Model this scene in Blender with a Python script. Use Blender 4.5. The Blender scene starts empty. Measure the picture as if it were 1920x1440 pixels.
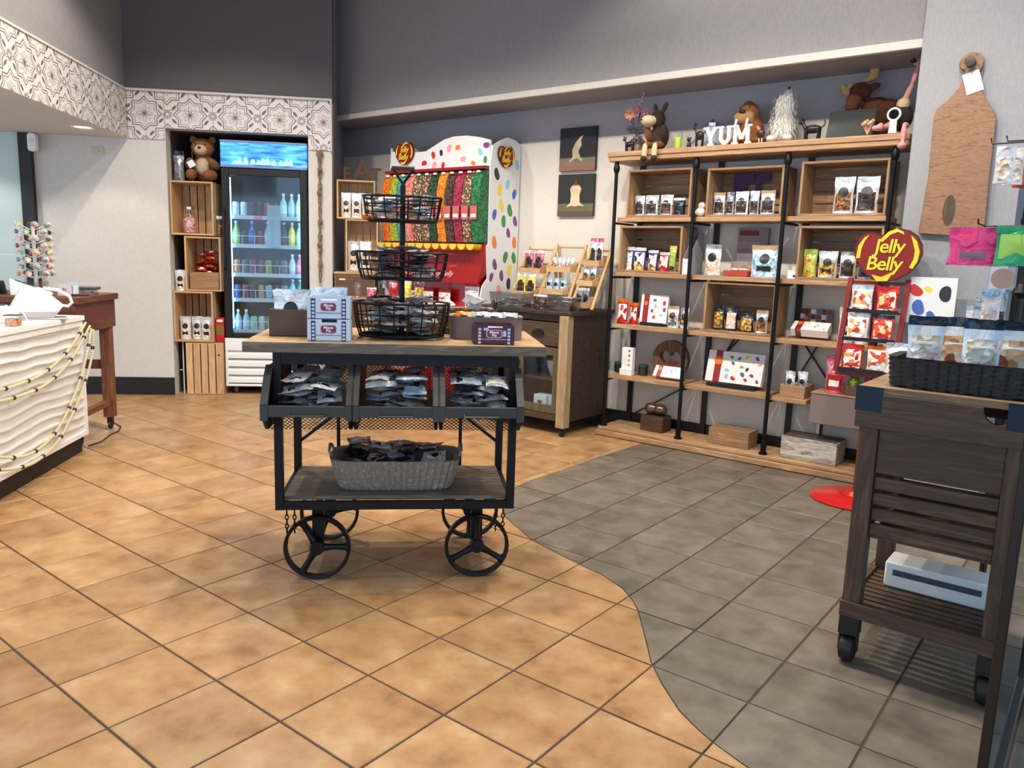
import bpy, bmesh, math, random
from mathutils import Vector, Matrix, Euler, noise
random.seed(7)
R_ = math.radians
COL = bpy.context.scene.collection
SC = bpy.context.scene

# ------------------------------------------------------------------ camera
T = 0.305                                   # floor tile pitch, metres
FPX, PITCH, ROLL, CAMH = 1453.43, -0.161977, -0.032489, 4.02415 * T
AS, AF = -0.661420, math.radians(7.1)       # directions of shelf wall / fridge wall
def _axes():
    f = Vector((0, math.cos(PITCH), math.sin(PITCH))); r = Vector((1, 0, 0)); d = f.cross(r)
    c, s = math.cos(ROLL), math.sin(ROLL)
    return c * r + s * d, -s * r + c * d, f
CR, CD, CF = _axes()
cam = bpy.data.cameras.new('camera'); camo = bpy.data.objects.new('camera', cam); COL.objects.link(camo)
cam.sensor_width = 36; cam.lens = 36 * FPX / 1920; cam.clip_start = 0.05
camo.matrix_world = Matrix(((CR.x, -CD.x, -CF.x, 0), (CR.y, -CD.y, -CF.y, 0), (CR.z, -CD.z, -CF.z, CAMH), (0, 0, 0, 1)))
SC.camera = camo
# ------------------------------------------------------------------ world / exposure
SC.view_settings.view_transform = 'Standard'; SC.view_settings.look = 'None'
SC.view_settings.gamma = 1; SC.view_settings.use_curve_mapping = False
SC.view_settings.exposure = -0.13
w = bpy.data.worlds.new('world'); SC.world = w; w.use_nodes = True
w.node_tree.nodes['Background'].inputs[0].default_value = (0.60, 0.78, 1.0, 1)
w.node_tree.nodes['Background'].inputs[1].default_value = 1.9
CEIL = 3.45
LAMPS = [  # x, y, watts, cone degrees, colour  (recessed ceiling cans: a row parallel to the shelf wall, then the sides)
    (-2.00, 4.85, 165, 140, (1, .90, .77)), (-1.15, 4.19, 205, 140, (1, .90, .77)), (-0.30, 3.53, 205, 140, (1, .90, .77)),
    (0.50, 2.90, 190, 140, (1, .90, .77)), (1.20, 2.36, 150, 140, (1, .90, .77)), (-2.45, 2.60, 120, 120, (1, .90, .77)),
    (0.75, 4.30, 60, 140, (1, .90, .77)), (1.70, 3.45, 80, 140, (1, .90, .77))]

# ------------------------------------------------------------------ frames and pixels
def S(u, d, z=0.0):  return Vector((u * math.cos(AS) - d * math.sin(AS), u * math.sin(AS) + d * math.cos(AS), z))
def F(u, d, z=0.0):  return Vector((u * math.cos(AF) - d * math.sin(AF), u * math.sin(AF) + d * math.cos(AF), z))
FR = {'S': (S, AS), 'F': (F, AF), 'W': (lambda u, d, z=0.0: Vector((u, d, z)), 0.0)}
def ray(px, py): return CR * ((px - 960) / FPX) + CD * ((py - 720) / FPX) + CF
def px_floor(px, py, z=0.0):
    r = ray(px, py); t = (z - CAMH) / r.z; return Vector((0, 0, CAMH)) + r * t
def inframe(p, fr):
    a = FR[fr][1]; return (p.x * math.cos(a) + p.y * math.sin(a), -p.x * math.sin(a) + p.y * math.cos(a))
def onp(px, py, d, fr='S'):                 # pixel -> (u, z) on the plane at distance d of a frame
    r = ray(px, py); u, v = inframe(r, fr); t = d / v
    return u * t, CAMH + r.z * t
def span(x0, x1, yt, yb, d, fr='S'):        # pixel box -> centre u, width, height, z bottom
    ym = (yt + yb) / 2; u0, _ = onp(x0, ym, d, fr); u1, _ = onp(x1, ym, d, fr); xm = (x0 + x1) / 2
    zt = onp(xm, yt, d, fr)[1]; zb = onp(xm, yb, d, fr)[1]
    return (u0 + u1) / 2, abs(u1 - u0), zt - zb, zb

# ------------------------------------------------------------------ materials
def lin(c):
    return tuple(((x / 255) / 12.92 if x / 255 <= .04045 else ((x / 255 + .055) / 1.055) ** 2.4) for x in c[:3]) + (1,)
MATS = {}
def mat(name, col=(200, 200, 200), rough=.6, metal=0, spec=.5, emit=0, alpha=1, trans=0, coat=0, bump=0, bscale=60, sheen=0):
    if name in MATS: return MATS[name]
    m = bpy.data.materials.new(name); m.use_nodes = True; MATS[name] = m
    b = m.node_tree.nodes['Principled BSDF']; I = b.inputs; c = lin(col)
    I['Base Color'].default_value = c; I['Roughness'].default_value = rough; I['Metallic'].default_value = metal
    I['Specular IOR Level'].default_value = spec; I['Alpha'].default_value = alpha
    I['Transmission Weight'].default_value = trans; I['Coat Weight'].default_value = coat; I['Sheen Weight'].default_value = sheen
    if emit: I['Emission Color'].default_value = c; I['Emission Strength'].default_value = emit
    if bump:
        nt = m.node_tree; n = nt.nodes.new('ShaderNodeTexNoise'); n.inputs['Scale'].default_value = bscale; n.inputs['Detail'].default_value = 3
        tc = nt.nodes.new('ShaderNodeTexCoord'); nt.links.new(tc.outputs['Object'], n.inputs['Vector'])
        bp = nt.nodes.new('ShaderNodeBump'); bp.inputs['Strength'].default_value = bump; bp.inputs['Distance'].default_value = .01
        nt.links.new(n.outputs['Fac'], bp.inputs['Height']); nt.links.new(bp.outputs['Normal'], I['Normal'])
    return m
def mottle(name, cols, scale=5, rough=.6, stretch=(1, 1, 1), bump=.1, metal=0, rand=0.0, detail=6, kind='noise', spec=.5, dist=.0, coat=0):
    """procedural colour: noise (or voronoi cells) through a ramp, optional per-object variation"""
    if name in MATS: return MATS[name]
    m = bpy.data.materials.new(name); m.use_nodes = True; MATS[name] = m; nt = m.node_tree; N = nt.nodes; L = nt.links
    b = N['Principled BSDF']; b.inputs['Roughness'].default_value = rough; b.inputs['Metallic'].default_value = metal
    b.inputs['Specular IOR Level'].default_value = spec; b.inputs['Coat Weight'].default_value = coat
    tc = N.new('ShaderNodeTexCoord'); mp = N.new('ShaderNodeMapping'); mp.inputs['Scale'].default_value = stretch
    L.new(tc.outputs['Object'], mp.inputs['Vector'])
    oi = N.new('ShaderNodeObjectInfo'); ad = N.new('ShaderNodeVectorMath'); ad.operation = 'MULTIPLY_ADD'
    L.new(oi.outputs['Random'], ad.inputs[0]); ad.inputs[1].default_value = (37, 91, 53); L.new(mp.outputs['Vector'], ad.inputs[2])
    if kind == 'noise':
        t = N.new('ShaderNodeTexNoise'); t.inputs['Detail'].default_value = detail; t.inputs['Distortion'].default_value = dist; out = t.outputs['Fac']
        t.inputs['Roughness'].default_value = .6
    else:
        t = N.new('ShaderNodeTexVoronoi'); wn = N.new('ShaderNodeTexWhiteNoise'); L.new(t.outputs['Color'], wn.inputs['Vector']); out = wn.outputs['Value']
    t.inputs['Scale'].default_value = scale; L.new(ad.outputs[0], t.inputs['Vector'])
    rp = N.new('ShaderNodeValToRGB'); cr = rp.color_ramp; n = len(cols)
    lo, hi = (.3, .7) if kind == 'noise' else (0, 1)
    for i, c in enumerate(cols):
        p = lo + (hi - lo) * i / max(1, n - 1) if kind == 'noise' else i / n
        e = cr.elements[i] if i < 2 else cr.elements.new(p); e.position = p; e.color = lin(c)
    if kind != 'noise': cr.interpolation = 'CONSTANT'
    L.new(out, rp.inputs['Fac']); col = rp.outputs['Color']
    if rand:
        mr = N.new('ShaderNodeMapRange'); mr.inputs['To Min'].default_value = 1 - rand; mr.inputs['To Max'].default_value = 1 + rand
        L.new(oi.outputs['Random'], mr.inputs['Value']); mx = N.new('ShaderNodeVectorMath'); mx.operation = 'SCALE'
        L.new(col, mx.inputs[0]); L.new(mr.outputs[0], mx.inputs['Scale']); col = mx.outputs[0]
    L.new(col, b.inputs['Base Color'])
    if bump:
        bp = N.new('ShaderNodeBump'); bp.inputs['Strength'].default_value = bump; bp.inputs['Distance'].default_value = .01
        L.new(t.outputs['Fac'] if kind == 'noise' else t.outputs['Distance'], bp.inputs['Height']); L.new(bp.outputs['Normal'], b.inputs['Normal'])
    return m
def wood(name, cols, axis='x', fine=1.0, rough=.55, rand=.12):
    s = {'x': (1.2, 14, 14), 'y': (14, 1.2, 14), 'z': (14, 14, 1.2)}[axis]
    return mottle(name, cols, 2.6 * fine, rough, s, .12, rand=rand, dist=1.2)
def foil(name, cols, rough=.22, metal=.4, scale=14):
    """crinkled foil / film"""
    m = mottle(name, cols, scale, rough, (1, 1, 1), .9, metal=metal, rand=.15, detail=3, dist=1.5)
    return m
def glass(name, col=(249, 251, 251), a=.10, rough=.05):
    """thin clear plastic or glass: see-through with a reflection"""
    if name in MATS: return MATS[name]
    m = bpy.data.materials.new(name); m.use_nodes = True; MATS[name] = m; nt = m.node_tree; N = nt.nodes
    N.remove(N['Principled BSDF']); o = N['Material Output']
    tr = N.new('ShaderNodeBsdfTransparent'); tr.inputs[0].default_value = lin(col)
    g = N.new('ShaderNodeBsdfGlossy'); g.inputs['Roughness'].default_value = rough; g.inputs['Color'].default_value = (.9, .95, 1, 1)
    lw = N.new('ShaderNodeLayerWeight'); lw.inputs['Blend'].default_value = .5; fr = N.new('ShaderNodeMath'); fr.operation = 'POWER'; fr.inputs[1].default_value = 4; nt.links.new(lw.outputs['Facing'], fr.inputs[0])
    ad = N.new('ShaderNodeMath'); ad.operation = 'ADD'; ad.inputs[1].default_value = a; ad.use_clamp = True
    mx = N.new('ShaderNodeMixShader'); nt.links.new(fr.outputs[0], ad.inputs[0]); nt.links.new(ad.outputs[0], mx.inputs[0])
    nt.links.new(tr.outputs[0], mx.inputs[1]); nt.links.new(g.outputs[0], mx.inputs[2]); nt.links.new(mx.outputs[0], o.inputs[0])
    return m

# ------------------------------------------------------------------ mesh builder
class MB:
    def __init__(s): s.v = []; s.f = []; s.m = []; s.X = None
    def add(s, vs, fs, mi=0):
        o = len(s.v)
        s.v += [tuple(s.X @ Vector(p)) if s.X else tuple(p) for p in vs]
        s.f += [tuple(i + o for i in f) for f in fs]; s.m += [mi] * len(fs); return s
    def box(s, x0, x1, y0, y1, z0, z1, mi=0):
        return s.add([(x0, y0, z0), (x1, y0, z0), (x1, y1, z0), (x0, y1, z0), (x0, y0, z1), (x1, y0, z1), (x1, y1, z1), (x0, y1, z1)],
                     [(0, 3, 2, 1), (4, 5, 6, 7), (0, 1, 5, 4), (1, 2, 6, 5), (2, 3, 7, 6), (3, 0, 4, 7)], mi)
    def bar(s, p, q, w, h=None, mi=0, up=(0, 0, 1)):
        p, q = Vector(p), Vector(q); h = h or w; a = (q - p).normalized(); up = Vector(up)
        if abs(a.dot(up)) > .98: up = Vector((0, 1, 0))
        r = a.cross(up).normalized() * (w / 2); t = r.cross(a).normalized() * (h / 2)
        vs = [p - r - t, p + r - t, p + r + t, p - r + t, q - r - t, q + r - t, q + r + t, q - r + t]
        return s.add(vs, [(0, 1, 2, 3), (7, 6, 5, 4), (0, 4, 5, 1), (1, 5, 6, 2), (2, 6, 7, 3), (3, 7, 4, 0)], mi)
    def tube(s, pts, r, n=8, mi=0, closed=False, cap=True):
        pts = [Vector(p) for p in pts]; k = len(pts); vs = []; fs = []
        rr = r if isinstance(r, (list, tuple)) else [r] * k
        ref = None
        for i, p in enumerate(pts):
            if closed: a = pts[(i + 1) % k] - pts[i - 1]
            else: a = pts[min(i + 1, k - 1)] - pts[max(i - 1, 0)]
            a.normalize()
            if ref is None: ref = a.orthogonal().normalized()
            ref = (ref - a * ref.dot(a)); ref = ref.normalized() if ref.length > 1e-6 else a.orthogonal().normalized()
            b = a.cross(ref)
            for j in range(n):
                t = 2 * math.pi * j / n; vs.append(p + (ref * math.cos(t) + b * math.sin(t)) * rr[i])
        for i in range(k if closed else k - 1):
            for j in range(n):
                a0 = i * n + j; a1 = i * n + (j + 1) % n; b0 = ((i + 1) % k) * n + j; b1 = ((i + 1) % k) * n + (j + 1) % n
                fs.append((a0, a1, b1, b0))
        if cap and not closed: fs.append(tuple(range(n - 1, -1, -1))); fs.append(tuple((k - 1) * n + j for j in range(n)))
        return s.add(vs, fs, mi)
    def cyl(s, p, q, r, n=12, mi=0, r2=None): return s.tube([p, q], [r, r if r2 is None else r2], n, mi)
    def lathe(s, prof, n=20, mi=0, c=(0, 0, 0), ax='z', sx=1, sy=1):
        vs = []; fs = []; k = len(prof)
        for r, z in prof:
            for j in range(n):
                t = 2 * math.pi * j / n; x, y = r * math.cos(t) * sx, r * math.sin(t) * sy
                p = (x, y, z) if ax == 'z' else ((x, z, y) if ax == 'y' else (z, x, y))
                vs.append((c[0] + p[0], c[1] + p[1], c[2] + p[2]))
        for i in range(k - 1):
            for j in range(n):
                q = (i * n + j, i * n + (j + 1) % n, (i + 1) * n + (j + 1) % n, (i + 1) * n + j)
                fs.append(q if ax != 'y' else q[::-1])
        e0, e1 = tuple(range(n - 1, -1, -1)), tuple((k - 1) * n + j for j in range(n))
        if ax == 'y': e0, e1 = e0[::-1], e1[::-1]
        if prof[0][0] > 1e-6: fs.append(e0)
        if prof[-1][0] > 1e-6: fs.append(e1)
        return s.add(vs, fs, mi)
    def ell(s, c, r, n=14, k=9, mi=0):
        if not hasattr(r, '__len__'): r = (r, r, r)
        pr = [(math.sin(math.pi * i / k), -math.cos(math.pi * i / k)) for i in range(k + 1)]
        vs = [(c[0], c[1], c[2] - r[2])]; fs = []
        for i in range(1, k):
            for j in range(n):
                t = 2 * math.pi * j / n; vs.append((c[0] + r[0] * pr[i][0] * math.cos(t), c[1] + r[1] * pr[i][0] * math.sin(t), c[2] + r[2] * pr[i][1]))
        vs.append((c[0], c[1], c[2] + r[2])); top = len(vs) - 1
        for j in range(n):
            fs.append((0, 1 + (j + 1) % n, 1 + j)); b = 1 + (k - 2) * n; fs.append((b + j, b + (j + 1) % n, top))
            for i in range(k - 2): a = 1 + i * n; fs.append((a + j, a + (j + 1) % n, a + n + (j + 1) % n, a + n + j))
        return s.add(vs, fs, mi)
    def prism(s, poly, y0, y1, mi=0, plane='xz', side=None):
        """extrude a 2-D outline; plane xz -> along y, xy -> along z, yz -> along x"""
        n = len(poly)
        P = {'xz': lambda a, b, h: (a, h, b), 'xy': lambda a, b, h: (a, b, h), 'yz': lambda a, b, h: (h, a, b)}[plane]
        area = sum(poly[i][0] * poly[(i + 1) % n][1] - poly[(i + 1) % n][0] * poly[i][1] for i in range(n))
        if area < 0: poly = poly[::-1]
        vs = [P(a, b, y0) for a, b in poly] + [P(a, b, y1) for a, b in poly]
        f0 = tuple(range(n)); f1 = tuple(range(2 * n - 1, n - 1, -1)); sd = [(i, i + n, (i + 1) % n + n, (i + 1) % n) for i in range(n)]
        if plane != 'xz': f0, f1, sd = f0[::-1], f1[::-1], [q[::-1] for q in sd]
        s.add(vs, [f0, f1], mi); o = len(s.v) - 2 * n
        s.f += [tuple(i + o for i in q) for q in sd]; s.m += [mi if side is None else side] * n; return s
    def mesh(s, name, mats, smooth=35):
        me = bpy.data.meshes.new(name); me.from_pydata(s.v, [], s.f)
        for m in (mats if isinstance(mats, (list, tuple)) else [mats]): me.materials.append(m)
        me.polygons.foreach_set('material_index', s.m)
        if smooth:
            me.polygons.foreach_set('use_smooth', [True] * len(me.polygons)); me.set_sharp_from_angle(angle=R_(smooth))
        me.update(); return me
    def build(s, name, mats, parent=None, smooth=35, bevel=0, loc=None, rot=None):
        return obj(name, s.mesh(name, mats, smooth), parent, loc, rot, bevel)
def obj(name, me, parent=None, loc=None, rot=None, bevel=0, scale=None):
    o = bpy.data.objects.new(name, me); COL.objects.link(o)
    if parent is not None: o.parent = parent
    if loc is not None: o.location = loc
    if rot is not None: o.rotation_euler = rot if hasattr(rot, '__len__') else (0, 0, rot)
    if scale is not None: o.scale = scale if hasattr(scale, '__len__') else (scale,) * 3
    if bevel:
        b = o.modifiers.new('bevel', 'BEVEL'); b.width = bevel; b.segments = 2; b.limit_method = 'ANGLE'
    return o
def tag(o, label, cat, group=None):
    o['label'] = label; o['category'] = cat
    if group: o['group'] = group
    return o
def thing(name, label, cat, fr, u, d, z=0.0, rot=0.0, group=None):
    f, a = FR[fr]; o = bpy.data.objects.new(name, None); COL.objects.link(o); o.empty_display_size = .05
    o.location = f(u, d, z); o.rotation_euler = (0, 0, a + rot)
    return tag(o, label, cat, group)
def put(name, me, label, cat, fr, u, d, z, rot=0.0, group=None, e=None, scale=None):
    """a single-mesh thing"""
    f, a = FR[fr]; o = obj(name, me, None, f(u, d, z), e if e is not None else (0, 0, a + rot), 0, scale)
    return tag(o, label, cat, group)
def struct(o): o['kind'] = 'structure'; return o
def sframe(name, mb, mats, fr, **k):
    """setting mesh whose coordinates are given in a frame (u, d, z)"""
    o = mb.build(name, mats, **k); o.rotation_euler = (0, 0, FR[fr][1]); return struct(o)
def stuff(o): o['kind'] = 'stuff'; return o
_FONT = {}
def text_mesh(txt, size, depth=.001, shear=0.0, offset=0.0, space=1.0):
    k = (txt, size, depth, shear, offset, space)
    if k in _FONT: return _FONT[k]
    c = bpy.data.curves.new('lettering', 'FONT'); c.body = txt; c.size = size; c.extrude = depth; c.shear = shear; c.offset = offset
    c.align_x = 'CENTER'; c.align_y = 'CENTER'; c.space_line = .8; c.space_character = space; c.resolution_u = 3
    o = bpy.data.objects.new('tmp', c); COL.objects.link(o); dg = bpy.context.evaluated_depsgraph_get()
    me = bpy.data.meshes.new_from_object(o.evaluated_get(dg)); bpy.data.objects.remove(o); bpy.data.curves.remove(c)
    _FONT[k] = me; return me
def lettering(txt, size, m, parent, loc, rot=(R_(90), 0, 0), depth=.0008, shear=0.0, offset=0.0, name='lettering', space=1.0):
    me = text_mesh(txt, size, depth, shear, offset, space).copy(); me.materials.clear(); me.materials.append(m)
    return obj(name, me, parent, loc, rot)
def blob(name, parts, mats, parent=None, voxel=.006, smooth_it=3, loc=None, rot=None):
    """one continuous soft body: ellipsoids (centre, radii, material, euler) fused by voxel remeshing"""
    mb = MB(); inv = []
    for p in parts:
        c, r, mi = p[0], p[1], p[2]; e = p[3] if len(p) > 3 else (0, 0, 0)
        r = r if hasattr(r, '__len__') else (r, r, r)
        X = Matrix.Translation(c) @ Euler([R_(a) for a in e]).to_matrix().to_4x4() @ Matrix.Diagonal((*r, 1))
        mb.X = X; mb.ell((0, 0, 0), 1, 16, 10); inv.append((X.inverted(), mi, min(r)))
    me = mb.mesh(name, mats, 0); o = bpy.data.objects.new('tmp', me); COL.objects.link(o)
    md = o.modifiers.new('r', 'REMESH'); md.mode = 'VOXEL'; md.voxel_size = voxel
    sm = o.modifiers.new('s', 'SMOOTH'); sm.iterations = smooth_it; sm.factor = .5
    dg = bpy.context.evaluated_depsgraph_get(); m2 = bpy.data.meshes.new_from_object(o.evaluated_get(dg)); m2.name = name
    bpy.data.objects.remove(o); bpy.data.meshes.remove(me)
    m2.materials.clear()
    for m in mats: m2.materials.append(m)
    for f in m2.polygons:
        c = f.center; best = min(inv, key=lambda t: ((t[0] @ c).length - 1) * t[2]); f.material_index = best[1]; f.use_smooth = True
    return obj(name, m2, parent, loc, rot)
def fur_tufts(name, src, m, parent, n=500, ln=.02, wd=.003, droop=.6, seed=1):
    """short hair strips grown from a mesh, joined in one coat"""
    rnd = random.Random(seed); mb = MB(); fs = src.data.polygons; k = len(fs)
    for i in range(n):
        f = fs[rnd.randrange(k)]
        if f.center.z < .05: continue
        nrm = f.normal.copy(); c = f.center
        dr = (nrm + Vector((rnd.uniform(-.3, .3), rnd.uniform(-.3, .3), -droop + rnd.uniform(-.2, .2)))).normalized()
        s_ = dr.cross(nrm); s_ = (s_.normalized() if s_.length > 1e-4 else dr.orthogonal()) * wd / 2; L = ln * rnd.uniform(.6, 1.2)
        mid = c + (nrm * .6 + dr * .6) * L * .5; tip = mid + (dr + Vector((0, 0, -droop))).normalized() * L * .6
        mb.add([c - s_, c + s_, mid + s_ * .8, mid - s_ * .8, tip], [(0, 1, 2, 3), (3, 2, 4)])
    return stuff(mb.build(name, m, parent, 0))
def rrect(w, h, r, n=4, cx=0, cy=0):
    o = []
    for qx, qy, a in ((1, 1, 0), (-1, 1, 90), (-1, -1, 180), (1, -1, 270)):
        for i in range(n + 1):
            t = R_(a + 90 * i / n); o.append((cx + qx * (w / 2 - r) + r * math.cos(t), cy + qy * (h / 2 - r) + r * math.sin(t)))
    return o

# common materials
M_white = mottle('white_paint', [(206, 201, 193), (214, 209, 201)], 30, .85, bump=.03)
M_grey = mottle('grey_wallcover', [(140, 137, 139), (152, 148, 150)], 90, .9, (1, 1, .35), .15)
M_grey_shade = mottle('grey_wallcover_shaded', [(98, 97, 98), (108, 106, 107)], 90, .9, (1, 1, .35), .15)  # grey wallcover darkened: shade of the unlit wall over the fridge put into colour
M_black = mat('black_paint', (18, 17, 18), .5)
M_iron = mat('blackened_iron', (22, 23, 27), .45, .6, bump=.05)
M_chrome = mat('chrome', (220, 222, 225), .12, 1)
M_sticker = mat('black_sticker', (22, 20, 20), .4)
M_cream = mat('cream', (238, 230, 205), .6)
M_paper = mat('white_paper', (240, 240, 238), .6)
M_red = mat('gloss_red', (190, 22, 20), .35, coat=.3)
M_yellow = mat('logo_yellow', (250, 205, 40), .5)
M_gold = mat('gold', (200, 150, 60), .3, .8)
M_clear = glass('clear_plastic')
M_pane = glass('window_pane', (240, 247, 250), .05)
W_pine = wood('pine', [(216, 182, 136), (192, 152, 106), (228, 198, 154)], 'x')
W_pinez = wood('pine_upright', [(216, 182, 136), (192, 152, 106), (228, 198, 154)], 'z')
W_shelf = wood('shelf_oak', [(192, 154, 114), (160, 122, 86), (204, 170, 130)], 'x')
W_crate = wood('crate_wood', [(172, 134, 96), (138, 104, 74), (186, 150, 112)], 'x')
W_cratez = wood('crate_wood_upright', [(188, 150, 108), (156, 120, 84), (202, 166, 124)], 'z')
W_grey = wood('weathered_grey_wood', [(128, 116, 98), (92, 80, 68), (150, 134, 112)], 'x')
W_trolley = wood('trolley_wood', [(178, 146, 108), (146, 114, 82), (190, 160, 122)], 'x')
W_dark = wood('dark_stained_wood', [(66, 50, 38), (48, 36, 28), (82, 64, 48)], 'x')
W_red = wood('red_brown_wood', [(122, 66, 40), (92, 46, 28), (140, 80, 50)], 'y')
BEANC = [(196, 40, 38), (226, 130, 50), (240, 210, 70), (60, 140, 70), (70, 100, 180), (240, 160, 170), (120, 70, 130), (40, 40, 44), (150, 200, 220), (236, 236, 226)]
def beanmat(i): c = BEANC[i % len(BEANC)]; return mat('bean_%d' % (i % len(BEANC)), c, .35)
# ================================================================== STRUCTURE
def clip_half(poly, a, b, c):               # keep a*x+b*y<=c
    o = []
    for i in range(len(poly)):
        p, q = poly[i], poly[(i + 1) % len(poly)]; fp = a * p[0] + b * p[1] - c; fq = a * q[0] + b * q[1] - c
        if fp <= 0: o.append(p)
        if fp * fq < 0: t = fp / (fp - fq); o.append((p[0] + (q[0] - p[0]) * t, p[1] + (q[1] - p[1]) * t))
    return o
def clip_rect(poly, x0, x1, y0, y1):
    for a, b, c in ((-1, 0, -x0), (1, 0, x1), (0, -1, -y0), (0, 1, y1)):
        poly = clip_half(poly, a, b, c)
        if len(poly) < 3: return []
    return poly
def parea(p): return .5 * sum(p[i][0] * p[(i + 1) % len(p)][1] - p[(i + 1) % len(p)][0] * p[i][1] for i in range(len(p)))
# ---- floor: square tiles laid parallel to the shelf wall, tan and grey meeting along a curve
M_tan = mottle('tan_tile', [(142, 104, 68), (166, 127, 86), (178, 141, 99), (190, 157, 117)], 7, .36, bump=.08, rand=.12, detail=9, spec=.4)
M_tile_grey = mottle('grey_tile', [(90, 82, 72), (110, 101, 89), (124, 116, 104)], 8, .42, bump=.06, rand=.13, detail=9, spec=.4)
M_grout = mat('grout', (74, 64, 54), .9)
GU, GD = -6.28104 * T, 2.67109 * T
curve_px = [(1215, 826), (1185, 838), (1120, 858), (1054, 882), (1000, 899), (965, 914), (950, 930), (943, 950), (948, 970), (998, 1013), (1046, 1038), (1090, 1060),
            (1133, 1080), (1167, 1103), (1187, 1126), (1197, 1147), (1208, 1188), (1221, 1242), (1242, 1284), (1275, 1334), (1308, 1367), (1337, 1392), (1392, 1432), (1450, 1470)]
cv = [inframe(px_floor(*q), 'S') for q in curve_px]
cv = [(cv[0][0] + .35, cv[0][1] + .55)] + cv + [(cv[-1][0] + .9, cv[-1][1] - .9)]
def offs(c, h):
    o = []
    for i, p in enumerate(c):
        a = c[max(0, i - 1)]; b = c[min(len(c) - 1, i + 1)]; t = Vector((b[0] - a[0], b[1] - a[1])).normalized(); o.append((p[0] - t.y * h, p[1] + t.x * h))
    return o
g_line, t_line = offs(cv, .0022), offs(cv, -.0022)
greyP = g_line + [(5, -3), (9, 3), (9, 9), (g_line[0][0] + 1, 9)]
tanP = t_line + [(2, -9), (-12, -9), (-12, 12), (t_line[0][0], 12)]
floor = struct(obj('floor', MB().box(-11, 4, -1.2, 9, -.06, -.0035).mesh('floor', M_grout, 0))); floor.rotation_euler = (0, 0, AS)
g = .0033; full = MB()
full.add([(g, g, -.008), (T - g, g, -.008), (T - g, T - g, -.008), (g, T - g, -.008), (g, g, -.002), (T - g, g, -.002), (T - g, T - g, -.002), (g, T - g, -.002),
          (g + .002, g + .002, 0), (T - g - .002, g + .002, 0), (T - g - .002, T - g - .002, 0), (g + .002, T - g - .002, 0)],
         [(0, 1, 5, 4), (1, 2, 6, 5), (2, 3, 7, 6), (3, 0, 4, 7), (4, 5, 9, 8), (5, 6, 10, 9), (6, 7, 11, 10), (7, 4, 8, 11), (8, 9, 10, 11)])
TM = {0: full.mesh('tile', M_tan, 0), 1: full.mesh('tile', M_tile_grey, 0)}
def in_wall(u, d):
    p = S(u, d); uf, df = inframe(p, 'F')
    if d > 5.25 and uf > -.55: return True
    return df > 7.55 or uf < -4.4
cells = []
for i in range(-26, 14):
    for j in range(-8, 24):
        u0, d0 = GU + i * T, GD + j * T; c = S(u0 + T / 2, d0 + T / 2); r = c - Vector((0, 0, CAMH)); zc = r.dot(CF)
        if in_wall(u0 + T / 2, d0 + T / 2) or u0 > 2.2 or d0 < -1: continue
        seen = False
        if zc > .4:
            px, py = 960 + FPX * r.dot(CR) / zc, 720 + FPX * r.dot(CD) / zc; m = 260 / zc; seen = -m < px < 1920 + m and py < 1440 + m * 1.2
        cells.append((zc if seen else 50 + zc, u0, d0))
cells.sort(); far = {0: MB(), 1: MB()}; cnt = 0
for zc, u0, d0 in cells:
    sq = (u0 + g, u0 + T - g, d0 + g, d0 + T - g); whole = (T - 2 * g) ** 2
    for k, P in ((0, tanP), (1, greyP)):
        q = clip_rect(P, *sq)
        if len(q) < 3 or abs(parea(q)) < 4e-4: continue
        if parea(q) < 0: q = q[::-1]
        if cnt < 298:
            cnt += 1
            if abs(parea(q)) > whole * .995: obj('tile', TM[k], floor, (u0, d0, 0))
            else:
                mb = MB().prism([(a - u0, b - d0) for a, b in q], -.008, 0, plane='xy'); obj('tile', mb.mesh('tile', (M_tan, M_tile_grey)[k], 0), floor, (u0, d0, 0))
        else: far[k].prism(q, -.008, 0, plane='xy')
for k in (0, 1):
    if far[k].v: stuff(far[k].build('far_tiles', (M_tan, M_tile_grey)[k], floor, 0))
# ---- fridge wall (frame F)
WB, ZB, ZO = 6.686, 2.425, 2.15
UL, UO0, UO1, UR = -3.0, -2.007, -.900, -.711
mb = MB(); mb.box(UL, UO0, WB, WB + .12, 0, ZB); mb.box(UO1, UR, WB, WB + .12, 0, ZB); mb.box(UO0, UO1, WB, WB + .12, ZO, ZB)
mb.box(UL, UR - .02, WB, WB + .16, ZB, ZB + .012)
sframe('wall_back', mb, M_white, 'F')
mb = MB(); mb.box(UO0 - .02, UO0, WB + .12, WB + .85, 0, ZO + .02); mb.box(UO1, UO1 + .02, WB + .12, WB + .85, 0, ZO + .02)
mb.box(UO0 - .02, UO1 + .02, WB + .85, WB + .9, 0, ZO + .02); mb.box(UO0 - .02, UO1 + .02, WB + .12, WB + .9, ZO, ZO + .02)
sframe('wall_alcove', mb, mat('alcove_shade', (92, 86, 82), .9), 'F')  # dark colour stands in for the shade inside the alcove
sframe('wall_back_upper', MB().box(-4.6, UR, WB + .05, WB + .15, ZB + .012, CEIL), M_grey_shade, 'F')
sframe('wall_return', MB().box(UR - .10, UR, WB + .12, 8.2, 0, ZB).box(UR - .10, UR, WB + .15, 8.2, ZB, CEIL), M_grey, 'F')
sframe('wall_left_upper', MB().box(-2.42, -2.32, .2, WB + .05, ZB, CEIL), M_grey, 'F')
sframe('ceiling_soffit', MB().box(-4.6, -2.300, .2, WB, 2.06, ZB), M_white, 'F')
sframe('wall_mint', MB().box(-4.6, -3.09, WB - .02, WB + .1, 1.12, 2.06, 0).box(-4.6, -3.09, WB - .02, WB + .1, 0, 1.115, 0), mat('mint_paint', (196, 212, 206), .7), 'F')
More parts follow.
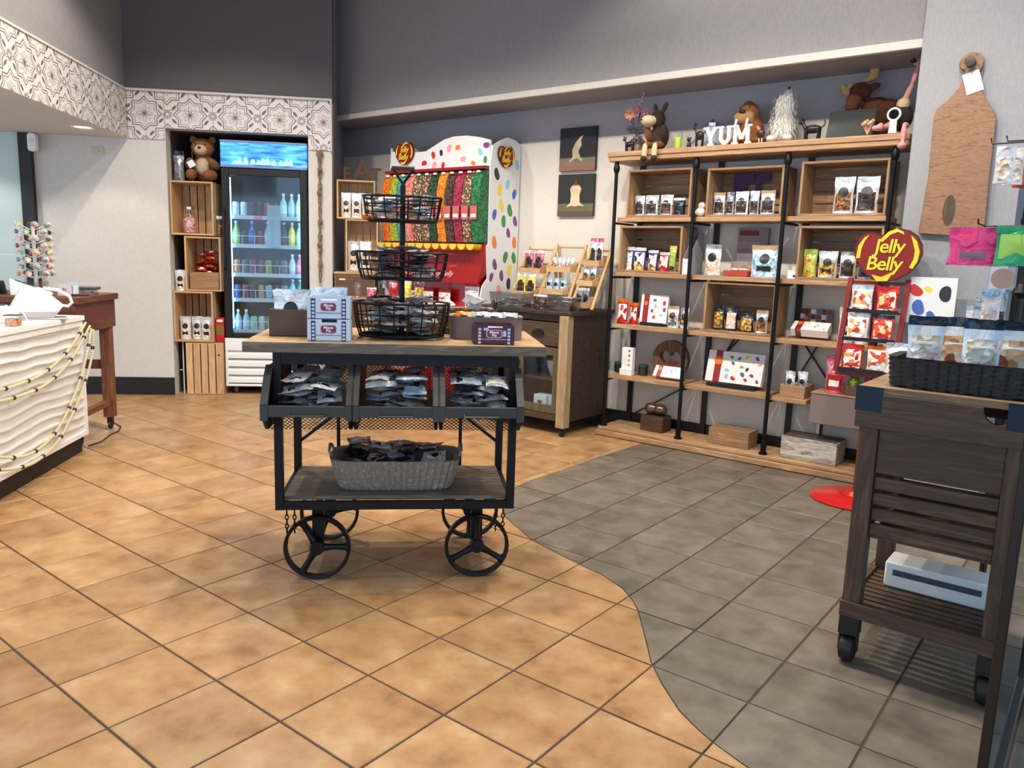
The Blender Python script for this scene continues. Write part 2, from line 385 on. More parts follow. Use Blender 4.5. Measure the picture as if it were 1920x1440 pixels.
sframe('trim_1', MB().box(-3.09, -3.0, WB - .05, WB + .1, 0, 2.06), M_black, 'F')
sframe('ceiling', MB().box(-6, 3.5, -2, 8.6, CEIL, CEIL + .1), mat('ceiling_paint', (150, 146, 142), .9), 'F')
for n, a in (('baseboard_back', (UL, UO0, WB - .014, WB)), ('baseboard_right_strip', (UO1, UR, WB - .014, WB)), ('baseboard_return', (UR, UR + .014, WB, 7.6))):
    sframe(n, MB().box(*a, 0, .147), M_black, 'F', bevel=.003)
# ---- shelf wall (frame S)
WS = 4.975
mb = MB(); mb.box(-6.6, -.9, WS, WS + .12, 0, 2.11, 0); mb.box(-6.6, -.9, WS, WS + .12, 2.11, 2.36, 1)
sframe('wall_right', mb, [mottle('cream_paint', [(216, 210, 200), (224, 218, 208)], 30, .85, bump=.03), mottle('lilac_grey_wall', [(160, 156, 162), (168, 164, 170)], 60, .9, bump=.05)], 'S')  # second colour: darker lilac grey on the top strip of the wall
sframe('wall_right_upper', MB().box(-6.6, -.93, 4.55, 5.1, 2.352, CEIL), M_grey, 'S')
sframe('trim_2', MB().box(-5.66, -.945, 4.532, 4.56, 2.345, 2.388), M_white, 'S', bevel=.003)
sframe('wall_pier', MB().box(-.945, -.455, 4.45, 5.1, 0, CEIL), mottle('pier_wallcover', [(146, 147, 151), (158, 158, 161)], 90, .9, (1, 1, .35), .12), 'S')
sframe('wall_dark', MB().box(-.455, 2.2, 4.75, 4.85, 0, CEIL), M_black, 'S')
sframe('baseboard_right', MB().box(-6.2, -.945, WS - .014, WS, 0, .13), M_black, 'S', bevel=.003)
sframe('baseboard_pier', MB().box(-.945, -.455, 4.436, 4.45, 0, .13), M_black, 'S', bevel=.003)
# ---- printed tile bands
M_tilew = mat('band_tile', (222, 216, 212), .45); M_print = mat('band_print', (112, 100, 104), .6); M_print2 = mat('band_print_pale', (168, 150, 152), .6)
def motif_polys():
    out = []                                 # (material, polygon) round a star at 0,0 ; period .345 x .40 with a half-step row
    def line(pts, w, mi=0, closed=True):
        n = len(pts)
        for i in range(n if closed else n - 1):
            p, q = Vector(pts[i]), Vector(pts[(i + 1) % n]); t = (q - p).normalized(); h = Vector((-t.y, t.x)) * w / 2; e = t * w * .4
            out.append((mi, [tuple(p - h - e), tuple(q - h + e), tuple(q + h + e), tuple(p + h - e)]))
    def star(r0, r1, k=8, ph=0.0):
        return [((r0 if i % 2 == 0 else r1) * math.cos(math.pi * i / k + ph), (r0 if i % 2 == 0 else r1) * math.sin(math.pi * i / k + ph)) for i in range(2 * k)]
    def ellp(cx, cy, a, b, th, n=10):
        return [(cx + a * math.cos(2 * math.pi * i / n) * math.cos(th) - b * math.sin(2 * math.pi * i / n) * math.sin(th),
                 cy + a * math.cos(2 * math.pi * i / n) * math.sin(th) + b * math.sin(2 * math.pi * i / n) * math.cos(th)) for i in range(n)]
    line(star(.128, .098), .0065); line(star(.106, .080), .004)
    for i in range(8):
        t = math.pi * i / 4; line(ellp(.038 * math.cos(t), .038 * math.sin(t), .022, .010, t), .0035, 1)
    out.append((0, ellp(0, 0, .014, .014, 0, 12))); line(ellp(0, 0, .022, .022, 0, 14), .003, 1)
    for sx in (.1725,):
        for i in range(12):
            t = math.pi * i / 6; out.append((0, ellp(sx + .026 * math.cos(t), .026 * math.sin(t), .011, .004, t, 6)))
        line(ellp(sx, 0, .015, .015, 0, 12), .003)
        for a in (45, 135, 225, 315):
            t = R_(a); out.append((0, ellp(sx + .072 * math.cos(t), .072 * math.sin(t), .024, .010, t, 8)))
            line([(sx + .045 * math.cos(t), .045 * math.sin(t)), (sx + .115 * math.cos(t), .115 * math.sin(t))], .003, 0, False)
    return out
MOT = motif_polys()
def band(name, fr, rects, x0, zc, n, to3, nrm_flip, tiles):
    par = struct(bpy.data.objects.new(name, None)); COL.objects.link(par); par.rotation_euler = (0, 0, FR[fr][1])
    pr = MB()
    for r in range(-1, 2):
        for i in range(-1, n + 1):
            cx, cz = x0 + (i + (.5 if r % 2 else 0)) * .345, zc + r * .2
            for mi, P in MOT:
                if r % 2 == 0 or True:
                    for R in rects:
                        q = clip_rect([(a + cx, b + cz) for a, b in P], *R)
                        if len(q) >= 3:
                            if (parea(q) < 0) != nrm_flip: q = q[::-1]
                            pr.add([to3(a, b, .0006) for a, b in q], [tuple(range(len(q)))], mi)
    stuff(pr.build('printed_pattern', [M_print, M_print2], par, 0))
    c = .1725
    for R in tiles:
        nx = max(1, round((R[1] - R[0]) / c)); nz = max(1, round((R[3] - R[2]) / c)); a, b = (R[1] - R[0]) / nx, (R[3] - R[2]) / nz
        tm = MB(); e = .0012
        vs = [to3(x, z, h) for h in (-.012, 0) for x, z in ((e, e), (a - e, e), (a - e, b - e), (e, b - e))]
        org = Vector(to3(0, 0, 0)); tm.add([tuple(Vector(v) - org) for v in vs], [(4, 5, 6, 7), (0, 1, 5, 4), (1, 2, 6, 5), (2, 3, 7, 6), (3, 0, 4, 7)] if not nrm_flip else [(7, 6, 5, 4), (4, 5, 1, 0), (5, 6, 2, 1), (6, 7, 3, 2), (7, 4, 0, 3)])
        me = tm.mesh('tile', M_tilew, 0)
        for i in range(nx):
            for j in range(nz): obj('tile', me, par, Vector(to3(R[0] + i * a, R[2] + j * b, 0)))
    return par
ZT = 2.06
fr_rects = [(-2.285, UO0 - .002, ZT, ZB), (UO0 + .002, UO1 - .002, ZO, ZB), (UO1 + .002, UR - .012, 2.035, ZB)]
b1 = band('trim_3', 'F', fr_rects, -2.285 + .13, 2.255, 5, lambda a, b, h: (a, WB - .012 - h, b), False, fr_rects)
lf = [(2.2, WB - .016, ZT, ZB)]
b2 = band('trim_4', 'F', lf, 2.3, 2.255, 14, lambda a, b, h: (-2.300 + .012 + h, a, b), False, lf)
for n, bx in (('trim_5', (-2.292, UR + .004, WB - .03, WB, ZB - .004, ZB + .014)), ('trim_6', (UR - .012, UR + .004, WB - .03, WB, 2.03, ZB)), ('trim_7', (-2.31, -2.28, .2, WB - .03, ZB - .004, ZB + .012))):
    sframe(n, MB().box(*bx), M_white, 'F', bevel=.002)
# ---- ceiling cans, soffit light, added fill light
M_bulb = mat('lamp_face', (255, 236, 208), .5, emit=6)
can_ring = MB().lathe([(.055, 0), (.075, -.006), (.08, 0)], 20).mesh('ring', M_paper)
can_face = MB().lathe([(.0001, .012), (.056, .012)], 20).mesh('lens', M_bulb)
def can(x, y, z, wt, cone, col, lab):
    t = thing('recessed_light', lab, 'ceiling light', 'W', x, y, z - .001, group='recessed ceiling lights')
    obj('ring', can_ring, t); obj('lens', can_face, t, (0, 0, -.0125))
    l = bpy.data.lights.new('lamp', 'SPOT'); l.energy = wt; l.spot_size = R_(cone); l.spot_blend = .4; l.color = col; l.shadow_soft_size = .06
    lo = obj('lamp', l, t, (0, 0, -.02)); return t
for L in LAMPS: can(L[0], L[1], CEIL, L[2], L[3], L[4], 'round white recessed light in the ceiling')
p = px_floor(155, 238, ZT); can(p.x, p.y, ZT, 14, 120, (1, .86, .68), 'round recessed light in the soffit beside the patterned band')
p = F(-3.45, 6.1); can(p.x, p.y, ZT, 30, 130, (1, .96, .88), 'added fill light in the soffit above the pale mint wall')  # extra lamp, added only to brighten the mint wall
# ---- glass entrance door
dr = struct(thing('door_1', 'clear glass entrance door with slim dark frame and chrome rail', 'door', 'S', -.10, 1.62)); del dr['category']
M_bronze = mat('dark_bronze', (40, 33, 28), .4, .5)
MB().box(-.009, .009, 0, .018, .012, 2.2).build('stile', M_bronze, dr, bevel=.002)
MB().box(-.004, .004, .018, .98, .06, 2.2).build('pane', glass('door_glass', (192, 220, 232), .10, .02), dr)
MB().tube([(.0, .03, .05), (.0, .98, .05)], .018, 14).build('bottom_rail', M_chrome, dr)
MB().cyl((-.03, .16, .03), (.03, .16, .03), .012, 10).cyl((-.03, .16, .03), (-.06, .16, .035), .008, 8).build('pivot', M_chrome, dr)
MB().box(-.014, .014, .98, 1.01, .012, 2.2).build('stile', M_bronze, dr, bevel=.002)
# ---- small fittings on the fridge wall
def wallspan(x0, x1, yt, yb, d, fr): return span(x0, x1, yt, yb, d, fr)
u, w_, h_, zb = span(172, 195, 275, 290, WB, 'F'); t = thing('wall_plate', 'small beige blank plate on the white wall beside the patterned soffit', 'wall plate', 'F', u, WB, zb)
MB().box(-w_ / 2, w_ / 2, -.006, 0, 0, h_).build('plate', mat('beige_plastic', (206, 192, 166), .5), t, bevel=.002)
MB().box(-.012, .012, -.012, -.006, h_ * .35, h_ * .65).build('switch', mat('beige_plastic'), t, bevel=.001)
u, w_, h_, zb = span(54, 70, 250, 284, WB - .07, 'F'); t = thing('wall_sensor', 'rounded white sensor at the top of the black post', 'sensor', 'F', u, WB - .05, zb)
MB().prism(rrect(w_, h_, w_ * .35, 5, 0, h_ / 2), -.05, 0).build('housing', M_paper, t, bevel=.004); MB().prism(rrect(w_ * .5, h_ * .3, .012, 3, 0, h_ * .6), -.054, -.05).build('lens', mat('frost', (220, 222, 225), .3), t)
# ================================================================== PRODUCT BUILDERS
FO_silver = foil('silver_foil', [(176, 182, 190), (226, 230, 236), (250, 251, 253)])
FO_blue = foil('blue_silver_foil', [(120, 156, 190), (186, 216, 238), (236, 246, 252)])
FO_grey = foil('grey_foil', [(96, 96, 104), (156, 156, 164), (222, 224, 230)], .26)
FO_dark = foil('dark_film', [(22, 22, 26), (44, 44, 52), (90, 94, 108)], .2, .6)
FO_pink = foil('pink_film', [(196, 84, 110), (222, 120, 140), (238, 180, 190)], .25, .5)
FO_kraft = mottle('kraft_film', [(172, 140, 98), (190, 160, 118)], 20, .4, bump=.3)
FO_white = foil('white_film', [(206, 206, 210), (232, 232, 234), (246, 246, 246)], .3, .25)
FO_orange = foil('orange_film', [(206, 84, 24), (232, 120, 40)], .3, .2)
FO_red = foil('red_film', [(168, 24, 22), (206, 44, 34)], .3, .2)
FO_green = foil('green_film', [(140, 176, 70), (176, 200, 96)], .3, .2)
FO_yellow = foil('yellow_film', [(214, 190, 70), (232, 214, 110)], .3, .2)
FO_hot = foil('hot_pink_film', [(222, 44, 112), (244, 90, 146)], .3, .25)
FO_jade = foil('jade_film', [(30, 130, 84), (54, 160, 104)], .3, .25)
CT_mix = mottle('mixed_sweets', BEANC, 70, .35, kind='vor', bump=.6)
CT_nut = mottle('nuts', [(150, 96, 50), (110, 66, 34), (176, 124, 70), (84, 50, 28)], 60, .45, kind='vor', bump=.6)
CT_choc = mottle('chocolates', [(52, 32, 24), (72, 44, 32), (40, 24, 20), (86, 58, 40)], 60, .35, kind='vor', bump=.6)
CT_gold = mottle('gold_sweets', [(206, 164, 60), (170, 120, 40), (228, 200, 110), (120, 80, 30)], 60, .35, kind='vor', bump=.6)
CT_pale = mottle('pale_sweets', [(226, 214, 196), (236, 196, 190), (206, 186, 150), (244, 240, 232)], 60, .4, kind='vor', bump=.6)
CT_blue = mottle('blue_sweets', [(190, 222, 230), (140, 190, 214), (226, 240, 244), (110, 160, 196)], 60, .35, kind='vor', bump=.6)
M_lav = mat('lavender_print', (206, 206, 226), .45); M_label = mat('pale_label', (232, 226, 214), .5); M_lblred = mat('red_label', (196, 40, 34), .45)
M_brown = mat('card_brown', (92, 70, 58), .75, bump=.05); M_taupe = mat('taupe_board', (128, 112, 106), .8, bump=.05)

def pouch_geo(w, h, dp, seed):
    rn = random.Random(seed); ph = [rn.uniform(0, 6.28) for _ in range(6)]
    def thick(x, t):
        s = 1 - .45 * t if t < .55 else (1 - .45 * .55) * max(0, (.84 - t) / .29) ** .8
        wr = .10 * math.sin(5 * t * 3 + ph[0] + 2 * x) + .08 * math.sin(7 * x + ph[1] + 4 * t)
        return dp / 2 * (1 - abs(x) ** 2.6) * s * (1 + wr) + .0012
    def pos(x, t, side):
        ww = w / 2 * (1 - .07 * math.sin(math.pi * min(1, t / .84)) + .02 * math.sin(9 * t + ph[2]))
        y = thick(x, t) * side + (.006 * math.sin(3 * x + ph[3]) * max(0, t - .7) / .3 if t > .7 else 0)
        return (x * ww, y, t * h + .006 * h * math.sin(4 * x + ph[4]) * (t > .95))
    return thick, pos
def pouch_parts(key, w, h, dp, mats, seed=0, labels='cr', cont=(.06, .60), lblm=None):
    """stand-up pouch: body mesh + sticker meshes.  mats = film, contents, header"""
    thick, pos = pouch_geo(w, h, dp, seed); nx, ny = 10, 14; mb = MB()
    for side in (-1, 1):
        vs = [pos(-1 + 2 * i / nx, j / ny, side) for j in range(ny + 1) for i in range(nx + 1)]; o = len(mb.v); mb.v += vs
        for j in range(ny):
            t = (j + .5) / ny; mi = 1 if cont[0] < t < cont[1] else (2 if t > .84 else 0)
            for i in range(nx):
                x = abs(-1 + 2 * (i + .5) / nx); a = o + j * (nx + 1) + i; q = (a, a + 1, a + nx + 2, a + nx + 1)
                mb.f.append(q if side < 0 else q[::-1]); mb.m.append(0 if (mi == 1 and x > .86) else mi)
    n = nx + 1; b = (ny + 1) * n
    for i in range(nx):
        mb.f.append((i, b + i, b + i + 1, i + 1)); mb.m.append(0)
        tp = ny * n; mb.f.append((tp + i, tp + i + 1, b + tp + i + 1, b + tp + i)); mb.m.append(2)
    body = mb.mesh('body', mats, 60); st = []
    def sticker(poly, mm, name='sticker'):
        m2 = MB(); c = (sum(p[0] for p in poly) / len(poly), sum(p[1] for p in poly) / len(poly)); K = 3; rings = []
        for k in range(K + 1):
            rings.append([(c[0] + (p[0] - c[0]) * k / K, c[1] + (p[1] - c[1]) * k / K) for p in poly])
        vs = []
        def at(x, z):
            t = z / h; xx = max(-1, min(1, x / (w / 2))); return (x, -thick(xx, t) - .0012, z)
        vs.append(at(*c)); np_ = len(poly)
        for k in range(1, K + 1): vs += [at(*p) for p in rings[k]]
        fs = [(0, 1 + i, 1 + (i + 1) % np_) for i in range(np_)]
        for k in range(1, K):
            a0 = 1 + (k - 1) * np_; a1 = 1 + k * np_; fs += [(a0 + i, a1 + i, a1 + (i + 1) % np_, a0 + (i + 1) % np_) for i in range(np_)]
        m2.add(vs, fs); st.append((name, m2.mesh(name, mm, 60)))
    lm = lblm or M_sticker; rr = min(.26 * w, .16 * h)
    if 'c' in labels: sticker([(rr * math.cos(2 * math.pi * i / 16), h * .58 + rr * math.sin(2 * math.pi * i / 16)) for i in range(16)], lm)
    if 'r' in labels: sticker(rrect(w * .5, h * .17, .003, 2, 0, h * .27), lm)
    if 'f' in labels: sticker(rrect(w * .8, h * .62, .004, 2, 0, h * .48), lm, 'printed_label')
    if 'o' in labels: sticker([(rr * .62 * math.cos(2 * math.pi * i / 14), h * .60 + rr * .5 * math.sin(2 * math.pi * i / 14)) for i in range(14)], M_lblred, 'logo')
    if 'w' in labels: sticker(rrect(w * .62, h * .05, .002, 2, 0, h * .60), M_paper, 'label_text')
    return body, st
_PC = {}
def pouch(label, fr, u, d, z, w, h, mats, seed=0, labels='cr', rot=0.0, dp=None, group=None, name='candy_pouch', cat='pouch', lblm=None, cont=(.06, .60), tilt=0.0):
    w = round(w, 3); h = round(h, 3); dp = dp or min(.07, w * .5); k = (w, h, round(dp, 3), tuple(m.name for m in mats), seed, labels, lblm.name if lblm else '', cont)
    if k not in _PC: _PC[k] = pouch_parts(k, w, h, dp, mats, seed, labels, cont, lblm)
    t = thing(name, label, cat, fr, u, d, z, rot, group); t.rotation_euler.rotate_axis('X', tilt); body, st = _PC[k]; obj('body', body, t)
    for n, m in st: obj(n, m, t)
    return t
# flat packets for the heaps
def packet_mesh(w, h, dp, mats, seed):
    rn = random.Random(seed); ph = [rn.uniform(0, 6.28) for _ in range(8)]; nx, ny = 9, 10; mb = MB()
    for side in (-1, 1):
        o = len(mb.v)
        for j in range(ny + 1):
            for i in range(nx + 1):
                x, t = -1 + 2 * i / nx, -1 + 2 * j / ny; e = max(0, 1 - abs(t) ** 4 / .72) if abs(t) < .92 else 0
                th = dp / 2 * (1 - abs(x) ** 2.5) * e * (1 + .35 * math.sin(4 * x + ph[0] + 3 * t) + .25 * math.sin(6 * t + ph[1] - 2 * x)) + .0008
                cr = noise.noise((x * 2.6 + ph[5], t * 3.2, ph[6])) ; rg = 1 - 2 * abs(noise.noise((x * 2.1 - ph[6], t * 2.4, ph[5] + 3)))
                bend = .006 * math.sin(2.2 * x + ph[2]) + .005 * math.sin(2.5 * t + ph[3]) + .008 * cr + .004 * rg
                mb.v.append((x * w / 2 * (1 - .04 * math.cos(3 * t)), t * h / 2, side * th + bend * .6))
        for j in range(ny):
            t = -1 + 2 * (j + .5) / ny
            for i in range(nx):
                x = -1 + 2 * (i + .5) / nx; a = o + j * (nx + 1) + i; q = (a, a + 1, a + nx + 2, a + nx + 1)
                mi = 0
                if side > 0 and -.62 < t < .12 and abs(x) < .72: mi = 1
                if side > 0 and .22 < t < .62 and abs(x) < .5 - .6 * abs(t - .42): mi = 2
                mb.f.append(q if side > 0 else q[::-1]); mb.m.append(mi)
    return mb.mesh('packet', mats, 22)
PKS = [(FO_silver, CT_pale, M_sticker), (FO_silver, FO_white, M_sticker), (FO_white, FO_silver, M_sticker), (FO_blue, FO_silver, M_sticker), (FO_blue, FO_white, M_paper), (FO_white, mat('pink_card', (232, 196, 190), .5), M_sticker), (FO_silver, mat('buff_card', (226, 214, 190), .5), M_paper), (FO_grey, CT_choc, M_sticker), (FO_dark, FO_grey, M_sticker), (FO_grey, FO_silver, M_sticker), (FO_dark, FO_blue, M_paper)]
PKM = [packet_mesh(.11 + .004 * (i % 3), .15 + .004 * (i % 2), .016, list(m), 20 + i) for i, m in enumerate(PKS)]
PK = {'silver': [PKM[i] for i in (0, 1, 1, 2, 2, 3, 4, 9)], 'mixed': [PKM[i] for i in (0, 1, 2, 3, 4, 5, 5, 6, 7)], 'dark': [PKM[i] for i in (0, 1, 3, 7, 7, 8, 9, 9, 10)]}
from mathutils.bvhtree import BVHTree
def heap(kind, fr, uc, dc, z0, W, D, n, label, group, scale=.8, seed=0, tilt=26, oval=False, zmax=9.0, lean=0.0, meshes=None, name='candy_packet', cat='packet', colliders=()):
    """packets dropped one by one into a container until each rests on what lies below it"""
    rn = random.Random(seed); a = FR[fr][1]; org = FR[fr][0](uc, dc, 0); placed = []; rot0 = Matrix.Rotation(a, 4, 'Z'); out = []
    for b_ in colliders: placed.append(b_)
    for k in range(n):
        best = None
        for cand in range(6):
            me = rn.choice(meshes or PK[kind]); co = [v.co for v in me.vertices]; polys = [tuple(p.vertices) for p in me.polygons]
            for tr_ in range(40):
                E_ = Matrix.Rotation(R_(lean + rn.uniform(-tilt, tilt)), 4, 'X') @ Matrix.Rotation(R_(rn.uniform(-tilt, tilt) * .7), 4, 'Y') @ Matrix.Rotation(rn.uniform(0, 6.28), 4, 'Z') @ Matrix.Scale(scale, 4)
                vs = [E_ @ c for c in co]; x0 = min(v.x for v in vs); x1 = max(v.x for v in vs); y0 = min(v.y for v in vs); y1 = max(v.y for v in vs)
                if x1 - x0 > W or y1 - y0 > D: continue
                gx, gy = (2, 4) if W < .27 and D > .3 else ((3, 2) if W > .2 else (2, 2)); ci = k % (gx * gy); bx = min(1, max(0, (ci % gx) / max(1, gx - 1) + rn.uniform(-.2, .2))); by = min(1, max(0, (ci // gx) / max(1, gy - 1) + rn.uniform(-.2, .2))); dx = -W / 2 - x0 + bx * (W - x1 + x0); dy = -D / 2 - y0 + by * (D - y1 + y0)
                if oval and any(((v.x + dx) / (W / 2)) ** 4 + ((v.y + dy) / (D / 2)) ** 4 > 1 for v in vs[::5]): continue
                break
            else: continue
            vs = [v + Vector((dx, dy, 0)) for v in vs]; zl = min(v.z for v in vs); z = z0 - zl + .24; last = None
            def clear(zz):
                if zz + zl < z0: return False
                t = BVHTree.FromPolygons([(v.x, v.y, v.z + zz) for v in vs], polys); return not any(t.overlap(q) for q in placed)
            while clear(z): last = z; z -= .015
            if last is None: continue
            for st in (.0075, .004, .002):
                if clear(last - st): last -= st
            top = max(v.z for v in vs) + last
            if top < zmax and (best is None or top < best[0]): best = (top, me, vs, polys, last, Matrix.Translation((dx, dy, last)) @ E_)
        if best is None: continue
        placed.append(BVHTree.FromPolygons([(v.x, v.y, v.z + best[4]) for v in best[2]], best[3]))
        o = obj(name, best[1]); tag(o, label, cat, group); out.append(o)
        o.matrix_world = Matrix.Translation(org) @ rot0 @ best[5]
    return out
def carton(w, dp, h, m, lid=None):
    mb = MB().box(-w / 2, w / 2, -dp / 2, dp / 2, 0, h); return mb
def bean_poly(r, th=0.0, n=14):
    o = []
    for i in range(n):
        t = 2 * math.pi * i / n; rr = r * (1 - .28 * max(0, math.cos(t)) ** 2 * (1 if True else 0)); x, y = rr * math.cos(t) * .78, r * math.sin(t)
        o.append((x * math.cos(th) - y * math.sin(th), x * math.sin(th) + y * math.cos(th)))
    return o
def beans_on(parent, w, h, n, seed, r, y, x0=None, x1=None, z0=0.0, rmin=None, nm='printed_bean', avoid=None, y_of=None):
    """printed beans scattered over an upright face (x across, z up) - one flat printed mesh per bean"""
    rn = random.Random(seed); x0 = -w / 2 if x0 is None else x0; x1 = w / 2 if x1 is None else x1; pts = []; tries = 0
    while len(pts) < n and tries < 4000:
        tries += 1; p = (rn.uniform(x0 + r, x1 - r), rn.uniform(z0 + r, z0 + h - r))
        if avoid and avoid(*p): continue
        if all((p[0] - q[0]) ** 2 + (p[1] - q[1]) ** 2 > (2.3 * r) ** 2 for q in pts): pts.append(p)
    for i, p in enumerate(pts):
        q = bean_poly(r * rn.uniform(.75, 1.05), rn.uniform(0, 6.28))
        MB().prism([(p[0] + a, p[1] + b) for a, b in q], y, y - .0006).build(nm, beanmat(rn.randrange(len(BEANC))), parent, 0)
def giftbox(label, fr, u, d, z, w, h, dp, rot=0.0, lean=0.0, beans=12, seed=0, ribbon=.14, body=None, group=None, flat=False):
    """white sweet box with printed beans and a red ribbon with gold seal"""
    t = thing('gift_box', label, 'gift box', fr, u, d, z, rot, group); t.rotation_euler.rotate_axis('X', -lean)
    MB().box(-w / 2, w / 2, -dp, 0, 0, h).build('carton', body or M_paper, t, bevel=.002)
    rx = -w * .30
    rb = MB().box(rx - w * ribbon / 2, rx + w * ribbon / 2, -dp - .0012, .0012, -.0, h + .0012).build('ribbon', mat('ribbon_red', (150, 24, 26), .45), t)
    MB().lathe([(.0001, 0), (w * .075, 0), (w * .07, .003)], 16, 0, (rx, -dp - .0045, h * .68), 'y').build('seal', mat('seal_orange', (228, 120, 30), .35), t)
    beans_on(t, w, h * .9, beans, seed, min(w, h) * .085, -dp - .0003, rx + w * .12, w * .48, h * .05)
    return t
def crate(label, fr, u, d, z, w, h, dp, wood_h=None, wood_v=None, name='wooden_crate', slats=4, back='h', rot=0.0, cat='crate', group=None, th=.014):
    """open-fronted wooden crate: four boards, slatted back; opening towards -y"""
    wh = wood_h or W_crate; wv = wood_v or W_cratez; t = thing(name, label, cat, fr, u, d, z, rot, group); g = .004
    MB().box(-w / 2, w / 2, 0, dp, 0, th).build('bottom_board', wh, t, bevel=.002); MB().box(-w / 2, w / 2, 0, dp, h - th, h).build('top_board', wh, t, bevel=.002)
    for s in (-1, 1):
        x = s * (w / 2 - th / 2); MB().box(x - th / 2, x + th / 2, 0, dp, th, h - th).build('side_board', wv, t, bevel=.002)
    n = slats
    for i in range(n):
        if back == 'h':
            a = (h - 2 * th) / n; MB().box(-w / 2 + th, w / 2 - th, dp - .009, dp, th + i * a + g, th + (i + 1) * a - g).build('back_slat', wh, t, bevel=.001)
        else:
            a = (w - 2 * th) / n; MB().box(-w / 2 + th + i * a + g, -w / 2 + th + (i + 1) * a - g, dp - .009, dp, th, h - th).build('back_slat', wv, t, bevel=.001)
    return t
def woven_basket(name, parent, w, dp, h, m, taper=.88, ribs=44, r=.0, amp=.004, rows=10, mode='v', rad=.3, wall=.008):
    """rounded rectangular woven basket shell with ribs or rows of weave"""
    mb = MB(); n = ribs * 4; prof = []
    def ring(sc, z, off, k):
        vs = []
        for i in range(n):
            t = 2 * math.pi * i / n; c, s_ = math.cos(t), math.sin(t); p = 2 / max(.12, rad) if rad < 1 else 2
            rr = 1 / ((abs(c) ** p + abs(s_) ** p) ** (1 / p))
            wv = amp * (math.sin(ribs * t * 1.0) if mode == 'v' else math.sin(ribs * .5 * t + k * math.pi)) * off
            vs.append(((w / 2 * sc * rr) * c + wv * c, (dp / 2 * sc * rr) * s_ + wv * s_, z))
        return vs
    K = rows
    rings = [ring(taper * .96, .0, 0, 0)] + [ring(taper + (1 - taper) * (k / K) ** .7, h * k / K, 1, k) for k in range(K + 1)]
    rings += [ring(1.02, h + .004, 0, 0), ring(1 - wall * 2 / w * 1.2, h + .002, 0, 0)] + [ring(max(.3, (taper + (1 - taper) * (k / K) ** .7) - wall * 2.4 / min(w, dp)), max(.008, h * k / K), 0, 0) for k in (K, 0)]
    o = []
    for R in rings: o += R
    fs = []
    for i in range(len(rings) - 1):
        for j in range(n): fs.append((i * n + j, i * n + (j + 1) % n, (i + 1) * n + (j + 1) % n, (i + 1) * n + j))
    fs.append(tuple(range(n - 1, -1, -1))); L_ = (len(rings) - 1) * n; fs.append(tuple(L_ + j for j in range(n)))
    mb.add(o, fs); return mb.build(name, m, parent, 50)
# ================================================================== TROLLEY and what stands on it
TU, TD = -.069, 3.05                        # centre of the trolley in frame F
ZTOP = .906
tr = thing('display_trolley', 'wood-topped black iron trolley on spoked wheels with three slanted bins', 'trolley', 'F', TU, TD)
LX, LY0, LY1 = .43, -.20, .25
for i in range(4):
    y0 = -.25 + i * .15; MB().box(-.541, .541, y0 + .0006, y0 + .1494, ZTOP - .036, ZTOP).build('top_plank', W_trolley, tr, bevel=.002)
MB().box(-.541, .541, -.2535, -.2502, ZTOP - .0365, ZTOP - .001).build('edge_band', W_grey, tr)
for sx in (-1, 1):
    for y in (LY0, LY1): MB().box(sx * LX - .015, sx * LX + .015, y - .015, y + .015, .275, ZTOP - .036).build('leg', M_iron, tr, bevel=.002)
    MB().box(sx * LX - .012, sx * LX + .012, LY0 + .015, LY1 - .015, .275, .305).build('side_rail', M_iron, tr)
    MB().box(sx * LX - .012, sx * LX + .012, LY0 + .015, LY1 - .015, .83, .87).build('side_rail', M_iron, tr)
for y in (LY0, LY1):
    MB().box(-LX + .015, LX - .015, y - .012, y + .012, .275, .305).build('bottom_rail', M_iron, tr)
    MB().box(-LX + .015, LX - .015, y - .012, y + .012, .822, .87).build('top_rail', M_iron, tr)
for sx in (-1, 1):
    MB().bar((sx * LX, LY1, .42), (sx * .20, LY1, .60), .012).build('brace', M_iron, tr)
    MB().bar((sx * .26, LY1 - .0, .60), (sx * .26, LY1, .32), .014).build('rear_upright', M_iron, tr)
for i in range(3):
    y0 = LY0 + .014 + i * .1407; MB().box(-LX + .012, LX - .012, y0 + .0008, y0 + .1399, .305, .322).build('shelf_plank', W_grey, tr, bevel=.0015)
# wheels with three spokes, posts and chains
def spoked(ph):
    mb = MB(); R0 = .124; n = 36
    pr = [(R0 - .013, -.014), (R0 - .004, -.016), (R0, -.012), (R0, .012), (R0 - .004, .016), (R0 - .013, .014)]
    vs = []; k = len(pr)
    for j in range(n):
        t = 2 * math.pi * j / n
        for r, y in pr: vs.append((r * math.cos(t), y, r * math.sin(t)))
    mb.add(vs, [(j * k + i, ((j + 1) % n) * k + i, ((j + 1) % n) * k + (i + 1) % k, j * k + (i + 1) % k) for j in range(n) for i in range(k)])
    for a in range(3):
        t = R_(ph + 120 * a); c, s_ = math.cos(t), math.sin(t)
        mb.tube([(c * .012, 0, s_ * .012), (c * .06, 0, s_ * .06), (c * (R0 - .022), 0, s_ * (R0 - .022)), (c * (R0 - .008), 0, s_ * (R0 - .008))], [.017, .011, .013, .022], 8)
    mb.lathe([(.026, -.02), (.03, 0), (.026, .02)], 16, 0, (0, 0, 0), 'y'); return mb
for sx, sy, ph in ((-1, LY0 + .004, 0), (1, LY0 + .004, 90), (-1, LY1 - .03, 130), (1, LY1 - .03, 30)):
    x = -.296 if sx < 0 else .307
    wh = obj('wheel', spoked(ph).mesh('wheel', M_iron), tr, (x, sy, .124)); y = sy + .035
    MB().box(x - .022, x + .022, y - .010, y + .012, .10, .275).cyl((x, sy - .022, .124), (x, y, .124), .012, 12).build('wheel_post', M_iron, tr, bevel=.002)
